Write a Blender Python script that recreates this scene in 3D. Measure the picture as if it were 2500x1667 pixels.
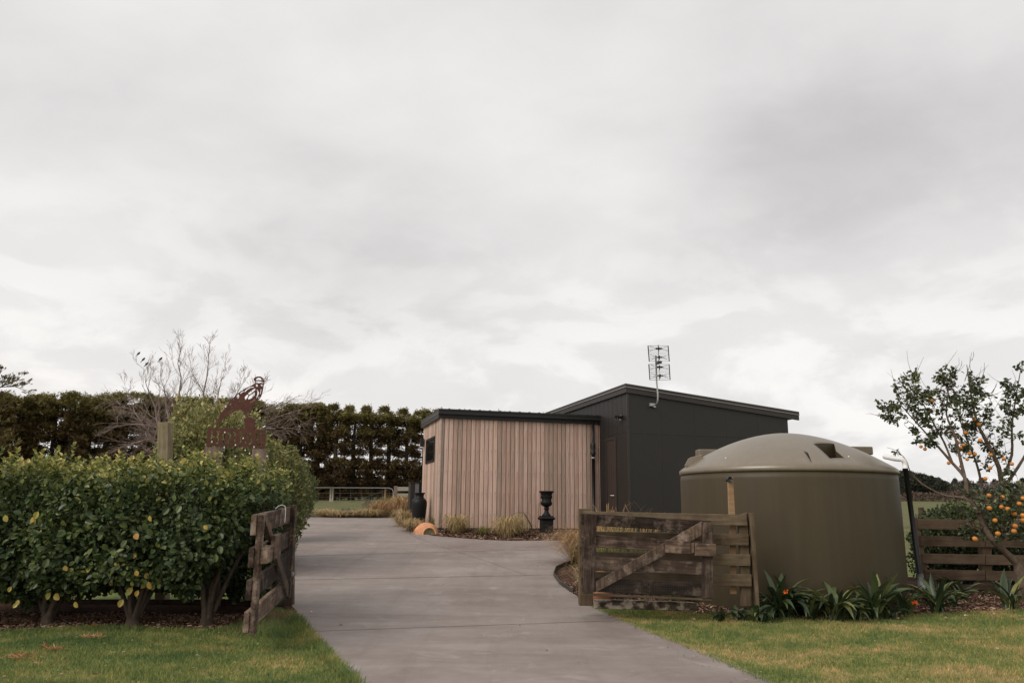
import bpy, bmesh, math, random
import numpy as np
from mathutils import Vector, Matrix

random.seed(7)
rng = np.random.default_rng(11)
for o in list(bpy.data.objects):
    bpy.data.objects.remove(o, do_unlink=True)
scene = bpy.context.scene
COL = scene.collection

# ------------------------------------------------------------------ camera
FPX, PW, PH = 1944.0, 2500.0, 1667.0
EYE = Vector((0, 0, 1.2))
PITCH, ROLL = math.atan(412 / 1944), 0.0098
R0 = Vector((1, 0, 0))
FW = Vector((0, math.cos(PITCH), math.sin(PITCH)))
U0 = Vector((0, -math.sin(PITCH), math.cos(PITCH)))
RT = R0 * math.cos(ROLL) + U0 * math.sin(ROLL)
UP = U0 * math.cos(ROLL) - R0 * math.sin(ROLL)
cd = bpy.data.cameras.new('camera')
cam = bpy.data.objects.new('camera', cd)
COL.objects.link(cam)
cd.lens, cd.sensor_width, cd.clip_start, cd.clip_end = 28.0, 36.0, 0.1, 4000
cam.matrix_world = Matrix(((RT.x, UP.x, -FW.x, EYE.x), (RT.y, UP.y, -FW.y, EYE.y), (RT.z, UP.z, -FW.z, EYE.z), (0, 0, 0, 1)))
scene.camera = cam

# ------------------------------------------------------------------ light
SUN_EL, SUN_AZ = math.radians(40), math.radians(-128)      # azimuth from +Y towards +X
sdir = Vector((math.sin(SUN_AZ) * math.cos(SUN_EL), math.cos(SUN_AZ) * math.cos(SUN_EL), math.sin(SUN_EL)))
sl = bpy.data.lights.new('sun', 'SUN')
sl.energy, sl.angle, sl.color = 1.5, math.radians(32), (1.0, 0.93, 0.86)
so = bpy.data.objects.new('sun', sl)
COL.objects.link(so)
so.rotation_euler = sdir.to_track_quat('Z', 'Y').to_euler()
so.location = (0, 0, 30)

world = bpy.data.worlds.new('World')
scene.world = world
world.use_nodes = True
wn = world.node_tree
wn.nodes.clear()
def N(nt, t, **kw):
    n = nt.nodes.new(t)
    for k, v in kw.items():
        setattr(n, k, v)
    return n
def lk(nt, a, b):
    nt.links.new(a, b)
def math_node(nt, op, a, b=None, c=None, clamp=False):
    n = N(nt, 'ShaderNodeMath', operation=op)
    n.use_clamp = clamp
    for i, v in enumerate((a, b, c)):
        if v is None: continue
        if isinstance(v, (int, float)): n.inputs[i].default_value = v
        else: lk(nt, v, n.inputs[i])
    return n.outputs[0]
def vmath(nt, op, a, b=None):
    n = N(nt, 'ShaderNodeVectorMath', operation=op)
    for i, v in enumerate((a, b)):
        if v is None: continue
        if isinstance(v, (tuple, list, Vector)): n.inputs[i].default_value = tuple(v)
        else: lk(nt, v, n.inputs[i])
    return n
def ramp(nt, fac, stops, interp='LINEAR'):
    r = N(nt, 'ShaderNodeValToRGB')
    cr = r.color_ramp
    cr.interpolation = interp
    while len(cr.elements) > 1: cr.elements.remove(cr.elements[0])
    cr.elements[0].position = stops[0][0]
    cr.elements[0].color = tuple(stops[0][1]) + (1,)
    for p, c in stops[1:]:
        e = cr.elements.new(p)
        e.color = tuple(c) + (1,)
    lk(nt, fac, r.inputs[0])
    return r.outputs[0]
def mixc(nt, fac, a, b, mode='MIX'):
    n = N(nt, 'ShaderNodeMix', data_type='RGBA', blend_type=mode)
    for s, v in ((n.inputs[0], fac), (n.inputs[6], a), (n.inputs[7], b)):
        if isinstance(v, (int, float)): s.default_value = v
        elif isinstance(v, (tuple, list)): s.default_value = tuple(v) + (1,)
        else: lk(nt, v, s)
    return n.outputs[2]
def noise(nt, vec, scale, detail=4, rough=0.5, dist=0.0):
    n = N(nt, 'ShaderNodeTexNoise')
    n.inputs['Scale'].default_value = scale
    n.inputs['Detail'].default_value = detail
    n.inputs['Roughness'].default_value = rough
    n.inputs['Distortion'].default_value = dist
    if vec is not None: lk(nt, vec, n.inputs['Vector'])
    return n.outputs['Fac']

def build_world():
    nt = wn
    sky = N(nt, 'ShaderNodeTexSky', sky_type='NISHITA')
    sky.sun_disc = False
    sky.sun_elevation = SUN_EL
    sky.sun_rotation = SUN_AZ
    sky.air_density, sky.dust_density = 1.0, 2.0
    bs = N(nt, 'ShaderNodeBackground')
    lk(nt, sky.outputs[0], bs.inputs[0])
    bs.inputs[1].default_value = 0.06
    tc = N(nt, 'ShaderNodeTexCoord')
    d = tc.outputs['Generated']
    sep = N(nt, 'ShaderNodeSeparateXYZ')
    lk(nt, d, sep.inputs[0])
    zz = math_node(nt, 'ADD', math_node(nt, 'MAXIMUM', sep.outputs[2], 0.0), 0.34)
    px = math_node(nt, 'DIVIDE', sep.outputs[0], zz)
    py = math_node(nt, 'DIVIDE', sep.outputs[1], zz)
    comb = N(nt, 'ShaderNodeCombineXYZ')
    lk(nt, px, comb.inputs[0]); lk(nt, py, comb.inputs[1])
    mp = N(nt, 'ShaderNodeMapping')
    mp.inputs['Rotation'].default_value = (0, 0, math.radians(35))
    mp.inputs['Scale'].default_value = (0.95, 1.2, 1)
    mp.inputs['Location'].default_value = (3.3, 1.7, 0)
    lk(nt, comb.outputs[0], mp.inputs[0])
    n1 = noise(nt, mp.outputs[0], 1.15, 8, 0.48, 0.25)
    n2 = noise(nt, mp.outputs[0], 3.6, 8, 0.58, 0.2)
    n3 = noise(nt, vmath(nt, 'MULTIPLY', d, (1, 1, 2.2)).outputs[0], 5.5, 6, 0.5, 0.25)
    v = math_node(nt, 'ADD', math_node(nt, 'MULTIPLY', n1, 0.76), math_node(nt, 'MULTIPLY', n2, 0.26))
    # a broad darker bank of cloud, and the brighter air near the horizon
    def lobe(px_, py_, w, amp):
        q = (FW * FPX + RT * (px_ - 1250) + UP * (833.5 - py_)).normalized()
        dt = vmath(nt, 'DOT_PRODUCT', d, q).outputs['Value']
        e = math_node(nt, 'MULTIPLY', math_node(nt, 'SUBTRACT', 1.0, dt), -1.0 / (w * w))
        return math_node(nt, 'MULTIPLY', math_node(nt, 'EXPONENT', e), amp)
    for a in ((2350, 400, 0.15, -0.24), (1900, 470, 0.11, -0.12), (2450, 180, 0.12, -0.04), (900, 660, 0.09, -0.05), (350, 250, 0.12, -0.04), (1600, 680, 0.05, -0.05), (150, 500, 0.17, -0.04), (950, 760, 0.13, -0.02), (1250, 560, 0.18, 0.10), (2350, 800, 0.14, 0.14), (1500, 870, 0.10, 0.08),
              (0, 900, 0.22, 0.09), (1900, 700, 0.16, 0.06), (300, 60, 0.2, 0.04)):
        v = math_node(nt, 'ADD', v, lobe(*a))
    low = math_node(nt, 'MULTIPLY', math_node(nt, 'POWER', math_node(nt, 'SUBTRACT', 1.0, math_node(nt, 'MAXIMUM', sep.outputs[2], 0.0), None, True), 9.0), 1.0)
    v = math_node(nt, 'ADD', v, math_node(nt, 'MULTIPLY', low, math_node(nt, 'MULTIPLY_ADD', n3, 2.6, -1.05)))
    c = ramp(nt, math_node(nt, 'ADD', v, -0.015), [(0.16, (0.375, 0.371, 0.370)), (0.31, (0.450, 0.444, 0.443)), (0.44, (0.548, 0.540, 0.538)), (0.56, (0.612, 0.608, 0.603)), (0.78, (0.70, 0.693, 0.682))])
    # heaped cloud low over the horizon
    el = vmath(nt, 'MULTIPLY', d, (1, 1, 2.0)).outputs[0]
    p1 = noise(nt, el, 6.0, 9, 0.52, 0.35); p2 = noise(nt, vmath(nt, 'ADD', el, (0.0, 0.0, 0.045)).outputs[0], 6.0, 9, 0.52, 0.35)
    edge_ = math_node(nt, 'MULTIPLY', math_node(nt, 'SUBTRACT', p1, p2), 5.0)         # lit tops, shaded undersides
    band = math_node(nt, 'MULTIPLY', math_node(nt, 'SUBTRACT', 0.40, sep.outputs[2]), 3.2, None, True)
    puff = ramp(nt, math_node(nt, 'ADD', p1, math_node(nt, 'MULTIPLY', edge_, 0.35)), [(0.36, (0.52, 0.515, 0.515)), (0.46, (0.575, 0.57, 0.568)), (0.54, (0.655, 0.648, 0.64)), (0.64, (0.715, 0.705, 0.69))])
    c = mixc(nt, math_node(nt, 'MULTIPLY', band, 0.62), c, puff)
    c = mixc(nt, 1.0, c, (1.0, 0.99, 0.986), 'MULTIPLY')
    warm = math_node(nt, 'MULTIPLY', low, math_node(nt, 'MULTIPLY_ADD', sep.outputs[0], -0.9, 0.55, True))
    c = mixc(nt, warm, c, (0.70, 0.665, 0.635))
    bc = N(nt, 'ShaderNodeBackground')
    lk(nt, c, bc.inputs[0])
    bc.inputs[1].default_value = 1.0
    mx = N(nt, 'ShaderNodeMixShader')
    mx.inputs[0].default_value = 0.97
    lk(nt, bs.outputs[0], mx.inputs[1]); lk(nt, bc.outputs[0], mx.inputs[2])
    out = N(nt, 'ShaderNodeOutputWorld')
    lk(nt, mx.outputs[0], out.inputs[0])
build_world()
vs = scene.view_settings
vs.view_transform, vs.look, vs.exposure, vs.gamma = 'Standard', 'None', 0.5, 1.0
vs.use_curve_mapping = False

# ------------------------------------------------------------------ terrain profile and photo geometry helpers
_ky = [-400, 9.0, 10.6, 12, 16, 18.8, 20.5, 22.5, 26, 50, 100, 200, 500, 1600]
_kz = [0, 0, 0.02, 0.07, 0.33, 0.49, 0.675, 0.78, 0.92, 1.5, 2.85, 6.5, 14, 20]
_gy = np.arange(-40, 300, 0.1)
_gz = np.interp(_gy, _ky, _kz)
_k = np.exp(-0.5 * (np.arange(-20, 21) / 7.0) ** 2); _k /= _k.sum()
_gz = np.convolve(np.pad(_gz, 20, mode='edge'), _k, 'valid')
def Zn(y, x=0.0):
    y = np.asarray(y, float)
    z = np.where(y < 290, np.interp(y, _gy, _gz), np.interp(y, _ky, _kz))
    far = np.clip((y - 45) / 60, 0, 1)
    return z + far * (0.5 * np.sin(np.asarray(x) * 0.05 + 1.0) + 0.4 * np.sin(y * 0.06 + np.asarray(x) * 0.03))
def Z(x, y): return float(Zn(y, x))
def ray(px, py):
    return FW * FPX + RT * (px - PW / 2) + UP * (PH / 2 - py)
def at(px, py, Y):
    d = ray(px, py)
    return EYE + d * (Y / d.y)
def G(px, py):
    d = ray(px, py)
    lo, hi = 1.0, 290.0
    for _ in range(60):
        m = 0.5 * (lo + hi)
        p = EYE + d * (m / d.y)
        if p.z > Z(p.x, p.y): lo = m
        else: hi = m
    p = EYE + d * (lo / d.y)
    p.z = Z(p.x, p.y)
    return p
def hitp(px, py, P0, dr):
    n = Vector((-dr.y, dr.x, 0))
    d = ray(px, py)
    return EYE + d * ((P0 - EYE).dot(n) / d.dot(n))
def zfor(P, py):
    k = (PH / 2 - py) / FPX
    a = Vector((P.x - EYE.x, P.y - EYE.y, 0))
    return EYE.z + (k * a.dot(FW) - a.dot(UP)) / (UP.z - k * FW.z)

# ------------------------------------------------------------------ object helpers
WM = {}
def setp(o, label=None, cat=None, group=None, kind=None):
    if label: o['label'] = label
    if cat: o['category'] = cat
    if group: o['group'] = group
    if kind: o['kind'] = kind
    return o
def place(o, M, parent):
    WM[o.name] = M.copy()
    if parent is not None:
        o.parent = parent
        o.matrix_basis = WM[parent.name].inverted() @ M
    else:
        o.matrix_basis = M
    return o
def empty(name, loc, label, cat, group=None):
    o = bpy.data.objects.new(name, None)
    o.empty_display_size = 0.2
    COL.objects.link(o)
    place(o, Matrix.Translation(Vector(loc)), None)
    return setp(o, label, cat, group)
def link_mesh(name, me, mat, parent=None, M=None):
    o = bpy.data.objects.new(name, me)
    COL.objects.link(o)
    if mat is not None and not me.materials: me.materials.append(mat)
    place(o, M if M is not None else Matrix.Identity(4), parent)
    return o
def copy_obj(o, M, parent=None):
    c = o.copy()
    COL.objects.link(c)
    c.parent = None
    for k in ('label', 'category', 'group'):
        if k in c.keys() and parent is not None: del c[k]
    place(c, M, parent)
    return c
def copy_tree(root, M, label, children=None):
    c = root.copy(); COL.objects.link(c)
    place(c, M, None)
    c['label'] = label
    for ch in (children if children is not None else root.children):
        k = ch.copy(); COL.objects.link(k); k.parent = c
        k.matrix_basis = ch.matrix_basis
        WM[k.name] = M @ ch.matrix_basis
        for g in ch.children:
            q = g.copy(); COL.objects.link(q); q.parent = k
            q.matrix_basis = g.matrix_basis
    return c
class MB:
    def __init__(s): s.v, s.f, s.sm = [], [], []
    def add(s, vs_, fs, smooth=False):
        b = len(s.v)
        s.v += [tuple(p) for p in vs_]
        s.f += [tuple(i + b for i in f) for f in fs]
        s.sm += [smooth] * len(fs)
        return s
    def hexa(s, p):       # p: 4 bottom (ccw from above), 4 top
        return s.add(p, [(3, 2, 1, 0), (4, 5, 6, 7), (0, 1, 5, 4), (1, 2, 6, 5), (2, 3, 7, 6), (3, 0, 4, 7)])
    def box(s, c, h, X=Vector((1, 0, 0)), Y=Vector((0, 1, 0)), Zv=Vector((0, 0, 1))):
        c = Vector(c)
        P = [c + X * (a * h[0]) + Y * (b * h[1]) + Zv * (d * h[2]) for d in (-1, 1) for a, b in ((-1, -1), (1, -1), (1, 1), (-1, 1))]
        return s.hexa(P)
    def tube(s, pts, rad, n=6, cap=True, smooth=True):
        pts = [Vector(p) for p in pts]
        if isinstance(rad, (int, float)): rad = [rad] * len(pts)
        vs_, fs = [], []
        ref = Vector((0.31, 0.17, 0.93))
        for i, p in enumerate(pts):
            d = (pts[min(i + 1, len(pts) - 1)] - pts[max(i - 1, 0)]).normalized()
            if abs(d.dot(ref)) > 0.97: ref = Vector((1, 0.1, 0))
            a = d.cross(ref).normalized(); b = d.cross(a)
            for k in range(n):
                t = 2 * math.pi * k / n
                vs_.append(p + (a * math.cos(t) + b * math.sin(t)) * rad[i])
        for i in range(len(pts) - 1):
            for k in range(n):
                k2 = (k + 1) % n
                fs.append((i * n + k, i * n + k2, (i + 1) * n + k2, (i + 1) * n + k))
        if cap:
            fs.append(tuple(range(n))); fs.append(tuple((len(pts) - 1) * n + k for k in reversed(range(n))))
        return s.add(vs_, fs, smooth)
    def lathe(s, prof, c, n=32, smooth=True, square=False, rot=0.0):
        c = Vector(c); vs_, fs = [], []
        for r, z in prof:
            for k in range(n):
                t = 2 * math.pi * k / n + rot
                vs_.append(c + Vector((r * math.cos(t), r * math.sin(t), z)))
        for i in range(len(prof) - 1):
            for k in range(n):
                k2 = (k + 1) % n
                fs.append((i * n + k, i * n + k2, (i + 1) * n + k2, (i + 1) * n + k))
        fs.append(tuple(reversed(range(n)))); fs.append(tuple((len(prof) - 1) * n + k for k in range(n)))
        return s.add(vs_, fs, smooth)
    def build(s, name, mat, parent=None, origin=None, bevel=0.0, kind=None, M=None):
        A = np.array(s.v)
        if M is None:
            if origin is None: origin = Vector(((A[:, 0].min() + A[:, 0].max()) / 2, (A[:, 1].min() + A[:, 1].max()) / 2, A[:, 2].min()))
            A = A - np.array(origin)
            M = Matrix.Translation(Vector(origin))
        me = bpy.data.meshes.new(name)
        me.from_pydata([tuple(p) for p in A], [], s.f)
        me.polygons.foreach_set('use_smooth', s.sm)
        if bevel > 0:
            bm = bmesh.new(); bm.from_mesh(me)
            bmesh.ops.remove_doubles(bm, verts=bm.verts, dist=1e-5)
            bmesh.ops.recalc_face_normals(bm, faces=bm.faces)
            es = [e for e in bm.edges if len(e.link_faces) == 2 and e.calc_face_angle(0) > 0.6]
            bmesh.ops.bevel(bm, geom=es, offset=bevel, segments=1, affect='EDGES', clamp_overlap=True)
            bm.to_mesh(me); bm.free()
        o = link_mesh(name, me, mat, parent, M)
        if kind: o['kind'] = kind
        return o

def prism(name, P4, nrm, t0, t1, mat, parent, bevel=0.004, jit=0.0):
    """board: polygon P4 (3D, planar) extruded along nrm from t0 to t1; own frame with X along the first edge"""
    P4 = [Vector(p) for p in P4]
    X = (P4[1] - P4[0]).normalized()
    Nn = nrm.normalized()
    X = (X - Nn * X.dot(Nn)).normalized()
    Zz = X.cross(Nn)
    c = sum(P4, Vector()) / len(P4)
    M = Matrix(((X.x, Nn.x, Zz.x, c.x), (X.y, Nn.y, Zz.y, c.y), (X.z, Nn.z, Zz.z, c.z), (0, 0, 0, 1)))
    n = len(P4)
    loc = []
    for t in (t0, t1):
        for p in P4:
            q = p - c
            loc.append((q.dot(X) + random.uniform(-jit, jit), t, q.dot(Zz) + random.uniform(-jit, jit)))
    f = [tuple(range(n)), tuple(reversed(range(n, 2 * n)))] + [(i, i + n, (i + 1) % n + n, (i + 1) % n) for i in range(n)]
    me = bpy.data.meshes.new(name)
    me.from_pydata(loc, [], f)
    bm = bmesh.new(); bm.from_mesh(me)
    bmesh.ops.recalc_face_normals(bm, faces=bm.faces)
    if bevel > 0:
        bmesh.ops.bevel(bm, geom=list(bm.edges), offset=bevel, segments=1, affect='EDGES', clamp_overlap=True)
    bm.to_mesh(me); bm.free()
    return link_mesh(name, me, mat, parent, M)

def big_mesh(name, V, F, mat, parent=None, tint=None, origin=None, kind='stuff', smooth=False):
    """V (n,3) float array, F (m,k) int array"""
    V = np.asarray(V, np.float64)
    if origin is None: origin = Vector((V[:, 0].mean(), V[:, 1].mean(), V[:, 2].min()))
    W = (V - np.array(origin)).astype(np.float32)
    me = bpy.data.meshes.new(name)
    k = F.shape[1]
    me.vertices.add(len(W)); me.vertices.foreach_set('co', W.ravel())
    me.loops.add(F.size); me.loops.foreach_set('vertex_index', F.astype(np.int32).ravel())
    me.polygons.add(len(F)); me.polygons.foreach_set('loop_start', (np.arange(len(F)) * k).astype(np.int32))
    me.polygons.foreach_set('use_smooth', np.full(len(F), smooth))
    if tint is not None:
        a = me.attributes.new('tint', 'FLOAT', 'POINT')
        a.data.foreach_set('value', tint.astype(np.float32))
    me.update(calc_edges=True)
    o = link_mesh(name, me, mat, parent, Matrix.Translation(Vector(origin)))
    if kind: o['kind'] = kind
    return o
def nrmz(a):
    return a / np.maximum(np.linalg.norm(a, axis=1, keepdims=True), 1e-9)
def scatter_arrays(P, D, Nn, S, T, tint):
    tv, tf = T
    Y = nrmz(D); X = nrmz(np.cross(Y, Nn)); Zv = np.cross(X, Y)
    S = np.asarray(S)
    if S.ndim == 1: S = np.stack([S, S, S], 1)
    V = (P[:, None, :] + X[:, None, :] * (tv[None, :, 0:1] * S[:, None, 0:1]) + Y[:, None, :] * (tv[None, :, 1:2] * S[:, None, 1:2])
         + Zv[:, None, :] * (tv[None, :, 2:3] * S[:, None, 2:3]))
    n, m = len(P), len(tv)
    F = (tf[None] + (np.arange(n) * m)[:, None, None]).reshape(-1, tf.shape[1])
    return V.reshape(-1, 3), F, np.repeat(tint, m)
def scatter(name, P, D, Nn, S, T, mat, parent=None, tint=None, origin=None, kind='stuff', smooth=False):
    if tint is None: tint = rng.random(len(P))
    V, F, t = scatter_arrays(P, D, Nn, S, T, tint)
    return big_mesh(name, V, F, mat, parent, t, origin, kind, smooth)
# templates
def leaf_hi(w=0.33):
    rows = [(0, .03), (.3, .85), (.62, 1.0), (.88, .6), (1, .05)]
    v = []
    for t, k in rows:
        for s in (-1, 0, 1):
            v.append((s * k * w, t, (0.10 if s else -0.03) * k - 0.22 * t * t))
    f = []
    for r in range(len(rows) - 1):
        for c in range(2):
            a = r * 3 + c
            f.append((a, a + 1, a + 4, a + 3))
    return np.array(v), np.array(f)
LEAF_HI = leaf_hi()
LEAF_MID = (np.array([(0, 0, 0), (-.3, .45, .1), (0, .5, -.03), (.3, .45, .1), (0, 1, -.15), (-.24, .8, .03), (.24, .8, .03)]), np.array([(0, 2, 5, 1), (0, 3, 6, 2), (2, 6, 4, 5)]))
LEAF_MID = (LEAF_MID[0], np.array([(0, 2, 5, 1), (0, 3, 6, 2), (2, 6, 4, 5)]))
LEAF_LO = (np.array([(0, 0, 0), (-.28, .5, .08), (0, 1, -.05), (.28, .5, .08)]), np.array([(0, 3, 2, 1)]))
TUFT = (np.array([(-.04, 0, 0), (.04, 0, 0), (.3, 1, .1), (.1, .7, 0), (-.04, 0, .02), (.04, 0, -.02), (-.05, 1.05, 0), (-.3, .9, -.1)]), np.array([(0, 1, 2, 3), (4, 5, 6, 7)]))
BOXT = (np.array([(x, y, z) for z in (-.5, .5) for x, y in ((-.5, -.5), (.5, -.5), (.5, .5), (-.5, .5))]),
        np.array([(3, 2, 1, 0), (4, 5, 6, 7), (0, 1, 5, 4), (1, 2, 6, 5), (2, 3, 7, 6), (3, 0, 4, 7)]))

def inpoly(x, y, poly):
    x, y = np.asarray(x), np.asarray(y)
    r = np.zeros(x.shape, bool)
    n = len(poly); j = n - 1
    for i in range(n):
        xi, yi = poly[i]; xj, yj = poly[j]
        c = ((yi > y) != (yj > y)) & (x < (xj - xi) * (y - yi) / (yj - yi + 1e-12) + xi)
        r ^= c; j = i
    return r

# ------------------------------------------------------------------ materials
def newmat(name):
    m = bpy.data.materials.new(name); m.use_nodes = True
    nt = m.node_tree; nt.nodes.clear()
    out = N(nt, 'ShaderNodeOutputMaterial')
    b = N(nt, 'ShaderNodeBsdfPrincipled')
    lk(nt, b.outputs[0], out.inputs[0])
    return m, nt, b, out
def coords(nt, kind, scale=(1, 1, 1), rnd=False):
    if kind == 'P':
        v = N(nt, 'ShaderNodeNewGeometry').outputs['Position']
    else:
        v = N(nt, 'ShaderNodeTexCoord').outputs['Object']
    if rnd:
        oi = N(nt, 'ShaderNodeObjectInfo')
        v = vmath(nt, 'ADD', v, vmath(nt, 'MULTIPLY', oi.outputs['Random'], (37.0, 17.0, 23.0)).outputs[0]).outputs[0]
    return vmath(nt, 'MULTIPLY', v, scale).outputs[0]
def bump(nt, b, h, strength=0.3, dist=0.01):
    n = N(nt, 'ShaderNodeBump')
    n.inputs['Strength'].default_value = strength; n.inputs['Distance'].default_value = dist
    lk(nt, h, n.inputs['Height']); lk(nt, n.outputs[0], b.inputs['Normal'])
def m_plain(name, c, rough=0.6, var=0.15, scale=6, coord='P', bmp=0.15, metal=0.0, spec=0.5):
    m, nt, b, out = newmat(name)
    v = coords(nt, coord)
    n = noise(nt, v, scale, 5, 0.6)
    n2 = noise(nt, v, scale * 9, 3, 0.6)
    k = math_node(nt, 'ADD', math_node(nt, 'MULTIPLY', n, 0.7), math_node(nt, 'MULTIPLY', n2, 0.3))
    c1 = tuple(x * (1 - var) for x in c); c2 = tuple(min(1, x * (1 + var)) for x in c)
    lk(nt, ramp(nt, k, [(0.3, c1), (0.7, c2)]), b.inputs['Base Color'])
    b.inputs['Roughness'].default_value = rough; b.inputs['Metallic'].default_value = metal
    b.inputs['Specular IOR Level'].default_value = spec
    if bmp: bump(nt, b, n2, bmp, 0.004)
    return m
def m_leaf(name, stops, rough=0.5, transl=0.2, spec=0.4):
    m, nt, b, out = newmat(name)
    at_ = N(nt, 'ShaderNodeAttribute'); at_.attribute_name = 'tint'
    v = coords(nt, 'P')
    n = noise(nt, v, 1.7, 3)
    k = math_node(nt, 'ADD', at_.outputs['Fac'], math_node(nt, 'MULTIPLY_ADD', n, 0.5, -0.25), None, True)
    c = ramp(nt, k, stops)
    lk(nt, c, b.inputs['Base Color'])
    b.inputs['Roughness'].default_value = rough
    b.inputs['Specular IOR Level'].default_value = spec
    if transl:
        t = N(nt, 'ShaderNodeBsdfTranslucent')
        lk(nt, c, t.inputs[0])
        mx = N(nt, 'ShaderNodeMixShader'); mx.inputs[0].default_value = transl
        lk(nt, b.outputs[0], mx.inputs[1]); lk(nt, t.outputs[0], mx.inputs[2]); lk(nt, mx.outputs[0], out.inputs[0])
    return m
def m_wood(name, stops, along=(1.2, 14, 14), rough=0.85, patch=None, patch_c=None, rnd=0.5, bmp=0.5):
    m, nt, b, out = newmat(name)
    v = coords(nt, 'O', along, True)
    g = noise(nt, v, 2.2, 6, 0.65)
    v2 = coords(nt, 'O', (1, 1, 1), True)
    g2 = noise(nt, v2, 5.5, 5, 0.6)
    oi = N(nt, 'ShaderNodeObjectInfo')
    k = math_node(nt, 'ADD', math_node(nt, 'MULTIPLY', g, 0.55), math_node(nt, 'MULTIPLY', g2, 0.45))
    k = math_node(nt, 'ADD', k, math_node(nt, 'MULTIPLY_ADD', oi.outputs['Random'], rnd * 0.3, -rnd * 0.15))
    c = ramp(nt, k, stops)
    if patch_c:
        g3 = noise(nt, v2, patch or 3.0, 6, 0.7)
        f = ramp(nt, g3, [(0.52, (0, 0, 0)), (0.68, (1, 1, 1))])
        gg = noise(nt, v, 9, 4, 0.7)
        c = mixc(nt, math_node(nt, 'MULTIPLY', f, gg), c, patch_c)
    lk(nt, c, b.inputs['Base Color'])
    b.inputs['Roughness'].default_value = rough
    b.inputs['Specular IOR Level'].default_value = 0.25
    bump(nt, b, g, bmp, 0.006)
    return m
def grass_color(nt):
    v = N(nt, 'ShaderNodeNewGeometry').outputs['Position']
    flat = vmath(nt, 'MULTIPLY', v, (1, 1.35, 0)).outputs[0]
    n1 = noise(nt, flat, 0.9, 5, 0.62, 0.4)
    n2 = noise(nt, flat, 6.5, 6, 0.7, 0.3)
    n3 = noise(nt, flat, 40, 3, 0.6)
    k = math_node(nt, 'ADD', math_node(nt, 'MULTIPLY', n1, 0.50), math_node(nt, 'MULTIPLY', n2, 0.50))
    sx = N(nt, 'ShaderNodeSeparateXYZ'); lk(nt, v, sx.inputs[0])
    side = math_node(nt, 'MULTIPLY', math_node(nt, 'ADD', sx.outputs[0], 1.0), 0.03, None, True)   # the right-hand lawn is drier
    k = math_node(nt, 'ADD', k, math_node(nt, 'MINIMUM', side, 0.05))
    far = math_node(nt, 'MULTIPLY', math_node(nt, 'SUBTRACT', 13.0, sx.outputs[1]), 0.08, None, True)
    k = math_node(nt, 'MULTIPLY_ADD', math_node(nt, 'SUBTRACT', far, 1.0), 0.06, k)
    c = ramp(nt, k, [(0.36, (0.100, 0.160, 0.058)), (0.45, (0.175, 0.225, 0.078)), (0.515, (0.260, 0.275, 0.100)), (0.57, (0.40, 0.33, 0.155)), (0.66, (0.62, 0.45, 0.27))])
    pad = math_node(nt, 'MULTIPLY', math_node(nt, 'SUBTRACT', sx.outputs[1], 13.5), 0.3, None, True)
    c = mixc(nt, pad, c, ramp(nt, n1, [(0.35, (0.115, 0.130, 0.058)), (0.65, (0.20, 0.195, 0.095))]))
    return c, n3
def m_grass_ground():
    m, nt, b, out = newmat('lawn_ground')
    c, n3 = grass_color(nt)
    c = mixc(nt, 1.0, c, ramp(nt, n3, [(0.3, (0.55, 0.5, 0.45)), (0.7, (1, 1, 1))]), 'MULTIPLY')
    lk(nt, c, b.inputs['Base Color']); b.inputs['Roughness'].default_value = 1.0
    b.inputs['Specular IOR Level'].default_value = 0.1
    bump(nt, b, n3, 0.6, 0.02)
    return m
def m_blades():
    m, nt, b, out = newmat('grass_blades')
    c, n3 = grass_color(nt)
    at_ = N(nt, 'ShaderNodeAttribute'); at_.attribute_name = 'tint'
    t = at_.outputs['Fac']
    c = mixc(nt, 1.0, c, ramp(nt, t, [(0, (0.62, 0.70, 0.6)), (0.5, (1, 1, 1)), (0.85, (1.25, 1.18, 0.95)), (1, (1.9, 1.5, 1.1))]), 'MULTIPLY')
    lk(nt, c, b.inputs['Base Color']); b.inputs['Roughness'].default_value = 0.6
    b.inputs['Specular IOR Level'].default_value = 0.25
    tr = N(nt, 'ShaderNodeBsdfTranslucent'); lk(nt, c, tr.inputs[0])
    mx = N(nt, 'ShaderNodeMixShader'); mx.inputs[0].default_value = 0.3
    lk(nt, b.outputs[0], mx.inputs[1]); lk(nt, tr.outputs[0], mx.inputs[2]); lk(nt, mx.outputs[0], out.inputs[0])
    return m
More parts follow.
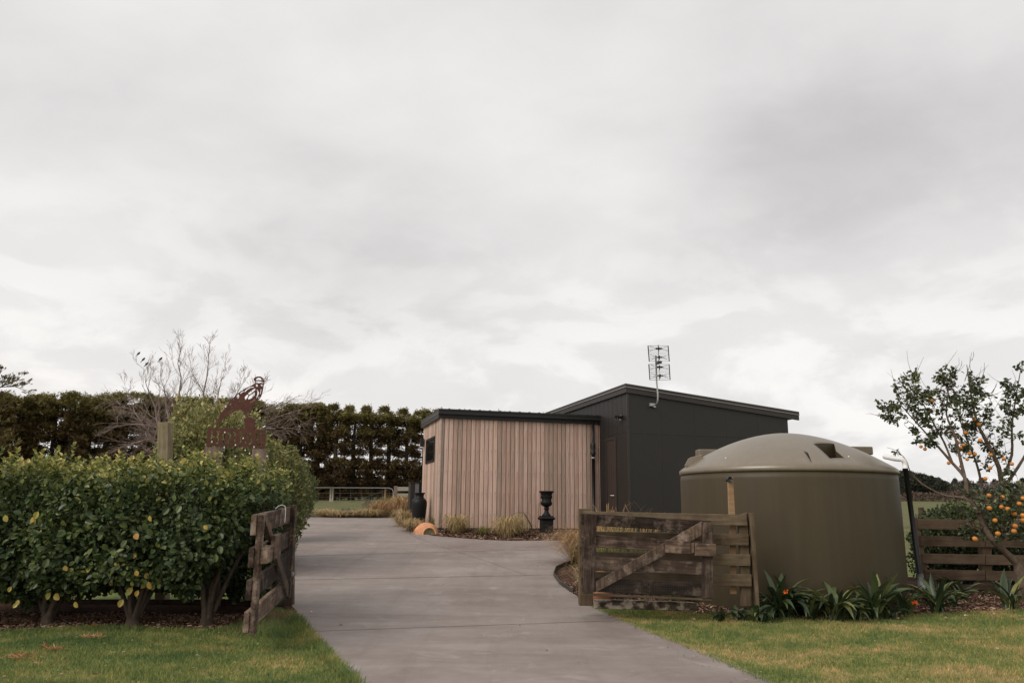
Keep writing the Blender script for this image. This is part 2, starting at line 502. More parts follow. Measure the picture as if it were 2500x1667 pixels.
def m_concrete():
    m, nt, b, out = newmat('driveway_concrete')
    v = coords(nt, 'P', (1, 1, 0))
    vs_ = coords(nt, 'P', (0.35, 1.6, 0))
    n1 = noise(nt, v, 0.5, 5, 0.6, 0.5)
    n2 = noise(nt, vs_, 1.3, 6, 0.6, 0.6)
    n3 = noise(nt, v, 60, 4, 0.6)
    n4 = noise(nt, v, 5, 5, 0.65)
    k = math_node(nt, 'ADD', math_node(nt, 'MULTIPLY', n1, 0.45), math_node(nt, 'MULTIPLY', n2, 0.35))
    k = math_node(nt, 'ADD', k, math_node(nt, 'MULTIPLY', n4, 0.2))
    c = ramp(nt, k, [(0.28, (0.130, 0.098, 0.082)), (0.42, (0.192, 0.154, 0.136)), (0.51, (0.234, 0.194, 0.174)), (0.60, (0.278, 0.238, 0.218)), (0.74, (0.36, 0.32, 0.30))])
    c = mixc(nt, 1.0, c, ramp(nt, n3, [(0.2, (0.90, 0.90, 0.90)), (0.8, (1.04, 1.04, 1.04))]), 'MULTIPLY')
    tr = noise(nt, coords(nt, 'P', (3.2, 0.28, 0)), 1.0, 5, 0.6, 0.8)          # tyre and water marks along the drive
    c = mixc(nt, ramp(nt, tr, [(0.50, (0, 0, 0)), (0.72, (0.30,) * 3)]), c, (0.125, 0.100, 0.086))
    bl = noise(nt, v, 1.9, 7, 0.7, 1.0)
    c = mixc(nt, ramp(nt, bl, [(0.56, (0, 0, 0)), (0.72, (0.40,) * 3)]), c, (0.42, 0.38, 0.355))
    vor = N(nt, 'ShaderNodeTexVoronoi'); vor.inputs['Scale'].default_value = 7
    lk(nt, v, vor.inputs['Vector'])
    sp = math_node(nt, 'MULTIPLY', math_node(nt, 'LESS_THAN', vor.outputs['Distance'], 0.05), 0.35)
    c = mixc(nt, sp, c, (0.09, 0.075, 0.065))
    lk(nt, c, b.inputs['Base Color'])
    lk(nt, ramp(nt, n1, [(0.3, (0.62,) * 3), (0.7, (0.8,) * 3)]), b.inputs['Roughness'])
    b.inputs['Specular IOR Level'].default_value = 0.35
    bump(nt, b, n3, 0.25, 0.003)
    return m
def m_cedar():
    m, nt, b, out = newmat('cedar_board')
    oi = N(nt, 'ShaderNodeObjectInfo')
    v = coords(nt, 'O', (16, 16, 0.9), True)
    g = noise(nt, v, 2.0, 6, 0.6, 0.3)
    v2 = coords(nt, 'O', (6, 6, 1.6), True)
    g2 = noise(nt, v2, 2.0, 6, 0.7)
    k = math_node(nt, 'MULTIPLY_ADD', oi.outputs['Random'], 0.70, 0.13)
    k = math_node(nt, 'ADD', k, math_node(nt, 'MULTIPLY_ADD', g, 1.0, -0.50))
    c = ramp(nt, k, [(0.03, (0.205, 0.165, 0.125)), (0.22, (0.330, 0.258, 0.202)), (0.42, (0.450, 0.300, 0.232)), (0.60, (0.520, 0.362, 0.290)), (0.80, (0.64, 0.470, 0.385)), (0.97, (0.60, 0.350, 0.225))])
    c = mixc(nt, ramp(nt, g2, [(0.5, (0, 0, 0)), (0.75, (0.45,) * 3)]), c, (0.42, 0.34, 0.30))
    # water streaks under the nail rows: dark above, fading down, jittered per board
    tc = N(nt, 'ShaderNodeTexCoord'); sp = N(nt, 'ShaderNodeSeparateXYZ'); lk(nt, tc.outputs['Object'], sp.inputs[0])
    ph = math_node(nt, 'FRACT', math_node(nt, 'MULTIPLY_ADD', sp.outputs[2], -1.85, math_node(nt, 'MULTIPLY', oi.outputs['Random'], 0.12)))
    st = math_node(nt, 'POWER', math_node(nt, 'SUBTRACT', 1.0, ph), 3.0)
    edge = math_node(nt, 'LESS_THAN', math_node(nt, 'ABSOLUTE', math_node(nt, 'SUBTRACT', sp.outputs[0], 0.012)), 0.007)
    c = mixc(nt, math_node(nt, 'MULTIPLY', math_node(nt, 'MULTIPLY', st, edge), 0.55), c, (0.16, 0.085, 0.06))
    lk(nt, c, b.inputs['Base Color']); b.inputs['Roughness'].default_value = 0.8
    b.inputs['Specular IOR Level'].default_value = 0.2
    bump(nt, b, g, 0.25, 0.003)
    return m
def m_mulch():
    m, nt, b, out = newmat('mulch_soil')
    v = coords(nt, 'P')
    n = noise(nt, v, 22, 6, 0.7)
    n2 = noise(nt, v, 2.2, 4, 0.6)
    c = ramp(nt, n, [(0.3, (0.020, 0.012, 0.008)), (0.55, (0.075, 0.040, 0.028)), (0.75, (0.16, 0.09, 0.065))])
    c = mixc(nt, ramp(nt, n2, [(0.45, (0, 0, 0)), (0.7, (0.5,) * 3)]), c, (0.13, 0.055, 0.030))
    lk(nt, c, b.inputs['Base Color']); b.inputs['Roughness'].default_value = 0.95
    b.inputs['Specular IOR Level'].default_value = 0.1
    bump(nt, b, n, 0.9, 0.03)
    return m
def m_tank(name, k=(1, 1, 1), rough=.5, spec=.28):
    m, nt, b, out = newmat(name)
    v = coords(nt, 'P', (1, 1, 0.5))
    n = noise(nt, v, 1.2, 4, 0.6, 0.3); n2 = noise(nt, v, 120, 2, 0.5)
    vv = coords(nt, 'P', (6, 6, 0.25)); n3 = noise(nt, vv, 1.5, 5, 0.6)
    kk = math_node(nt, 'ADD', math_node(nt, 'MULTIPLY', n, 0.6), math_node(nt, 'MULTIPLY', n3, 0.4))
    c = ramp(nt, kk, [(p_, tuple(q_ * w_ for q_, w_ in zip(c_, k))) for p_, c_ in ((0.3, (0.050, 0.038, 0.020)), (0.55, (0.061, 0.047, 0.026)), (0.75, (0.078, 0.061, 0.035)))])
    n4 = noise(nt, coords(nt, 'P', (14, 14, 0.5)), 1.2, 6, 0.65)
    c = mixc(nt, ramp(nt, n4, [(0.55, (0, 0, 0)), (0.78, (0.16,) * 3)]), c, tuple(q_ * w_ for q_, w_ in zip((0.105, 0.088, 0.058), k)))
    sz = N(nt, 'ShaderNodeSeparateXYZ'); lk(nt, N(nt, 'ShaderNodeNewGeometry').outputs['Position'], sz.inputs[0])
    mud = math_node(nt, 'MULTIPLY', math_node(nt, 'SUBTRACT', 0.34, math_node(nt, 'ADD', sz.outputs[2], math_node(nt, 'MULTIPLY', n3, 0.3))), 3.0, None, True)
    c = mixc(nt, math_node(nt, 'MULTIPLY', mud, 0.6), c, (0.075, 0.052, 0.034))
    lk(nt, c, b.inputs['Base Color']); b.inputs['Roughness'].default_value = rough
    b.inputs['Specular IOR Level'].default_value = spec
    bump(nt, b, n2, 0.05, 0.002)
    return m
def m_bark(name, a, b_, scale=18):
    m, nt, b, out = newmat(name)
    v = coords(nt, 'P', (1, 1, 0.5))
    n = noise(nt, v, scale, 6, 0.65); n2 = noise(nt, v, 3, 3)
    k = math_node(nt, 'ADD', math_node(nt, 'MULTIPLY', n, 0.6), math_node(nt, 'MULTIPLY', n2, 0.4))
    lk(nt, ramp(nt, k, [(0.35, a), (0.65, b_)]), b.inputs['Base Color'])
    b.inputs['Roughness'].default_value = 0.9; b.inputs['Specular IOR Level'].default_value = 0.15
    bump(nt, b, n, 0.5, 0.01)
    return m
def m_rndleaf(name, stops, rough=0.4):
    m, nt, b, out = newmat(name)
    oi = N(nt, 'ShaderNodeObjectInfo')
    v = coords(nt, 'O', (30, 2, 2), True)
    n = noise(nt, v, 1.5, 4, 0.6)
    k = math_node(nt, 'ADD', math_node(nt, 'MULTIPLY', oi.outputs['Random'], 0.75), math_node(nt, 'MULTIPLY', n, 0.35))
    c = ramp(nt, k, stops)
    lk(nt, c, b.inputs['Base Color']); b.inputs['Roughness'].default_value = rough
    b.inputs['Specular IOR Level'].default_value = 0.45
    t = N(nt, 'ShaderNodeBsdfTranslucent'); lk(nt, c, t.inputs[0])
    mx = N(nt, 'ShaderNodeMixShader'); mx.inputs[0].default_value = 0.15
    lk(nt, b.outputs[0], mx.inputs[1]); lk(nt, t.outputs[0], mx.inputs[2]); lk(nt, mx.outputs[0], out.inputs[0])
    return m

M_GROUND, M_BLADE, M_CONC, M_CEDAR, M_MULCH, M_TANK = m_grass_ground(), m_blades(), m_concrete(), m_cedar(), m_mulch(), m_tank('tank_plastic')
M_TANKLID = m_tank('tank_plastic_painted_skylight', (2.5, 2.6, 3.1), .36, .9)  # same plastic as the body, paler: sky light on the dome painted in
M_DARK = m_plain('charcoal_panel', (0.0135, 0.0112, 0.0094), 0.55, 0.10, 1.5, 'P', 0.05)
M_DARKTRIM = m_plain('charcoal_trim', (0.024, 0.0195, 0.0165), 0.5, 0.08, 3, 'P', 0.0)
M_BLACKTRIM = m_plain('black_fascia', (0.010, 0.0095, 0.009), 0.6, 0.1, 3, 'P', 0.0)
M_TRIMLIGHT = m_plain('folded_edge', (0.20, 0.18, 0.165), 0.35, 0.1, 3, 'P', 0.0)
M_FRAME = m_plain('window_frame_black', (0.012, 0.012, 0.012), 0.35, 0.1, 3, 'P', 0)
M_GLASS = m_plain('dark_glass', (0.008, 0.008, 0.009), 0.06, 0.05, 2, 'P', 0, spec=0.6)
M_PLINTH = m_plain('plinth_concrete', (0.21, 0.20, 0.195), 0.85, 0.15, 5)
M_URN = m_plain('black_cast_iron', (0.009, 0.0085, 0.008), 0.62, 0.35, 20, 'P', 0.5, spec=0.25)
M_VASE = m_plain('black_glazed_clay', (0.007, 0.007, 0.007), 0.5, 0.2, 8, 'P', 0.1, spec=0.25)
M_TERRA = m_plain('terracotta', (0.55, 0.25, 0.13), 0.85, 0.35, 9, 'P', 0.3)
M_TERRAIN = m_plain('terracotta_rim', (0.66, 0.38, 0.18), 0.85, 0.2, 12, 'P', 0.3)
M_GALV = m_plain('galvanised_steel', (0.42, 0.41, 0.40), 0.4, 0.2, 15, 'P', 0.1, metal=0.6)
M_WIRE = m_plain('galvanised_wire', (0.10, 0.09, 0.08), 0.6, 0.2, 15, 'P', 0)
M_MESHW = m_plain('rusty_netting_wire', (0.055, 0.045, 0.038), 0.7, 0.2, 15, 'P', 0)
M_PVCW = m_plain('white_pvc', (0.74, 0.73, 0.72), 0.4, 0.05, 6, 'P', 0)
M_PVCB = m_plain('black_pvc', (0.010, 0.010, 0.011), 0.5, 0.15, 6, 'P', 0)
M_PVCG = m_plain('grey_socket', (0.32, 0.32, 0.34), 0.6, 0.2, 20, 'P', 0.1)
M_CABG = m_plain('cabinet_grey', (0.19, 0.185, 0.185), 0.5, 0.1, 6, 'P', 0)
M_RUST = m_plain('rusted_steel', (0.078, 0.024, 0.014), 0.85, 0.35, 14, 'P', 0.3)
M_BLACK = m_plain('black_plastic', (0.012, 0.012, 0.012), 0.4, 0.15, 6, 'P', 0)
M_BULB = m_plain('frosted_bulb', (0.75, 0.70, 0.62), 0.3, 0.05, 6, 'P', 0)
M_ORANGE = m_plain('orange_peel', (0.56, 0.21, 0.03), 0.5, 0.3, 14, 'P', 0.4)
M_FLOWER = m_plain('orange_petal', (0.80, 0.17, 0.03), 0.6, 0.25, 30, 'P', 0)
M_WHITEP = m_wood('flaking_white_paint', [(0.40, (0.03, 0.022, 0.015)), (0.48, (0.10, 0.075, 0.055)), (0.53, (0.34, 0.28, 0.22)), (0.7, (0.50, 0.43, 0.36))], along=(4, 6, 6))
GATE_W = m_wood('weathered_dark_timber', [(0.36, (0.0092, 0.0051, 0.0033)), (0.48, (0.0239, 0.0144, 0.0100)), (0.58, (0.0552, 0.0354, 0.0258)), (0.70, (0.1564, 0.1096, 0.0833))], patch=4.5, patch_c=(0.2392, 0.1770, 0.1375))
GATE_L = m_wood('weathered_pale_timber', [(0.34, (0.0260, 0.0153, 0.0096)), (0.46, (0.0735, 0.0469, 0.0329)), (0.57, (0.1480, 0.1006, 0.0702)), (0.72, (0.3081, 0.2186, 0.1647))], patch=5, patch_c=(0.4740, 0.3660, 0.2864))
FENCE_W = m_wood('green_tinged_timber', [(0.32, (0.0405, 0.0270, 0.0149)), (0.48, (0.0880, 0.0605, 0.0365)), (0.60, (0.1296, 0.0930, 0.0582)), (0.74, (0.2029, 0.1515, 0.1026))], patch=2.5, patch_c=(0.1593, 0.1352, 0.0744), bmp=0.3)
FENCE_D = m_wood('dark_fence_timber', [(0.32, (0.022, 0.015, 0.010)), (0.5, (0.055, 0.038, 0.026)), (0.7, (0.10, 0.07, 0.05))])
FENCE_B = m_wood('brown_fence_timber', [(0.32, (0.0594, 0.0388, 0.0240)), (0.5, (0.1242, 0.0842, 0.0546)), (0.7, (0.1836, 0.1295, 0.0874))], bmp=0.3)
POST_W = m_wood('pale_post_timber', [(0.32, (0.13, 0.10, 0.055)), (0.5, (0.23, 0.185, 0.115)), (0.7, (0.33, 0.28, 0.19))])
SIGNP_W = m_wood('brown_post_timber', [(0.32, (0.075, 0.050, 0.038)), (0.5, (0.18, 0.125, 0.10)), (0.7, (0.30, 0.225, 0.185))])
STAKE_W = m_wood('tan_stake', [(0.32, (0.1584, 0.0910, 0.0462)), (0.5, (0.2592, 0.1610, 0.0858)), (0.7, (0.3312, 0.2310, 0.1386))])
FARRAIL = m_wood('grey_rail_timber', [(0.32, (0.17, 0.145, 0.11)), (0.5, (0.27, 0.24, 0.19)), (0.7, (0.36, 0.33, 0.27))])
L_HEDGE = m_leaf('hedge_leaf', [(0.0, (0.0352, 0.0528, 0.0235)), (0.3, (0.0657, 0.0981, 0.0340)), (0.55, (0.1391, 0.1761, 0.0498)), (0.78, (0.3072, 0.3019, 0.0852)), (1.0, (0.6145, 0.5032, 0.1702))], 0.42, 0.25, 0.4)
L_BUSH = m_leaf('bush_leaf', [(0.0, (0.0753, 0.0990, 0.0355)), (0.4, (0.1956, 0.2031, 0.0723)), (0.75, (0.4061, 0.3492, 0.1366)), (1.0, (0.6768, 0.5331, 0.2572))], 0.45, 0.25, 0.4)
L_BALL = m_leaf('small_leaf', [(0.0, (0.0605, 0.0831, 0.0303)), (0.5, (0.1512, 0.1752, 0.0605)), (1.0, (0.3830, 0.3689, 0.1607))], 0.45, 0.2)
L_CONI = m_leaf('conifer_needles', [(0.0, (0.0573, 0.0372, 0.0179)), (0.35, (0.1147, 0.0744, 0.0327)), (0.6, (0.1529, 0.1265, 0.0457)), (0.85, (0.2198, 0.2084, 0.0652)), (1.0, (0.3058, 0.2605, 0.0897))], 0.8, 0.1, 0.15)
L_PINE = m_leaf('far_pine', [(0.0, (0.022, 0.028, 0.020)), (0.5, (0.045, 0.055, 0.036)), (1.0, (0.085, 0.085, 0.055))], 0.8, 0.1, 0.15)
L_BARE = m_leaf('far_bare_twigs', [(0.0, (0.075, 0.052, 0.040)), (0.5, (0.15, 0.105, 0.085)), (1.0, (0.24, 0.175, 0.145))], 0.9, 0.1, 0.1)
L_CITRUS = m_leaf('citrus_leaf', [(0.0, (0.0367, 0.0528, 0.0276)), (0.5, (0.0750, 0.0932, 0.0386)), (0.85, (0.1418, 0.1553, 0.0524)), (1.0, (0.2835, 0.2639, 0.0828))], 0.34, 0.12, 0.5)
L_CREEP = m_leaf('creeper_leaf', [(0.0, (0.024, 0.038, 0.014)), (0.5, (0.055, 0.078, 0.026)), (1.0, (0.15, 0.16, 0.05))], 0.5, 0.2)
L_TUSS = m_leaf('tussock_blade', [(0.0, (0.14, 0.13, 0.05)), (0.25, (0.30, 0.25, 0.10)), (0.5, (0.46, 0.34, 0.17)), (0.75, (0.60, 0.43, 0.25)), (1.0, (0.72, 0.56, 0.38))], 0.7, 0.2, 0.25)
L_TUSG = m_leaf('green_tussock_blade', [(0.0, (0.075, 0.09, 0.03)), (0.5, (0.18, 0.18, 0.06)), (1.0, (0.38, 0.28, 0.12))], 0.7, 0.2, 0.25)
L_TUSR = m_leaf('russet_tussock_blade', [(0.0, (0.20, 0.13, 0.055)), (0.5, (0.42, 0.26, 0.125)), (1.0, (0.60, 0.42, 0.24))], 0.7, 0.2, 0.25)
L_BLUE = m_leaf('blue_green_blade', [(0.0, (0.09, 0.11, 0.075)), (0.5, (0.17, 0.19, 0.125)), (1.0, (0.30, 0.31, 0.21))], 0.7, 0.2, 0.25)
L_CHIP = m_leaf('bark_chip', [(0.0, (0.040, 0.020, 0.012)), (0.35, (0.12, 0.063, 0.040)), (0.7, (0.22, 0.135, 0.095)), (1.0, (0.50, 0.37, 0.28))], 0.9, 0, 0.15)
L_GREENW = m_leaf('broad_weed_leaf', [(0.0, (0.08, 0.13, 0.05)), (0.5, (0.15, 0.21, 0.08)), (1.0, (0.26, 0.32, 0.14))], 0.6, 0.2, 0.3)
L_STRAW = m_leaf('straw_blade', [(0.0, (0.16, 0.085, 0.050)), (0.5, (0.30, 0.18, 0.115)), (1.0, (0.46, 0.32, 0.22))], 0.85, 0.1, 0.15)
L_CLIVIA = m_rndleaf('strap_leaf', [(0.1, (0.020, 0.034, 0.018)), (0.5, (0.040, 0.064, 0.026)), (0.78, (0.080, 0.105, 0.036)), (0.95, (0.22, 0.21, 0.07))])
L_YELLOW = m_rndleaf('yellow_leaf_blade', [(0.1, (0.34, 0.15, 0.03)), (0.45, (0.44, 0.29, 0.05)), (0.95, (0.26, 0.27, 0.06))])
L_GREENP = m_rndleaf('green_leaf_blade', [(0.1, (0.032, 0.055, 0.024)), (0.5, (0.055, 0.085, 0.030)), (0.95, (0.12, 0.15, 0.05))])
L_RUSTL = m_rndleaf('fallen_leaf_blade', [(0.1, (0.18, 0.06, 0.02)), (0.5, (0.30, 0.12, 0.045)), (0.95, (0.45, 0.26, 0.10))])
B_DARK = m_bark('dark_bark', (0.028, 0.021, 0.016), (0.075, 0.058, 0.045))
B_HEDGE = m_bark('hedge_bark', (0.045, 0.032, 0.024), (0.14, 0.105, 0.08))
B_CITRUS = m_bark('citrus_bark', (0.060, 0.043, 0.031), (0.19, 0.142, 0.108), 34)
B_BARE = m_bark('bare_bark', (0.17, 0.125, 0.105), (0.36, 0.28, 0.245))
M_HEART = m_plain('far_bank', (0.05, 0.038, 0.028), 0.9, 0.4, 2)

# ------------------------------------------------------------------ the ground
def build_ground():
    ys = list(np.arange(-30, 0, 3.0)) + list(np.arange(0, 40, 0.25)) + list(np.arange(40, 120, 2.0)) + list(np.geomspace(120, 1500, 30))
    xs = sorted(set([round(v, 3) for v in list(np.linspace(-30, 30, 31)) + list(np.linspace(-120, 120, 61)) + [-1500, -900, -500, -250, 250, 500, 900, 1500]]))
    X, Y = np.meshgrid(xs, ys)
    V = np.stack([X, Y, Zn(Y, X)], -1).reshape(-1, 3)
    nx, ny = len(xs), len(ys)
    i = np.arange((ny - 1) * (nx - 1)); r, c = i // (nx - 1), i % (nx - 1)
    a = r * nx + c
    F = np.stack([a, a + 1, a + nx + 1, a + nx], 1)
    o = big_mesh('ground', V, F, M_GROUND, None, None, Vector((0, 0, 0)), 'structure', True)
build_ground()

def gp(lst): return [G(*p) for p in lst]
def flat(lst): return [(p.x, p.y) for p in lst]
DRIVE_PX_R = [(2080, 1780), (1960, 1706), (1860, 1658), (1700, 1587), (1620, 1556), (1560, 1533), (1490, 1502), (1440, 1478), (1400, 1452), (1366, 1428), (1352, 1408), (1358, 1392), (1385, 1380), (1425, 1372), (1560, 1366)]
DRIVE_PX_T = [(1640, 1350), (1600, 1330), (1500, 1322), (1400, 1321), (1320, 1321), (1250, 1322), (1180, 1319), (1110, 1314), (1055, 1309), (1010, 1299), (985, 1289), (970, 1279), (963, 1270), (968, 1262)]
DRIVE_PX_L = [(900, 1262), (760, 1261), (640, 1261), (520, 1262), (500, 1290), (600, 1340), (660, 1400), (692, 1440), (704, 1468), (728, 1505), (752, 1540), (790, 1585), (835, 1632), (880, 1680), (960, 1780)]
drive = flat(gp(DRIVE_PX_R + DRIVE_PX_T + DRIVE_PX_L))
# the drive goes on towards the road behind the camera
drive += [(-0.62, 3.5), (-0.7, -12), (3.6, -12), (2.75, 3.2)]

def sheet(name, poly, mat, lift, parent=None, cuts=(), kind=None, thick=0.0, step=0.4, zf=None):
    """polygon draped on the terrain; cuts = list of (point, normal) half planes kept on the +normal side"""
    bm = bmesh.new()
    vs_ = [bm.verts.new((x, y, 0)) for x, y in poly]
    bm.faces.new(vs_)
    bmesh.ops.triangulate(bm, faces=list(bm.faces))
    for co, no in cuts:
        bmesh.ops.bisect_plane(bm, geom=list(bm.verts) + list(bm.edges) + list(bm.faces), plane_co=Vector((co[0], co[1], 0)), plane_no=Vector((no[0], no[1], 0)), clear_inner=True)
    if not bm.faces:
        bm.free(); return None
    y0, y1 = min(v.co.y for v in bm.verts), max(v.co.y for v in bm.verts)
    x0, x1 = min(v.co.x for v in bm.verts), max(v.co.x for v in bm.verts)
    y = math.ceil(y0 / step) * step
    while y < y1:
        if y > 0: bmesh.ops.bisect_plane(bm, geom=list(bm.verts) + list(bm.edges) + list(bm.faces), plane_co=Vector((0, y, 0)), plane_no=Vector((0, 1, 0)))
        y += step
    if zf is not None:
        x = math.ceil(x0 / step) * step
        while x < x1:
            bmesh.ops.bisect_plane(bm, geom=list(bm.verts) + list(bm.edges) + list(bm.faces), plane_co=Vector((x, 0, 0)), plane_no=Vector((1, 0, 0)))
            x += step
    bmesh.ops.recalc_face_normals(bm, faces=list(bm.faces))
    if sum(f.normal.z for f in bm.faces) < 0: bmesh.ops.reverse_faces(bm, faces=list(bm.faces))
    for v in bm.verts:
        v.co.z = Z(v.co.x, v.co.y) + lift + (zf(v.co.x, v.co.y) if zf else 0)
    if thick:
        be = [e for e in bm.edges if len(e.link_faces) == 1]
        r = bmesh.ops.extrude_edge_only(bm, edges=be)
        for g in r['geom']:
            if isinstance(g, bmesh.types.BMVert): g.co.z -= thick
    cx, cy = (x0 + x1) / 2, (y0 + y1) / 2
    og = Vector((cx, cy, Z(cx, cy)))
    for v in bm.verts: v.co -= og
    me = bpy.data.meshes.new(name)
    bm.to_mesh(me); bm.free()
    o = link_mesh(name, me, mat, parent, Matrix.Translation(og))
    if kind: o['kind'] = kind
    return o

DW = bpy.data.objects.new('driveway', None); COL.objects.link(DW); place(DW, Matrix.Translation((0, 12, Z(0, 12))), None)
setp(DW, 'broad grey concrete driveway sweeping up from the foreground to the house', 'driveway', kind='structure')
M_JOINT = m_plain('joint_dirt', (0.035, 0.030, 0.026), 0.95, 0.3, 10)
sheet('joint_bed', drive, M_JOINT, 0.005, DW, step=0.4)
def hp(a, b, side, gap=0.011):
    A, B = G(*a), G(*b)
    d = Vector((B.x - A.x, B.y - A.y, 0)).normalized(); n = Vector((-d.y, d.x, 0)) * side
    return ((A.x + n.x * gap, A.y + n.y * gap), (n.x, n.y))
LC = ((900, 1541), (1505, 1519)); LB = ((900, 1415), (1287, 1407)); LA = ((960, 1353), (1410, 1341)); LD = ((1020, 1315), (1287, 1407)); LE = ((760, 1303), (960, 1302)); LF = ((700, 1480 + 210), (1500, 1690))
slabs = [
    [hp(*LF, 1, .016), hp(*LC, -1, .018)], [hp(*LF, -1, .016)],
    [hp(*LC, 1, .018), hp(*LB, -1, .022)],
    [hp(*LB, 1, .022), hp(*LA, -1, .02), hp(*LD, -1)], [hp(*LB, 1, .022), hp(*LA, -1, .02), hp(*LD, 1)],
    [hp(*LA, 1, .02), hp(*LE, -1, .02), hp(*LD, -1)], [hp(*LA, 1, .02), hp(*LE, -1, .02), hp(*LD, 1)],
    [hp(*LE, 1)]]
for cuts in slabs:
    sheet('concrete_slab', drive, M_CONC, 0.022, DW, cuts, thick=0.02)

# mulch beds
def mound(x, y): return 0.0
bed_L = flat(gp([(-300, 1562), (0, 1545), (150, 1537), (260, 1532), (420, 1540), (520, 1541), (575, 1533), (600, 1500)])) + [(-2.78, 8.3), (-2.85, 9.3), (-2.9, 10.6), (-9, 10.6)]
bed_S = flat(gp([(690, 1440), (704, 1466), (726, 1502), (716, 1508), (690, 1480), (672, 1462), (668, 1440)]))
gR = gp([(1354, 1400), (1354, 1410), (1368, 1430), (1402, 1454), (1442, 1480), (1600, 1493), (1760, 1503), (1850, 1508), (2000, 1509), (2200, 1504), (2350, 1497), (2500, 1490), (2620, 1484)])
bed_R = flat(gR) + [(9.0, 10.6), (9.0, 12.6), (2.0, 12.9)] + flat(gp([(1560, 1368), (1425, 1374), (1386, 1382), (1360, 1393)]))
bed_H = flat(gp([(1640, 1349), (1600, 1329), (1500, 1321), (1400, 1320), (1250, 1321), (1180, 1318), (1110, 1313), (1055, 1308), (1010, 1298), (985, 1288), (970, 1278), (964, 1270)])) + [(-3.4, 23.4), (6, 23.4), (8, 18)]
for nm, pl in (('hedge_bed', bed_L), ('gate_bed', bed_S), ('tank_bed', bed_R), ('house_bed', bed_H)):
    sheet('mulch_bed', pl, M_MULCH, 0.012, None, kind='structure')
def chips(name, poly, dens, smin, smax, ymax, ratio=0.35):
    P = np.array(poly); x0, y0 = P.min(0); x1, y1 = P.max(0)
    x0, x1 = max(x0, -5.8), min(x1, 8.2); y1 = min(y1, ymax)
    n = int((x1 - x0) * (y1 - y0) * dens)
    x, y = rng.uniform(x0, x1, n), rng.uniform(y0, y1, n)
    k = inpoly(x, y, poly); x, y = x[k], y[k]; n = len(x)
    z = Zn(y, x) + 0.014 + rng.random(n) * 0.022
    a = rng.uniform(0, 2 * np.pi, n)
    D = np.stack([np.cos(a), np.sin(a), rng.normal(0, .25, n)], 1)
    Nn = nrmz(np.stack([rng.normal(0, .35, n), rng.normal(0, .35, n), np.ones(n)], 1))
    L = rng.uniform(smin, smax, n)
    S = np.stack([L * ratio, L, np.full(n, 0.006)], 1)
    setp(scatter(name, np.stack([x, y, z], 1), D, Nn, S, BOXT, L_CHIP, None, rng.random(n) ** 1.4), kind='stuff')
chips('bark_mulch', bed_R, 1300, 0.02, 0.055, 12.6)
chips('bark_mulch', bed_L, 900, 0.015, 0.045, 9.4)
chips('bark_mulch', bed_H, 420, 0.03, 0.09, 21.0)
chips('bark_mulch', bed_S, 1500, 0.02, 0.05, 9.9)

# steel edging round the rounded end of the tank bed
edge_pts = [G(*p) for p in [(1560, 1366), (1490, 1368), (1425, 1372), (1385, 1380), (1358, 1392), (1352, 1408), (1366, 1428), (1400, 1452)]]
ed = MB()
for i in range(len(edge_pts) - 1):
    a, b = edge_pts[i], edge_pts[i + 1]
    d = (b - a).normalized(); n = Vector((-d.y, d.x, 0)) * 0.006
    ed.hexa([a - n, b - n, b + n, a + n] + [q + Vector((0, 0, 0.075)) for q in (a - n, b - n, b + n, a + n)])
setp(ed.build('garden_edging', M_BLACK), 'low black edging strip curving round the bark bed behind the open gate', 'edging')

# lawn blades
def lawn(name, poly, dens, hmin, hmax, holes, label=None):
    P = np.array(poly); x0, y0 = P.min(0); x1, y1 = P.max(0)
    n = int((x1 - x0) * (y1 - y0) * dens)
    x, y = rng.uniform(x0, x1, n), rng.uniform(y0, y1, n)
    k = inpoly(x, y, poly) & ~inpoly(x, y, drive)
    for h in holes: k &= ~inpoly(x, y, h)
    x, y = x[k], y[k]; n = len(x)
    # blades thin out with distance, where they are below a pixel anyway
    D = nrmz(np.stack([rng.normal(0, .42, n), rng.normal(0, .42, n), np.ones(n)], 1))
    a = rng.uniform(0, 2 * np.pi, n)
    Nn = np.stack([np.cos(a), np.sin(a), np.zeros(n)], 1)
    tall = 0.75 + 0.5 * (np.sin(x * 5.1 + 1.3 * np.sin(y * 4)) * np.sin(y * 6.3 + x) * 0.5 + 0.5)
    L = rng.uniform(hmin, hmax, n) * tall
    T = (np.array([(-.5, 0, 0), (.5, 0, 0), (.12, 1, .25), (-.12, 1, .25)]), np.array([(0, 1, 2, 3)]))
    S = np.stack([rng.uniform(0.004, 0.008, n), L, L], 1)
    setp(scatter(name, np.stack([x, y, Zn(y, x) - 0.003], 1), D, Nn, S, T, M_BLADE, None, rng.random(n)), kind='stuff')
bedLf = [(x, y) for x, y in bed_L]
lawn('lawn_grass', [(-5.6, 4.6), (-0.4, 4.6), (-1.2, 7.2), (-2.4, 10.2), (-2.9, 9.6), (-5.6, 9.6)], 6500, 0.018, 0.042, [bed_L, bed_S])
lawn('lawn_grass', [(0.6, 4.6), (7.2, 4.6), (8.2, 11.4), (0.8, 11.0)], 6000, 0.016, 0.040, [bed_R])
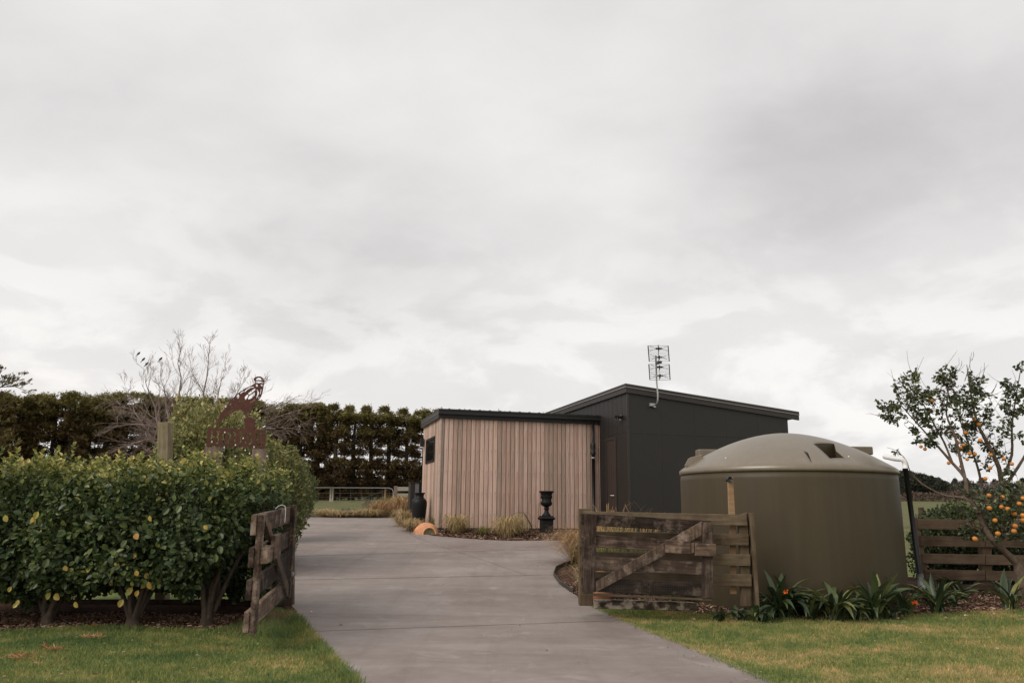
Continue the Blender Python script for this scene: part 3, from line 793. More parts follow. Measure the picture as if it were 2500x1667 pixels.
# tall unmown fringe along the beds and the drive edge
def fringe(name, pts, n, wid, hmin, hmax, mat=M_BLADE, tmin=0.0, tmax=1.0):
    pts = [Vector((p[0], p[1], 0)) for p in pts]
    seg = [(pts[i + 1] - pts[i]).length for i in range(len(pts) - 1)]
    s = np.array(seg) / sum(seg)
    k = rng.choice(len(seg), n, p=s); t = rng.random(n)
    A = np.array([p[:] for p in pts])
    q = A[k] + (A[k + 1] - A[k]) * t[:, None]
    q[:, 0] += rng.normal(0, wid, n); q[:, 1] += rng.normal(0, wid, n)
    q[:, 2] = Zn(q[:, 1], q[:, 0])
    D = nrmz(np.stack([rng.normal(0, .5, n), rng.normal(0, .5, n), np.ones(n)], 1))
    a = rng.uniform(0, 2 * np.pi, n)
    Nn = np.stack([np.cos(a), np.sin(a), np.zeros(n)], 1)
    L = rng.uniform(hmin, hmax, n)
    T = (np.array([(-.5, 0, 0), (.5, 0, 0), (.12, 1, .35), (-.12, 1, .35)]), np.array([(0, 1, 2, 3)]))
    setp(scatter(name, q, D, Nn, np.stack([rng.uniform(.004, .008, n), L, L], 1), T, mat, None, rng.uniform(tmin, tmax, n)), kind='stuff')
fringe('edge_grass', flat(gp([(1445, 1484), (1600, 1496), (1760, 1506), (1850, 1511), (2000, 1512), (2200, 1507), (2350, 1500), (2500, 1493), (2620, 1487)])), 9000, 0.04, 0.018, 0.05)
fringe('edge_grass', flat(gp([(1448, 1484), (1500, 1509), (1570, 1540), (1700, 1593), (1860, 1664), (1960, 1712)])), 5000, 0.022, 0.02, 0.055)
fringe('edge_grass', flat(gp([(-60, 1550), (0, 1547), (150, 1539), (260, 1534), (420, 1542), (520, 1543), (575, 1535), (610, 1522)])), 6500, 0.045, 0.018, 0.055)
fringe('edge_grass', flat(gp([(700, 1500), (722, 1510), (746, 1543), (784, 1588), (828, 1635), (870, 1680)])), 6000, 0.03, 0.03, 0.08)
fringe('edge_grass', [(-2.52, 8.9), (-2.45, 8.3), (-2.2, 7.9)], 3500, 0.09, 0.04, 0.11, tmax=0.4)
fringe('straw_litter', flat(gp([(628, 1545), (650, 1528), (672, 1505)])), 2200, 0.09, 0.02, 0.10, L_STRAW)
fringe('dry_litter', flat(gp([(0, 1522), (150, 1516), (300, 1512), (450, 1520), (560, 1520)])), 1500, 0.10, 0.02, 0.09, L_STRAW, 0, .6)
fringe('dry_litter', flat(gp([(2000, 1486), (2100, 1480), (2250, 1470), (2350, 1462)])), 900, 0.16, 0.04, 0.2, L_STRAW)

# ------------------------------------------------------------------ the house
A15 = math.radians(15.5)
U = Vector((math.cos(A15), math.sin(A15), 0)); V = Vector((-math.sin(A15), math.cos(A15), 0))
C0 = at(1068, 1288, 20.5)
E1 = hitp(1463, 1150, C0, U); E1.z = C0.z
L1 = hitp(1031, 1150, C0, V); L1.z = C0.z
ztop = 0.5 * (zfor(C0, 1023) + zfor(E1, 1031))
zfas = 0.5 * (zfor(C0, 1002.5) + zfor(E1, 1012))
W1, W2 = (E1 - C0).length, (L1 - C0).length
garage = empty('cedar_annex', C0, 'flat roofed annex clad in upright pinkish cedar boards, left of the charcoal building', 'building')
core = MB()
def rect_prism(o_, a, wa, b, wb, z0, z1):
    p = [o_, o_ + a * wa, o_ + a * wa + b * wb, o_ + b * wb]
    return [Vector((q.x, q.y, z0)) for q in p] + [Vector((q.x, q.y, z1)) for q in p]
core.hexa(rect_prism(C0 + U * 0.03 + V * 0.03, U, W1 - 0.03, V, W2 - 0.06, C0.z - 0.02, ztop + 0.02))
core.build('inner_wall', M_BLACK, garage)
pl = MB(); pl.hexa(rect_prism(C0 + U * 0.06 + V * 0.06, U, W1 - 0.06, V, W2 - 0.1, C0.z - 0.45, C0.z - 0.02))
pl.build('plinth', M_PLINTH, garage)
def cedar_mesh(w, h, t=0.022):
    me = bpy.data.meshes.new('cedar_board')
    g = 0.004
    # cross section with a shadow groove at one side
    prof = [(-w / 2 + g, 0), (-w / 2 + g, -t), (w / 2 - g - 0.016, -t), (w / 2 - g - 0.016, -t * 0.30), (w / 2 - g, -t * 0.30), (w / 2 - g, 0)]
    v = [(x, y, z) for z in (-h / 2, h / 2) for x, y in prof]
    n = len(prof)
    me.from_pydata(v, [], [tuple(reversed(range(n))), tuple(range(n, 2 * n))] + [(i, (i + 1) % n, (i + 1) % n + n, i + n) for i in range(n)])
    bm = bmesh.new(); bm.from_mesh(me); bmesh.ops.recalc_face_normals(bm, faces=bm.faces); bm.to_mesh(me); bm.free()
    me.materials.append(M_CEDAR)
    return me
nb = 37
bw = W1 / nb
hb = ztop - C0.z
meb = cedar_mesh(bw, hb)
def basis(X, Y, Zv, c):
    return Matrix(((X.x, Y.x, Zv.x, c.x), (X.y, Y.y, Zv.y, c.y), (X.z, Y.z, Zv.z, c.z), (0, 0, 0, 1)))
ZV = Vector((0, 0, 1))
for i in range(nb):
    c = C0 + U * (bw * (i + 0.5)) + ZV * (hb / 2 + random.uniform(-.003, .003)) + V * 0.028
    link_mesh('cedar_board', meb, M_CEDAR, garage, basis(U, V, ZV, c))
nb2 = int(round(W2 / bw)); bw2 = W2 / nb2
meb2 = cedar_mesh(bw2, hb)
for i in range(nb2):
    c = C0 + V * (bw2 * (i + 0.5)) + ZV * (hb / 2) + U * 0.028
    link_mesh('cedar_board', meb2, M_CEDAR, garage, basis(-V, U, ZV, c))
cb = MB(); cb.box(C0 + ZV * (hb / 2) + U * 0.010 + V * 0.010, (0.022, 0.022, hb / 2), U, V)
cb.build('corner_board', m_plain('pale_cedar_corner', (0.50, 0.38, 0.32), .8, .2, 9), garage)
# fascia, gutter and flashing
fs = MB()
Q0 = C0 - U * 0.06 - V * 0.06
fs.hexa(rect_prism(Q0, U, W1 + 0.08, V, 0.05, ztop - 0.015, zfas))
fs.build('fascia', M_BLACKTRIM, garage)
g2 = MB()
g2.hexa(rect_prism(Q0 - V * 0.085 - U * 0.01, U, W1 + 0.12, V, 0.08, ztop + 0.085, ztop + 0.19))
g2.hexa(rect_prism(Q0 - V * 0.10 - U * 0.012, U, W1 + 0.125, V, 0.018, ztop + 0.175, ztop + 0.205))
g2.build('gutter', M_BLACKTRIM, garage)
f2 = MB(); f2.hexa(rect_prism(Q0 + V * 0.052, U, 0.05, V, W2 + 0.1, ztop - 0.015, zfas)); f2.build('fascia', M_DARKTRIM, garage)
f3 = MB(); f3.hexa(rect_prism(Q0 - U * 0.012 + V * 0.01, U, 0.010, V, W2 + 0.1, ztop + 0.105, ztop + 0.118)); f3.build('flashing', M_TRIMLIGHT, garage)
rf = MB(); rf.hexa(rect_prism(Q0 + V * 0.052 + U * 0.052, U, W1 + 0.02, V, W2 + 0.04, ztop + 0.05, zfas + 0.02))
for i in range(16):
    rf.box(Q0 + U * (0.3 + i * W1 / 16) + V * (W2 / 2 + 0.1) + ZV * (zfas + 0.03 - C0.z), (0.02, W2 / 2 - 0.02, 0.012), U, V)
rf.build('roof', M_DARKTRIM, garage)
# window on the end wall
wp = [hitp(px, py, C0 - U * 0.0, V) for px, py in ((1060.5, 1125), (1039.5, 1133), (1039.5, 1076), (1060.5, 1063))]
wz0, wz1 = 0.5 * (wp[0].z + wp[1].z), 0.5 * (wp[2].z + wp[3].z)
wa, wb = (wp[0] - C0).dot(V), (wp[1] - C0).dot(V)
fr = MB()
for (a0, a1, z0, z1) in ((wa, wb, wz0, wz0 + .06), (wa, wb, wz1 - .06, wz1), (wa, wa + .06, wz0 + .06, wz1 - .06), (wb - .06, wb, wz0 + .06, wz1 - .06)):
    fr.hexa(rect_prism(C0 - U * 0.02 + V * a0, U, 0.05, V, a1 - a0, z0, z1))
wf = fr.build('window_frame', M_FRAME, garage)
pn = MB(); pn.hexa(rect_prism(C0 + U * 0.000 + V * (wa + .06), U, 0.01, V, wb - wa - .12, wz0 + .06, wz1 - .06)); pn.build('pane', M_GLASS, wf)
wl = empty('wall_light', hitp(1036, 1080, C0, V), 'small black box light on the narrow end wall of the cedar annex', 'wall light')
q = hitp(1036, 1080, C0, V)
b_ = MB(); b_.box(q - U * 0.07, (0.05, 0.06, 0.12), U, V); b_.build('lamp_housing', M_BLACK, wl)
b_ = MB(); b_.box(q - U * 0.01, (0.012, 0.04, 0.05), U, V); b_.build('mounting_plate', M_BLACK, wl)
# downpipe
dp = empty('downpipe', E1, 'black downpipe fixed at the right end of the cedar wall', 'downpipe')
def onfront(px, py, off=0.0): return hitp(px, py, C0 - V * off, U)
d0, d1, d2 = onfront(1447, 1022, .06), onfront(1448.5, 1090, .06), onfront(1452, 1290, .06)
x_ = MB(); x_.tube([d0, Vector((d0.x, d0.y, d1.z + .12))], 0.037, 12); x_.build('pipe', M_BLACKTRIM, dp)
x_ = MB(); x_.lathe([(0.037, 0.14), (0.062, 0.06), (0.064, -0.02), (0.045, -0.10), (0.062, -0.14), (0.062, -0.20), (0.04, -0.24)][::-1], Vector((d0.x, d0.y, d1.z)), 14); x_.build('leaf_diverter', M_BLACKTRIM, dp)
x_ = MB(); x_.tube([Vector((d0.x, d0.y, d1.z - .24)), Vector((d0.x, d0.y, C0.z - 0.1))], 0.040, 12); x_.build('pipe', M_BLACKTRIM, dp)
x_ = MB(); x_.lathe([(0.048, -0.02), (0.048, 0.02)], Vector((d0.x, d0.y, d1.z - .30)), 14); x_.build('bracket', M_PVCG, dp)
x_ = MB(); x_.tube([E1 + U * 0.01 - V * .03 + ZV * 0, E1 + U * 0.01 - V * .03 + ZV * (hb - .05)], 0.022, 4, smooth=False); x_.build('corner_trim', M_CEDAR, dp)

# charcoal building
D1 = hitp(1535, 1150, E1, V)
D1.z = Z(D1.x, D1.y)
shed = empty('charcoal_building', D1, 'tall charcoal building with a lean-to roof sloping down to the right behind the water tank', 'building')
LF_ = hitp(1330, 1010, D1, V)
LENV = (LF_ - D1).length
RR = hitp(1926, 1080, D1, U)
LENU = (Vector((RR.x, RR.y, 0)) - Vector((D1.x, D1.y, 0))).length
zt0 = zfor(D1, 957); zt1 = zfor(RR, 1020)
zr0 = zfor(D1, 937.5) - 0.0; zm0 = zfor(D1, 947)
slope = (zt1 - zt0) / LENU
def slab_on(Pa, da, la, db, lb, off0, off1, z_shift=0.0):
    """prism following the roof slope; da=U direction start.. off0/off1 heights over the wall top"""
    pts = [Pa, Pa + da * la, Pa + da * la + db * lb, Pa + db * lb]
    def zt(p): return zt0 + slope * (p - D1).dot(U)
    return [Vector((p.x, p.y, zt(p) + off0)) for p in pts] + [Vector((p.x, p.y, zt(p) + off1)) for p in pts]
hm = 0.03
k = MB(); 
pts = [D1 + U * hm + V * hm, D1 + U * (LENU - hm) + V * hm, D1 + U * (LENU - hm) + V * LENV, D1 + U * hm + V * LENV]
k.hexa([Vector((p.x, p.y, D1.z - 0.3)) for p in pts] + [Vector((p.x, p.y, zt0 + slope * (p - D1).dot(U) + 0.02)) for p in pts])
k.build('inner_wall', M_BLACK, shed)
zj = zfor(D1, 1055)
# right face panels in two rows
npn = 5
for i in range(npn):
    u0, u1 = LENU * i / npn, LENU * (i + 1) / npn
    for row in (0, 1):
        g_ = 0.0012
        a, b = u0 + g_, u1 - g_
        zl0, zl1 = (D1.z - 0.25, D1.z - 0.25) if row == 0 else (zj + 0.002, zj + 0.002)
        zh0, zh1 = (zj - 0.002, zj - 0.002) if row == 0 else (zt0 + slope * a + 0.01, zt0 + slope * b + 0.01)
        if i == npn - 1: b = LENU
        P = [D1 + U * a, D1 + U * b]
        pts = []
        for (q0, z0_), (q1, z1_) in (((P[0], zl0), (P[1], zl1)), ((P[0], zh0), (P[1], zh1))):
            pts += [Vector((q0.x, q0.y, z0_)), Vector((q1.x, q1.y, z1_)), Vector((q1.x, q1.y, z1_)) + V * hm, Vector((q0.x, q0.y, z0_)) + V * hm]
        mb = MB(); mb.hexa(pts); mb.build('wall_panel', M_DARK, shed)
mb = MB(); p = D1 - V * 0.006 
mb.hexa(rect_prism(D1 - V * 0.008 - U * 0.0, U, LENU, V, 0.008, zj - 0.012, zj + 0.002)); mb.build('joint_strip', M_DARKTRIM, shed)
mb = MB(); mb.hexa(rect_prism(D1 - V * 0.012 - U * 0.012, U, 0.05, V, 0.05, D1.z - 0.25, zt0 - 0.01)); mb.build('corner_flashing', M_DARKTRIM, shed)
# left face: grooved boards over a flat lower panel
vb = 0.30
v0 = 0.055
nV = int((LENV) / vb)
mev = None
zlow = zfor(D1, 1055)
for i in range(nV):
    mb = MB()
    mb.hexa(rect_prism(D1 + V * (v0 + i * vb + 0.006) - U * 0.0, U, 0.028, V, vb - 0.012, zlow + 0.004, zt0 + 0.005))
    mb.build('wall_board', M_DARK, shed)
dV = (D1 - E1).length
du0, du1 = 0.30, 0
dq = [hitp(px, 1150, D1, V) for px in (1506, 1480)]
s0, s1 = (dq[0] - D1).dot(V), (dq[1] - D1).dot(V)
zd = zfor(dq[0], 1065)
for a, b in ((v0, s0), (s1, LENV)):
    mb = MB(); mb.hexa(rect_prism(D1 + V * a, U, 0.028, V, b - a, D1.z - 0.25, zlow)); mb.build('wall_panel', M_DARK, shed)
mb = MB(); mb.hexa(rect_prism(D1 + V * (s0 + .001), U, 0.028, V, s1 - s0 - .002, zd, zlow)); mb.build('wall_panel', M_DARK, shed)
M_DOOR = m_plain('dark_brown_door', (0.035, 0.024, 0.020), 0.45, 0.1, 3, 'P', 0)
dfr = MB()
for a, b, z0, z1 in ((s0 + .002, s0 + .07, D1.z - .2, zd - .002), (s1 - .07, s1 - .002, D1.z - .2, zd - .002), (s0 + .071, s1 - .071, zd - .07, zd - .002)):
    dfr.hexa(rect_prism(D1 + V * a - U * .015, U, 0.043, V, b - a, z0, z1))
dfr.build('door_frame', M_DARKTRIM, shed)
nd = 4
dr = MB(); wdt = (s1 - s0 - .142) / nd
for i in range(nd): dr.hexa(rect_prism(D1 + V * (s0 + .071 + i * wdt + .004), U, 0.03, V, wdt - .008, D1.z - .2, zd - .072))
dr = dr.build('door', M_DOOR, shed)
hh = MB(); hq = D1 + V * (s0 + .2) + ZV * 1.0; hh.tube([hq - U * .01, hq - U * .05, hq - U * .05 + V * .12], .012, 8); hh.build('handle', M_GALV, dr)
# roof edge: lower fascia, folded edge line, upper flashing, roof sheet
ov = 0.10
LROOF = LENU + 0.32
def edge(off_out, w, off0, off1, name, mat):
    a = MB(); a.hexa(slab_on(D1 - V * off_out - U * off_out, U, LROOF + off_out, V, w, off0, off1)); a.build(name, mat, shed)
    b = MB(); b.hexa(slab_on(D1 - V * (off_out - w) - U * off_out, U, w, V, LENV + off_out - w, off0, off1)); b.build(name, mat, shed)
t1 = zm0 - zt0; t2 = zr0 - zt0
edge(0.055, 0.05, -0.02, t1, 'fascia', M_DARKTRIM)
edge(0.080, 0.07, t1 + 0.001, t1 + 0.022, 'folded_edge', M_TRIMLIGHT)
edge(0.070, 0.06, t1 + 0.023, t2, 'barge_flashing', M_DARKTRIM)
a = MB(); a.hexa(slab_on(D1 + V * 0.001 + U * 0.001, U, LROOF - .01, V, LENV, 0.03, t2 - 0.02)); a.build('roof', M_DARKTRIM, shed)

# security light on the charcoal corner
q = hitp(1519, 1018, D1, V)
sec = empty('security_light', q, 'twin black security light under the eaves near the charcoal corner', 'security light')
a = MB(); a.box(q - U * 0.02, (0.02, 0.05, 0.04), U, V); a.build('base', M_BLACK, sec)
for s in (-1, 1):
    c = q - U * 0.10 + V * 0.06 * s
    a = MB(); a.tube([c + U * 0.05 + ZV * .02, c - U * 0.03 - ZV * .01, c - U * 0.06 - ZV * .02], [0.028, 0.05, 0.052], 10); a.build('lamp_head', M_BLACK, sec)
a = MB(); a.lathe([(0.005, -.085), (0.022, -.075), (0.025, -.05)], q - U * 0.05, 8); a.build('sensor', M_BULB, sec)

# TV antenna on a cranked mast
def QA(px, py, off=0.30): return hitp(px, py, D1 - V * off, U)
ant = empty('tv_antenna', QA(1590, 990, 0.02), 'grid television antenna on a cranked galvanised mast above the charcoal roof edge', 'antenna')
a = MB()
a.tube([QA(1593, 988, .02), QA(1598, 988, .12), QA(1603, 986, .25), QA(1605.5, 978), QA(1606, 965), QA(1603, 930), QA(1601, 868)], 0.020, 8)
a.build('mast', M_GALV, ant)
a = MB(); c = QA(1592, 988, .03); a.box(c, (0.07, 0.03, 0.035), U, V); a.box(c + U * .05 - ZV * .05, (.03, .05, .015), U, V); a.build('bracket', M_GALV, ant)
def bar(mb, p0, p1, r, n=4, off=.38): mb.tube([QA(*p0, off), QA(*p1, off)], r, n)
for (xl0, yt, xr0, yb, dx) in ((1582, 844, 1631, 882, 3), (1584, 889, 1633.5, 927, 2.5)):
    a = MB()
    bar(a, (xl0, yt), (xl0 + dx, yb), 0.016, 4); a.build('reflector_side', M_BLACK, ant)
    a = MB(); bar(a, (xr0, yt), (xr0 + dx, yb), 0.016, 4); a.build('reflector_side', M_BLACK, ant)
    a = MB()
    for i in range(9):
        t = i / 8
        bar(a, (xl0 + dx * t, yt + (yb - yt) * t), (xr0 + dx * t, yt + (yb - yt) * t), 0.0045 if i % 2 else 0.006, 4)
    a.build('reflector_grid', M_GALV, ant)
    for t in (0.18, 0.74):
        cx, cy = (xl0 + xr0) / 2 + dx * t + 1.0, yt + (yb - yt) * t
        a = MB()
        for sx in (-1, 1):
            for sy in (-1, 1):
                a.tube([QA(cx + sx * 6, cy, .46), QA(cx + sx * 22, cy + sy * 6, .46)], 0.006, 4)
        a.build('bow_tie', M_GALV, ant)
        a = MB(); a.tube([QA(cx - 7, cy, .46), QA(cx + 7, cy, .46)], 0.02, 6); a.tube([QA(cx, cy - 4, .46), QA(cx, cy + 6, .46)], 0.014, 6)
        a.tube([QA(cx, cy, .38), QA(cx, cy, .46)], .012, 5); a.build('insulator', M_BLACK, ant)
a = MB(); bar(a, (1607, 842), (1610, 928), 0.010, 6, .42); a.build('boom', M_GALV, ant)
a = MB(); a.box(QA(1610, 884, .42), (0.05, 0.04, 0.028), U, V); a.tube([QA(1602, 889, .30), QA(1609, 886, .42)], .022, 6); a.build('junction_box', M_BLACK, ant)

# cabinet beside the annex
cp = at(1017, 1250, 23.5)
cab = empty('utility_cabinet', (cp.x, cp.y, Z(cp.x, cp.y)), 'grey and black metal cabinet standing behind the tall black vase', 'cabinet')
cx0 = at(1003, 1170, 23.5); cx1 = at(1033, 1170, 23.5)
zc0, zc1 = Z(cp.x, cp.y), at(1017, 1177, 23.5).z
b0 = Vector((cx0.x, 23.5, 0))
wd = cx1.x - cx0.x
a = MB(); a.hexa(rect_prism(b0, U, wd * .37, V, 0.4, zc0, zc1 - .02)); a.build('side_panel', M_DARKTRIM, cab)
a = MB(); a.hexa(rect_prism(b0 + U * (wd * .375), U, wd * .32, V, 0.4, zc0, zc1 - .02)); a.build('front_panel', M_CABG, cab)
a = MB(); a.hexa(rect_prism(b0 + U * (wd * .70), U, wd * .5, V, 0.4, zc0, zc1 - .02)); a.build('door_panel', M_BLACK, cab)
a = MB(); a.hexa(rect_prism(b0 - U * .02 - V * .02, U, wd * 1.25, V, 0.44, zc1 - .019, zc1 + .01)); a.build('lid', M_DARKTRIM, cab)

# ------------------------------------------------------------------ things in front of the house
def sc_at(px, Y): return Y / FPX
# tall black vase
p = G(1020, 1290); Yv = p.y
def vase():
    c = at(1022, 1283, 21.4); zt = at(1022, 1203, 21.4).z; z0 = Z(c.x, 21.4)
    H = zt - z0
    e = empty('floor_vase', (c.x, c.y, z0), 'tall matt black vase standing at the corner of the cedar annex', 'vase')
    k = 21.4 / FPX
    prof = [(0.0, 0), (13 * k, 0), (13.2 * k, 0.03 * H), (15 * k, 0.25 * H), (17.2 * k, 0.5 * H), (18.3 * k, 0.66 * H), (18.2 * k, 0.74 * H), (17 * k, 0.79 * H), (13 * k, 0.845 * H), (10.4 * k, 0.87 * H), (10.2 * k, 0.92 * H), (10.9 * k, 0.965 * H), (12.8 * k, 0.985 * H), (13 * k, 1.0 * H), (11.4 * k, 1.0 * H), (9.6 * k, 0.95 * H), (9.6 * k, 0.88 * H)]
    a = MB(); a.lathe(prof[:14], Vector((c.x, c.y, z0)), 36); a.build('body', M_VASE, e)
    a = MB(); a.lathe([(11 * k, 0.988 * H), (13 * k, 0.99 * H), (13.4 * k, 1.0 * H), (13 * k, 1.012 * H), (11 * k, 1.008 * H), (10 * k, .99 * H)], Vector((c.x, c.y, z0)), 36); a.build('rim', M_VASE, e)
vase()
def urn():
    Yu = min(G(1334, 1303).y, 20.3)
    c = at(1334, 1300, Yu); z0 = Z(c.x, Yu) + .012; zt = at(1334, 1198, Yu).z
    k = Yu / FPX; H = zt - z0
    e = empty('garden_urn', (c.x, c.y, z0), 'black classical urn on a square pedestal against the cedar boards', 'urn')
    r2 = math.sqrt(2)
    def sq(prof, name, par=e):
        a = MB(); a.lathe([(r * r2, z) for r, z in prof], Vector((c.x, c.y, z0)), 4, smooth=False, rot=math.pi / 4 + 0.25); return a.build(name, M_URN, par, bevel=.004)
    sc = H / 104.0
    ped = sq([(14.5 * k, 0), (14.5 * k, 3 * sc), (13 * k, 4 * sc), (13 * k, 31 * sc), (13.5 * k, 33 * sc)], 'pedestal')
    sq([(14 * k, 33 * sc), (17.5 * k, 36 * sc), (17.5 * k, 37.5 * sc), (15.5 * k, 39 * sc), (14 * k, 41 * sc), (14 * k, 43 * sc)], 'pedestal_cap')
    a = MB()
    a.lathe([(11 * k, 43 * sc), (10.5 * k, 45 * sc), (7 * k, 49 * sc), (4.6 * k, 53 * sc), (4.4 * k, 56 * sc), (4.6 * k, 58 * sc), (6.5 * k, 60 * sc), (7 * k, 61.5 * sc), (5 * k, 63 * sc), (4.6 * k, 65 * sc)], Vector((c.x, c.y, z0)), 24)
    a.build('stem', M_URN, e)
    a = MB()
    a.lathe([(4.6 * k, 65 * sc), (9 * k, 67 * sc), (12.5 * k, 71 * sc), (13.3 * k, 75 * sc), (12.6 * k, 78 * sc), (11.6 * k, 80 * sc), (11.8 * k, 86 * sc), (12.8 * k, 93 * sc), (14.5 * k, 99 * sc), (18.2 * k, 101.5 * sc), (18.4 * k, 103.5 * sc), (17 * k, 104 * sc), (13.5 * k, 100 * sc), (12 * k, 90 * sc)], Vector((c.x, c.y, z0)), 32)
    a.build('bowl', M_URN, e)
    a = MB()   # relief of leaves round the bowl and gadroons below
    for i in range(20):
        t = 2 * math.pi * i / 20
        rr = 12.6 * k
        cc = Vector((c.x + math.cos(t) * rr, c.y + math.sin(t) * rr, z0 + (88 + 2.5 * (i % 2)) * sc))
        a.lathe([(0.001, -.035), (.012, -.02), (.016, 0), (.010, .02), (.001, .035)], cc, 6)
    for i in range(24):
        t = 2 * math.pi * i / 24
        a.tube([Vector((c.x + math.cos(t) * r * k, c.y + math.sin(t) * r * k, z0 + z * sc)) for r, z in ((6, 66.2), (10, 68.5), (12.9, 72.5), (13.4, 75))], [.006, .010, .012, .005], 5)
    a.build('relief', M_URN, e, kind='stuff')
urn()
# bamboo stake
p = G(1311, 1302)
a = MB(); a.tube([Vector((p.x, p.y, p.z)), at(1316.5, 1226, p.y + .1)], [0.008, 0.007], 7)
for t in (.2, .45, .7, .9):
    q = Vector((p.x, p.y, p.z)).lerp(at(1316.5, 1226, p.y + .1), t); a.lathe([(.009, -.006), (.0105, 0), (.009, .006)], q, 7)
setp(a.build('bamboo_stake', STAKE_W), 'thin pale bamboo stake leaning beside the black urn', 'stake')

# half buried terracotta pot
def half_pot():
    Yp = min(G(1042, 1304).y - .05, 19.9)
    c = at(1042, 1304, Yp); z0 = Z(c.x, Yp) + 0.01
    k = Yp / FPX
    e = empty('terracotta_pot', (c.x, c.y, z0), 'orange terracotta pot lying half sunk in the bark beside the black vase', 'pot')
    ax = Vector((0.42, -0.90, 0.12)).normalized()       # mouth points to the camera and a little right
    side = ax.cross(ZV).normalized(); upv = side.cross(ax)
    cc = Vector((c.x - 0.02, c.y + .1, z0 - 0.03))
    def ring(dist, r, n=28): return [cc + ax * dist + (side * math.cos(2 * math.pi * i / n) + upv * math.sin(2 * math.pi * i / n)) * r for i in range(n)]
    prof = [(-0.36, 0.10), (-0.32, 0.20), (-0.18, 0.29), (-0.02, 0.315), (0.08, 0.30), (0.16, 0.255), (0.20, 0.205), (0.215, .17)]
    def surf(prof, name, mat):
        vs_, fs_ = [], []
        n = 28
        for d, r in prof: vs_ += ring(d, r)
        for i in range(len(prof) - 1):
            for j in range(n):
                j2 = (j + 1) % n; fs_.append((i * n + j, i * n + j2, (i + 1) * n + j2, (i + 1) * n + j))
        m = MB(); m.add(vs_, fs_, True); return m.build(name, mat, e)
    surf(prof, 'body', M_TERRA)
    surf([(0.205, 0.178), (0.235, 0.180), (0.24, 0.155), (0.20, 0.150)], 'rim', M_TERRAIN)
    surf([(0.215, 0.152), (0.205, 0.13), (0.20, 0.001)], 'soil_fill', m_plain('mossy_soil', (0.19, 0.15, 0.075), 0.95, 0.4, 25, 'P', .8))
half_pot()
p = G(1470, 1398)
# second pot glimpsed behind the gate
a = MB(); c = at(1466, 1404, 10.9)
a.lathe([(0.03, -.22), (0.13, -.20), (0.19, 0.0), (0.17, .12), (0.07, .17)], Vector((c.x, c.y, Z(c.x, 10.9) + .22)), 24)
setp(a.build('terracotta_pot', M_TERRA), 'rounded terracotta pot glimpsed between the rails of the right hand gate', 'pot')

# garden spike light
p = G(1001, 1305)
sp_ = empty('garden_light', p, 'little black spike light at the edge of the drive by the terracotta pot', 'garden light')
a = MB(); a.tube([p - ZV * .03, p + ZV * 0.14], 0.008, 6); a.build('spike', M_BLACK, sp_)
a = MB(); a.tube([p + Vector((0, .05, .15)), p + Vector((0, -.01, .17)), p + Vector((0, -.05, .18))], [.018, .033, .035], 10); a.build('lamp_head', M_BLACK, sp_)

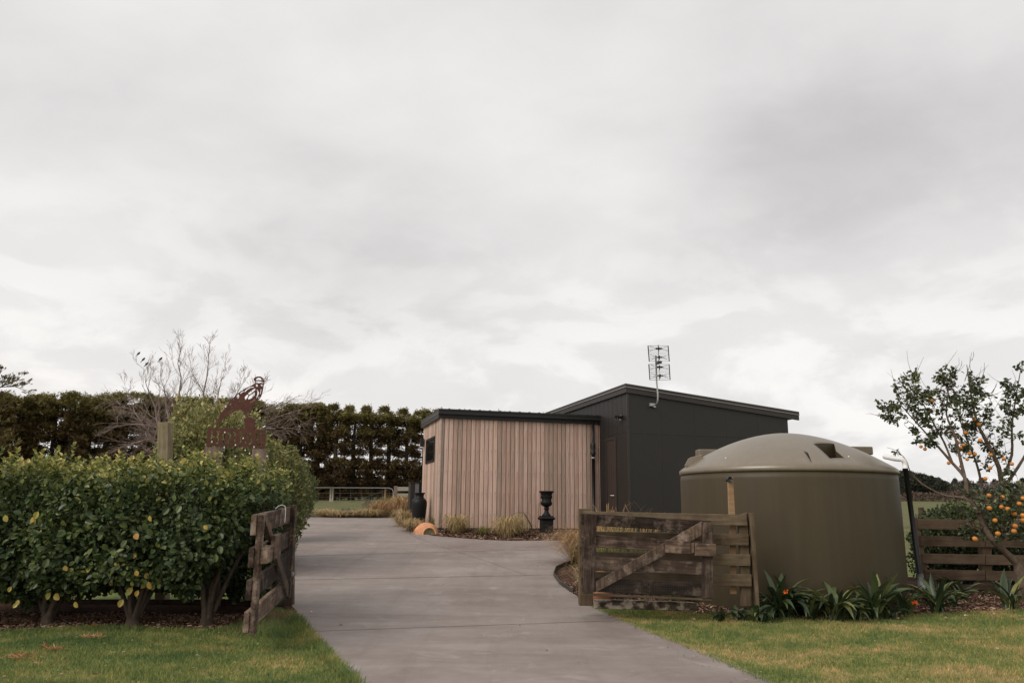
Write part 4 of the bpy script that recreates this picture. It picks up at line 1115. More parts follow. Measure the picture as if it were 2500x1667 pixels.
# ------------------------------------------------------------------ water tank
def tank():
    YC = 11.2
    cL, cR = at(1657, 1146, YC), at(2196, 1144, YC)
    bL, bR = math.atan2(cL.x, YC), math.atan2(cR.x, YC)
    cx = YC * math.tan((bL + bR) / 2)
    r = math.hypot(cx, YC) * math.sin((bR - bL) / 2) / 0.99
    c = Vector((cx, YC, Z(cx, YC) - 0.03))
    zr = at(1926, 1145, YC - r * .99).z      # front rim
    ztp = zfor(Vector((cx, YC, 0)), 1058)
    e = empty('water_tank', c, 'large round olive brown plastic water tank with a domed lid', 'water tank')
    b = MB(); b.lathe([(r * 0.975, -.05), (r * 0.98, 0), (r * 0.978, zr - c.z - .10), (r * 0.974, zr - c.z - 0.012)], c, 96); b.build('body', M_TANK, e)
    z = zr - c.z
    H = ztp - zr
    prof = [(r * .970, z - .016), (r * .984, z - .013), (r * .988, z + .01), (r * .985, z + .045), (r * .96, z + .075), (r * .925, z + .105)]
    for i in range(1, 15):
        t = i / 14
        rr = r * .925 * (1 - t)
        prof.append((max(rr, .002), z + .105 + (H - .105) * (1 - (rr / (r * .925)) ** 1.85)))
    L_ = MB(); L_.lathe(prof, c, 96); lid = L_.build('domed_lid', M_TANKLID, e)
    def dome_z(rr): return c.z + z + .105 + (H - .105) * (1 - (min(rr, r * .925) / (r * .925)) ** 1.85)
    # step-shaped moulded recesses and lugs
    def raydome(px, py):
        d = ray(px, py); lo = None
        t = 5.0
        while t < 14:
            q = EYE + d * (t / d.y)
            rr = math.hypot(q.x - cx, q.y - YC)
            if rr < r * .95 and q.z < dome_z(rr): return q
            t += 0.01
        return None
    def dpt(q, up): 
        n = Vector(((q.x - cx) * .35, (q.y - YC) * .35, 1)).normalized()
        return q + n * up
    M_SHD = M_TANK
    # lifting step: triangular ramp box standing proud with a square recess
    w = [raydome(px, py) for px, py in ((1986, 1083), (2003, 1099), (2024, 1118), (2060, 1118), (2040, 1100), (2036, 1083))]
    if all(w):
        base = [dpt(q, -.03) for q in w]
        lug = MB()
        A = [raydome(1986, 1083), raydome(2024, 1118), raydome(2062, 1119), raydome(2038, 1083)]
        top = [A[0] + ZV * .004, A[1] + ZV * .004, A[2] + ZV * .004, A[3] + ZV * .004]
        n_in = Vector((0.15, 0.9, -0.05))
        # walls of the recess go back and level out: floor at the height of the lower edge
        zf_ = min(A[1].z, A[2].z) - .01
        B = [Vector((A[0].x + .04, A[0].y - .05, A[0].z - .05)), Vector((A[3].x, A[3].y - .05, A[3].z - .04))]
        # a wedge that projects: horizontal top at the height of the upper edge, vertical outer face
        outl = Vector((A[1].x - .0, A[1].y, A[0].z - .005)); outr = Vector((A[2].x, A[2].y, A[3].z - .005))
    # projecting wedge: vertical front, horizontal top (dark front face)
    def wedge(pxl, pxr, pyt, pyb, name):
        pb, pbr = raydome(pxl, pyb), raydome(pxr, pyb)
        if pb is None or pbr is None: return
        yb_ = (pb.y + pbr.y) / 2
        tl, tr = at(pxl, pyt, yb_), at(pxr, pyt, yb_)
        rad = Vector((pb.x + pbr.x - 2 * cx, pb.y + pbr.y - 2 * YC, 0)).normalized()
        back = -rad
        m = MB()
        def blk(a_, b_, zt_): 
            q = [a_, b_, b_ + back * .7, a_ + back * .7]
            return [Vector((v.x, v.y, v.z - .12)) for v in q] + [Vector((v.x, v.y, zt_)) for v in q]
        m.hexa(blk(pb, pbr, tl.z))
        m.build(name, M_TANK, lid, bevel=.012)
    return e, lid, c, r, raydome, dome_z, cx, YC, z
TE, TLID, TC, TRAD, raydome, dome_z, TCX, TYC, TZ = tank()
# moulded lifting recess: cut pocket made by boolean-free inset geometry: a thin-lipped sunk box seen as darker planes
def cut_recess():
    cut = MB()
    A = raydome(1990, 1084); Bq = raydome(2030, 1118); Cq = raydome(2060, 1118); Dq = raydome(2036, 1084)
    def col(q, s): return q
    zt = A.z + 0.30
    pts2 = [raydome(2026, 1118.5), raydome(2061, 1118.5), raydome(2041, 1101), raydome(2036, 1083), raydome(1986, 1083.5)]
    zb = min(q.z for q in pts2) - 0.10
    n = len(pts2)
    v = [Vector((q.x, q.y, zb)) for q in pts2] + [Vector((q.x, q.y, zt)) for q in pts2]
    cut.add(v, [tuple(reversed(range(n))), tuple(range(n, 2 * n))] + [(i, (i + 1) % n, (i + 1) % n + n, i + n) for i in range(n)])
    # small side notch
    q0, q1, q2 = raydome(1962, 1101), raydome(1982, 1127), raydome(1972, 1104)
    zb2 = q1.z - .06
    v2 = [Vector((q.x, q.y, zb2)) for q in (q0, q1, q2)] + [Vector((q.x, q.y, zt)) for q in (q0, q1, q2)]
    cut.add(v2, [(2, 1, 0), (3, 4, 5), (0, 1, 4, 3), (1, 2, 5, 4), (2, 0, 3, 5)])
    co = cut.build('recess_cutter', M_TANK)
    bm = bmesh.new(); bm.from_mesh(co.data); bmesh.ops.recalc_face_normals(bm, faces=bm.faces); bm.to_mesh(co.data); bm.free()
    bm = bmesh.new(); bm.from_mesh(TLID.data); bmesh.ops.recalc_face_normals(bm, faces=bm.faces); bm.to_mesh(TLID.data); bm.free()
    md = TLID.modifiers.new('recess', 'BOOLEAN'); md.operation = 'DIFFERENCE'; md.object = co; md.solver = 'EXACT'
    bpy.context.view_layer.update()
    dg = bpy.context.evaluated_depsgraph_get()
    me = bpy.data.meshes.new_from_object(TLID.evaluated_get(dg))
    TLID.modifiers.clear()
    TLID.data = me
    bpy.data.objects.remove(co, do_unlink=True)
    me.materials.append(M_TANK)          # darker body plastic on the recess walls paints their shade into the colour
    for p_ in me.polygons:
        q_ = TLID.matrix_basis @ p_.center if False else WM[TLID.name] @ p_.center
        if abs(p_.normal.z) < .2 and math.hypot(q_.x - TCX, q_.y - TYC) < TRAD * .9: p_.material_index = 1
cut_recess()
def lug(px0, px1, pyt, off, h=.0):
    a = at(px0, pyt, TYC + off); b = at(px1, pyt, TYC + off)
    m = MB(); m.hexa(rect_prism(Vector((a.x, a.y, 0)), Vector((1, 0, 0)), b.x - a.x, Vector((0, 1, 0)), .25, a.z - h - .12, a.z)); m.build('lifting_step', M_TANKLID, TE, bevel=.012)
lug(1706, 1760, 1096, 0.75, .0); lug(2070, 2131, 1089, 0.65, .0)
q0 = [at(1670, 1138, TYC - .1), at(1680, 1119, TYC - .1), at(1687, 1115.5, TYC - .1), at(1715, 1109, TYC - .1), at(1715, 1140, TYC - .1)]
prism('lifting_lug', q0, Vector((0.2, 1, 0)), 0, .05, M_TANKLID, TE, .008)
a = MB(); q = at(1677.5, 1119.5, TYC - .36); a.lathe([(0.001, 0), (.010, .003), (.010, .012)], q, 8); a.build('bolt', M_BLACK, TE)
for px, py in ((1772, 1118.5), (2072, 1115)):
    q = raydome(px, py)
    if q: a = MB(); a.lathe([(.012, -.004), (.012, .008), (.004, .012)], q, 8); a.build('screw', M_PVCW, TE)
# timber slat with overflow pipe mouth in front of the tank
yq = 9.45
e = empty('overflow_post', at(1790, 1460, yq), 'narrow tan timber upright with a black pipe mouth, in front of the water tank', 'post')
prism('slat', [at(1797, 1290, yq), at(1781, 1290, yq), at(1777, 1172, yq), at(1790, 1164, yq)], Vector((0, 1, 0)), 0, .035, STAKE_W, e)
prism('slat', [at(1799, 1450, yq), at(1783, 1450, yq), at(1781, 1291, yq), at(1797, 1291, yq)], Vector((0, 1, 0)), 0, .035, STAKE_W, e)
a = MB(); q = at(1783, 1170, yq - .03); a.tube([q + Vector((0, .10, 0)), q + Vector((-.01, -.03, 0))], .031, 14)
a.build('pipe_mouth', M_PVCB, e)
# inlet pipe: white elbow, black riser, grey socket
Yp = 11.05
pp = empty('tank_pipe', at(2240, 1425, Yp), 'black upright pipe with a white elbow at the right edge of the tank', 'pipe')
a = MB(); a.tube([at(2160, 1114, Yp + .35), at(2184, 1119, Yp + .1), at(2200, 1120.5, Yp), at(2207, 1124, Yp), at(2209, 1132, Yp), at(2210, 1143, Yp)], .036, 14); a.build('elbow', M_PVCW, pp)
rb = at(2210, 1142, Yp); rb2 = at(2245, 1403, Yp - .02)
a = MB(); a.tube([rb, rb2], .034, 14); a.build('riser', M_PVCB, pp)
a = MB(); a.tube([rb2 + ZV * .02, Vector((rb2.x + .01, rb2.y, rb2.z - .17))], .047, 14); a.build('socket', M_PVCG, pp)

# ------------------------------------------------------------------ right gate
def plane_fn(P0, dr):
    return lambda px, py: hitp(px, py, P0, dr)
YG = 9.2
Pg, dg_ = at(1417, 1350, YG), Vector((1, 0.02, 0)).normalized()
QG = plane_fn(Pg, dg_); NG = Vector((-dg_.y, dg_.x, 0))
bc = QG(1417, 1452)
gate = empty('timber_gate', bc, 'open weathered timber gate with rising diagonal brace, standing before the water tank', 'gate')
def gboard(name, px4, t0, t1, mat, par=gate, fn=None, nn=None, bv=.004, jit=.0015):
    fn = fn or QG; nn = nn or NG
    return prism(name, [fn(*p) for p in px4], nn, t0, t1, mat, par, bv, jit)
rails = [((1420, 1252), (1737, 1271), (1737, 1299), (1420, 1281)), ((1420, 1303), (1735, 1322), (1735, 1353), (1420, 1333)),
         ((1420, 1356), (1735, 1372), (1735, 1404), (1420, 1388)), ((1420, 1408), (1735, 1424), (1735, 1456), (1420, 1442))]
for i, r_ in enumerate(rails):
    gboard('rail', [r_[3], r_[2], r_[1], r_[0]], 0.0, 0.028, GATE_W if i != 2 else GATE_L)
gboard('stile', [(1423, 1445), (1425, 1252), (1456, 1255), (1452, 1445)], -0.034, -0.002, GATE_W)
gboard('stile', [(1712, 1459), (1714, 1274), (1739, 1275), (1739, 1459)], -0.034, -0.002, GATE_W)
gboard('brace', [(1455, 1444), (1454, 1419), (1712, 1272), (1712, 1306)], -0.030, -0.001, GATE_L)
gboard('bottom_rail', [(1418, 1453), (1737, 1466), (1737, 1461), (1418, 1446)], -0.02, 0.02, FENCE_W)
gboard('latch_block', [(1621, 1348), (1682, 1351), (1682, 1321), (1621, 1317)], -0.078, -0.036, GATE_L)
gboard('latch_block', [(1693, 1355), (1744, 1357), (1744, 1327), (1693, 1325)], -0.078, -0.036, GATE_L)
gboard('latch_bar', [(1683, 1349), (1692, 1349), (1692, 1324), (1683, 1324)], -0.066, -0.040, FENCE_B)
for py in (1265, 1320, 1372, 1425):
    gboard('rail_end', [(1416, py + 14), (1424, py + 14), (1424, py - 13), (1416, py - 13)], 0.03, 0.06, FENCE_W)
def netting(fn, nn, x0, x1, y0, y1, step, r, off, par):
    mb = MB()
    w = r
    def wire(p, q):
        p, q = fn(*p) - nn * off, fn(*q) - nn * off
        d = (q - p).normalized(); s_ = d.cross(nn).normalized() * w
        mb.add([p - s_, q - s_, q + s_, p + s_], [(0, 1, 2, 3)])
    x = x0
    while x <= x1:
        wire((x, y0), (x, y1)); x += step
    y = y0
    while y <= y1:
        wire((x0, y), (x1, y)); y += step
    return mb.build('wire_netting', M_MESHW, par, kind='stuff')
netting(QG, NG, 1424, 1738, 1342, 1457, 4.2, .0006, 0.037, gate)
# footing and block under the gate
foot = prism('painted_beam', [at(1450, 1484, 9.35), at(1560, 1487, 9.35), at(1706, 1490, 9.35), at(1706, 1471, 9.35), at(1560, 1466, 9.35), at(1450, 1463, 9.35)], Vector((0, 1, 0)), 0, .12, M_WHITEP, None, .008, .004)
setp(foot, 'long low beam with flaking white paint on the ground under the right hand gate', 'beam')
# fence behind the gate
YF = 9.42
Pf, df_ = at(1640, 1350, YF), Vector((1, 0.0, 0))
QF = plane_fn(Pf, df_); NF = Vector((0, 1, 0))
fen = empty('timber_fence', QF(1840, 1465), 'short post and rail fence between the right hand gate and the water tank', 'fence')
fr_ = [((1424, 1247), (1820, 1256), (1823, 1283), (1424, 1274)), ((1424, 1296), (1826, 1303), (1826, 1331), (1424, 1323)), ((1424, 1345), (1829, 1352), (1830, 1380), (1424, 1373)), ((1424, 1394), (1832, 1401), (1833, 1430), (1424, 1422))]
for r_ in fr_:
    gboard('rail', [r_[3], r_[2], r_[1], r_[0]], -0.04, 0, FENCE_W, fen, QF, NF)
gboard('post', [(1811, 1480), (1803, 1258), (1825, 1250), (1836, 1480)], 0.002, .08, FENCE_W, fen, QF, NF, .006)
gboard('end_board', [(1843, 1480), (1826, 1251), (1837, 1251), (1851, 1480)], -.06, .09, FENCE_W, fen, QF, NF, .004)
gboard('post', [(1414, 1478), (1414, 1241), (1444, 1241), (1448, 1478)], 0.002, .12, FENCE_W, fen, QF, NF, .006)
netting(QF, NF, 1730, 1822, 1258, 1430, 4.2, .0006, -0.006, fen)

# fence to the right of the tank
YR = 11.95
QR = plane_fn(at(2300, 1350, YR), Vector((1, 0.0, 0)))
fen2 = empty('timber_fence', QR(2242, 1432), 'four rail timber fence behind the orange tree at the right edge', 'fence')
for (y0, y1) in ((1266, 1290.5), (1307, 1332), (1350, 1374.5), (1389, 1413)):
    px0 = 2240 + (y0 - 1266) * .12
    for a_, b_ in (((px0, y0, y1), (2402, y0 + 3, y1 + 3)), ((2403.5, y0 + 3, y1 + 3), (2760, y0 + 9, y1 + 9))):
        gboard('rail', [(a_[0], a_[2]), (b_[0], b_[2]), (b_[0], b_[1]), (a_[0], a_[1])], -.035, 0, FENCE_B, fen2, QR, NF)
gboard('post', [(2262, 1440), (2227, 1262), (2241, 1262), (2262 + 12, 1440)], .002, .10, FENCE_B, fen2, QR, NF, .006)
gboard('post', [(2398, 1445), (2396, 1270), (2420, 1270), (2424, 1445)], .002, .10, FENCE_B, fen2, QR, NF, .006)
gboard('post', [(2600, 1445), (2596, 1270), (2620, 1270), (2625, 1445)], .002, .10, FENCE_B, fen2, QR, NF, .006)
gboard('base_board', [(2262, 1440), (2760, 1450), (2760, 1432), (2262, 1425)], .0, .03, FENCE_D, fen2, QR, NF)

# ------------------------------------------------------------------ left gate (seen almost end on)
Bn = at(606, 1545, 7.0); Bf = at(700, 1452, 9.25)
dl = Vector((Bf.x - Bn.x, Bf.y - Bn.y, 0)); LG = dl.length; dl.normalize()
nl = Vector((dl.y, -dl.x, 0))            # towards the drive
zbn, zbf = Bn.z, Bf.z
ztn, ztf = zfor(Vector((Bn.x, Bn.y, 0)), 1256), zfor(Vector((Bf.x, Bf.y, 0)), 1236)
gl = empty('timber_gate', (Bn.x, Bn.y, Z(Bn.x, Bn.y)), 'open weathered timber gate seen end on beside the leafy hedge', 'gate')
def LP(u, v):
    s = u / LG
    z0, z1 = zbn + (zbf - zbn) * s, ztn + (ztf - ztn) * s
    p = Bn + dl * u
    return Vector((p.x, p.y, z0 + (z1 - z0) * v))
def lboard(name, uv, t0, t1, mat, bv=.004):
    return prism(name, [LP(*q) for q in uv], nl, t0, t1, mat, gl, bv, .0015)
for i, (v0_, v1_) in enumerate(((0.0, .175), (.27, .44), (.545, .715), (.82, 1.0))):
    lboard('rail', [(0, v0_), (LG, v0_), (LG, v1_), (0, v1_)], -.045, 0, (GATE_L, GATE_W, GATE_W, GATE_L)[i])
lboard('stile', [(0.01, -.02), (.16, -.02), (.16, 1.0), (0.01, 1.0)], 0.002, .045, GATE_L)
lboard('stile', [(LG - .14, -.02), (LG, -.02), (LG, 1.02), (LG - .14, 1.02)], 0.002, .05, GATE_W)
lboard('brace', [(LG - .15, .0), (LG - .15, .14), (.28, 1.0), (.165, .98)], 0.002, .036, GATE_L)
lboard('latch_block', [(.03, .575), (.30, .575), (.30, .715), (.03, .715)], .047, .11, GATE_L)
lboard('latch_block', [(.62, .55), (1.05, .55), (1.05, .78), (.62, .78)], .040, .075, GATE_L)
q = LP(1.35, 1.0) + nl * .0
hk = MB(); hk.tube([q + nl * .052 - ZV * .13, q + nl * .054 - ZV * .02, q + nl * .045 + ZV * .03, q + nl * .015 + ZV * .045, q - nl * .02 + ZV * .035, q - nl * .05 + ZV * .005], .0035, 6)
hk.build('white_hook', M_PVCW, gl)
hs = MB(); q = LP(LG - .05, .24) + nl * .055; hs.box(q, (.03, .01, .02), dl, nl); hs.tube([q, q + nl * .04 + dl * .02], .008, 6); hs.build('gudgeon', M_GALV, gl)
netq = MB()
for i in range(24):
    a_ = LP(LG - 1.1 + i * .045, .02) + nl * .038; b_ = LP(LG - 1.1 + i * .045, .55) + nl * .038
    netq.tube([a_, b_], .0012, 3, cap=False)
for i in range(22):
    a_ = LP(LG - 1.1, .02 + i * .024) + nl * .038; b_ = LP(LG - .06, .02 + i * .024) + nl * .038
    netq.tube([a_, b_], .0012, 3, cap=False)
netq.build('wire_netting', M_MESHW, gl, kind='stuff')
chn = MB()
for i in range(16):
    q = LP(LG - .04, .56 - i * .028) + nl * (.065 + .02 * math.sin(i * .2))
    chn.tube([q + ZV * .012 + dl * .006, q - ZV * .012 + dl * .006, q - ZV * .012 - dl * .006, q + ZV * .012 - dl * .006, q + ZV * .012 + dl * .006], .0028, 4, cap=False)
chn.build('chain', M_GALV, gl)

# fence behind the hedge
QH = plane_fn(at(300, 1350, 10.25), Vector((1, 0, 0)))
fen3 = empty('timber_fence', QH(300, 1500), 'dark post and rail fence half hidden behind the left hedge', 'fence')
for (y0, y1) in ((1250, 1278), (1301, 1330), (1346, 1376), (1413, 1446), (1462, 1480)):
    for a_, b_ in ((-420, 139), (141, 392), (394, 700)):
        gboard('rail', [(a_, y1), (b_, y1 - 1), (b_, y0 - 1), (a_, y0)], -.035, 0, FENCE_D, fen3, QH, NF)
for xx in (-380, 140, 560, 690):
    gboard('post', [(xx - 2, 1490), (xx, 1248), (xx + 26, 1248), (xx + 24, 1490)], .002, .10, FENCE_D, fen3, QH, NF)
# tall pale post
tp = prism('timber_post', [at(377, 1480, 10.4), at(383, 1030, 10.4), at(411, 1030, 10.4), at(404, 1480, 10.4)], Vector((0.1, 1, 0)), 0, .13, POST_W, None, .006)
setp(tp, 'tall square pale timber post rising above the hedge, left of the bird sign', 'post')

# ------------------------------------------------------------------ steel sign
YS = 10.1
sgn = empty('steel_sign', at(575, 1470, YS), 'rusty cut steel house sign with a perched bird of prey on two timber posts', 'sign')
QS = plane_fn(at(575, 1060, YS), Vector((1, 0.06, 0)).normalized()); NS = Vector((-0.06, 1, 0)).normalized()
def zp(x, y): return (490 + x / 6.817, 900 + y / 6.817)
for pts in ([(498, 1500), (499, 1089.5), (537, 1091), (533, 1500)], [(612, 1500), (615, 1093), (645, 1094), (645, 1500)]):
    prism('post', [QS(*p_) for p_ in pts], NS, .004, .12, SIGNP_W, sgn, .006)
OGS = QS(575, 1060); XS = Vector((1, 0.06, 0)).normalized()
def to2(px, py):
    q = QS(px, py) - OGS
    return (q.dot(XS), q.z)
def cut_plate(name, outer, holes, th=0.003):
    cu = bpy.data.curves.new(name, 'CURVE'); cu.dimensions = '2D'; cu.fill_mode = 'BOTH'; cu.extrude = th
    for poly in [outer] + holes:
        s_ = cu.splines.new('POLY'); s_.points.add(len(poly) - 1); s_.use_cyclic_u = True
        for i, (x, y) in enumerate(poly): s_.points[i].co = (x, y, 0, 1)
    tmp = bpy.data.objects.new(name, cu); COL.objects.link(tmp)
    bpy.context.view_layer.update()
    me = bpy.data.meshes.new_from_object(tmp.evaluated_get(bpy.context.evaluated_depsgraph_get()))
    bpy.data.objects.remove(tmp, do_unlink=True)
    me.materials.clear(); me.name = name
    return link_mesh(name, me, M_RUST, sgn, basis(XS, ZV, -NS, OGS - NS * .006))
bird_out = [(255, 945), (300, 830), (335, 755), (440, 620), (500, 530), (590, 440), (680, 370), (760, 320), (850, 280), (915, 240), (905, 205), (885, 192), (883, 170), (905, 145), (950, 128), (1000, 130), (1040, 155), (1062, 205), (1052, 270), (1045, 330), (1030, 400), (1010, 460), (985, 500), (940, 540), (900, 590), (850, 640), (812, 690), (800, 712), (778, 735), (788, 780), (803, 812), (870, 830), (915, 848), (905, 900), (910, 950), (892, 1012), (742, 1004), (742, 900), (722, 835), (762, 812), (748, 770), (738, 730), (700, 705), (662, 670), (600, 692), (520, 732), (440, 785), (380, 850), (320, 912)]
bird_holes = [[(735, 470), (775, 430), (800, 440), (770, 500), (742, 522)], [(790, 412), (850, 365), (905, 325), (917, 350), (860, 400), (812, 432)], [(815, 450), (870, 412), (905, 390), (902, 440), (850, 492), (800, 512), (790, 490)],
    [(922, 172), (960, 150), (1000, 158), (1032, 186), (1000, 194), (962, 184), (940, 200)], [(918, 213), (960, 206), (1000, 214), (1046, 216), (1040, 252), (1010, 232), (960, 242), (930, 232)], [(1000, 262), (1036, 262), (1028, 300), (1010, 290)],
    [(935, 342), (958, 362), (972, 400), (962, 450), (935, 490), (925, 480), (945, 430), (945, 390)], [(1000, 345), (1018, 340), (1008, 392), (996, 430), (985, 420), (997, 380)], [(730, 376), (770, 336), (830, 302), (888, 300), (890, 310), (830, 320), (780, 350), (740, 390)],
    [(655, 402), (710, 370), (720, 383), (690, 400), (665, 420)], [(600, 452), (632, 422), (648, 460), (625, 500), (605, 480)], [(540, 515), (560, 500), (562, 520), (548, 530)], [(330, 882), (400, 802), (415, 802), (350, 880)], [(430, 742), (520, 692), (555, 684), (470, 730)],
    [(482, 600), (520, 560), (520, 573), (492, 608)], [(700, 602), (780, 562), (785, 570), (710, 612)], [(925, 262), (940, 255), (960, 300), (930, 300), (918, 280)], [(820, 560), (900, 510), (905, 520), (830, 572)], [(500, 640), (600, 590), (605, 598), (510, 650)], [(640, 540), (700, 520), (705, 530), (650, 552)], [(960, 480), (985, 460), (970, 495)]]
cut_plate('bird', [to2(*zp(*p_)) for p_ in bird_out], [[to2(*zp(*p_)) for p_ in h] for h in bird_holes])
def uvp(u, v):  # plate coordinates in the zoomed picture
    tl, tr, bl, br = (125, 975), (1085, 1020), (95, 1280), (1075, 1315)
    x = (tl[0] * (1 - u) + tr[0] * u) * (1 - v) + (bl[0] * (1 - u) + br[0] * u) * v
    y = (tl[1] * (1 - u) + tr[1] * u) * (1 - v) + (bl[1] * (1 - u) + br[1] * u) * v
    return to2(*zp(x, y))
def rect(a, b, c, d): return [(a, b), (c, b), (c, d), (a, d)]
T0, T1 = .17, .85
H_ = [[(0, 0), (.38, 0), (.38, .08), (.28, .08), (.28, .44), (.72, .44), (.72, .08), (.62, .08), (.62, 0), (1, 0), (1, .08), (.9, .08), (.9, .92), (1, .92), (1, 1), (.62, 1), (.62, .92), (.72, .92), (.72, .54), (.28, .54), (.28, .92), (.38, .92), (.38, 1), (0, 1), (0, .92), (.1, .92), (.1, .08), (0, .08)]]
def ring_half(sgn_):
    o_, i_ = [], []
    for k_ in range(9):
        t = math.radians(-80 + 160 * k_ / 8)
        o_.append((.5 + sgn_ * .50 * math.cos(t), .5 + .5 * math.sin(t))); i_.append((.5 + sgn_ * .22 * math.cos(t), .5 + .34 * math.sin(t)))
    return o_ + i_[::-1]
O_ = [ring_half(1), ring_half(-1)]
U_ = [[(0, 0), (.4, 0), (.4, .08), (.28, .08), (.28, .72), (.36, .86), (.5, .9), (.66, .86), (.74, .72), (.74, .08), (.62, .08), (.62, 0), (1, 0), (1, .08), (.86, .08), (.86, .76), (.74, .94), (.5, 1), (.24, .94), (.1, .76), (.1, .08), (0, .08)]]
S_ = [[(.92, .30), (.86, .30), (.78, .14), (.5, .08), (.26, .15), (.24, .27), (.4, .38), (.72, .48), (.93, .62), (.93, .82), (.76, .96), (.5, 1), (.26, .96), (.16, .90), (.12, .98), (.06, .98), (.06, .66), (.12, .66), (.22, .84), (.5, .92), (.72, .84), (.74, .70), (.56, .58), (.24, .48), (.06, .36), (.06, .18), (.24, .04), (.5, 0), (.72, .03), (.82, .08), (.86, .02), (.92, .02)]]
E_ = [[(0, 0), (.95, 0), (.95, .26), (.88, .26), (.82, .10), (.30, .10), (.30, .44), (.58, .44), (.64, .34), (.70, .34), (.70, .64), (.64, .64), (.58, .54), (.30, .54), (.30, .90), (.84, .90), (.92, .72), (1, .72), (.97, 1), (0, 1), (0, .92), (.12, .92), (.12, .08), (0, .08)]]
holes = []
for L_, (a, b) in ((H_, (.045, .215)), (O_, (.245, .415)), (U_, (.445, .615)), (S_, (.645, .785)), (E_, (.815, .96))):
    for poly in L_: holes.append([uvp(a + x * (b - a), T0 + y * (T1 - T0)) for x, y in poly])
cut_plate('name_plate', [uvp(0, 0), uvp(.5, 0), uvp(1, 0), uvp(1, 1), uvp(.5, 1), uvp(0, 1)], holes)
# string of bulbs in front of the sign
sl_ = empty('string_lights', at(575, 1110, YS - .15), 'string of small white bulbs sagging in front of the house sign', 'string lights')
bp_ = [(190, 1215), (403, 1060), (395, 1308), (580, 1270), (708, 1158), (890, 1303), (743, 1357), (357, 1412), (577, 1458), (815, 1410), (1108, 1455)]
bpts = [at(*zp(x, y), YS - .12) for x, y in bp_]
for q in bpts:
    a = MB(); a.lathe([(.001, -.013), (.007, -.008), (.009, 0), (.006, .008), (.003, .013)], q, 8); a.build('bulb', M_BULB, sl_)
o1 = sorted(bpts, key=lambda q_: q_.x)
cable = MB()
for i in range(len(o1) - 1):
    a_, b_ = o1[i] + ZV * .016, o1[i + 1] + ZV * .016
    cable.tube([a_, a_.lerp(b_, .5) - ZV * .02, b_], .0018, 4)
cable.build('cable', M_BLACK, sl_)

# ------------------------------------------------------------------ plants
def lump(x, y, z, f=1.0, s=0):
    return (np.sin(x * 2.1 * f + 1.7 * np.sin(z * 1.9 * f + s) + s) + np.sin(y * 2.7 * f + 1.3 * np.sin(x * 2.3 * f) + 2 * s) + np.sin(z * 3.1 * f + 1.1 * np.sin(y * 2.9 * f) + 3 * s)) / 3
def out_dirs(n, out, up=.5, r=.7):
    return nrmz(out * .8 + np.array([0, 0, up]) + rng.normal(0, r, (n, 3)))

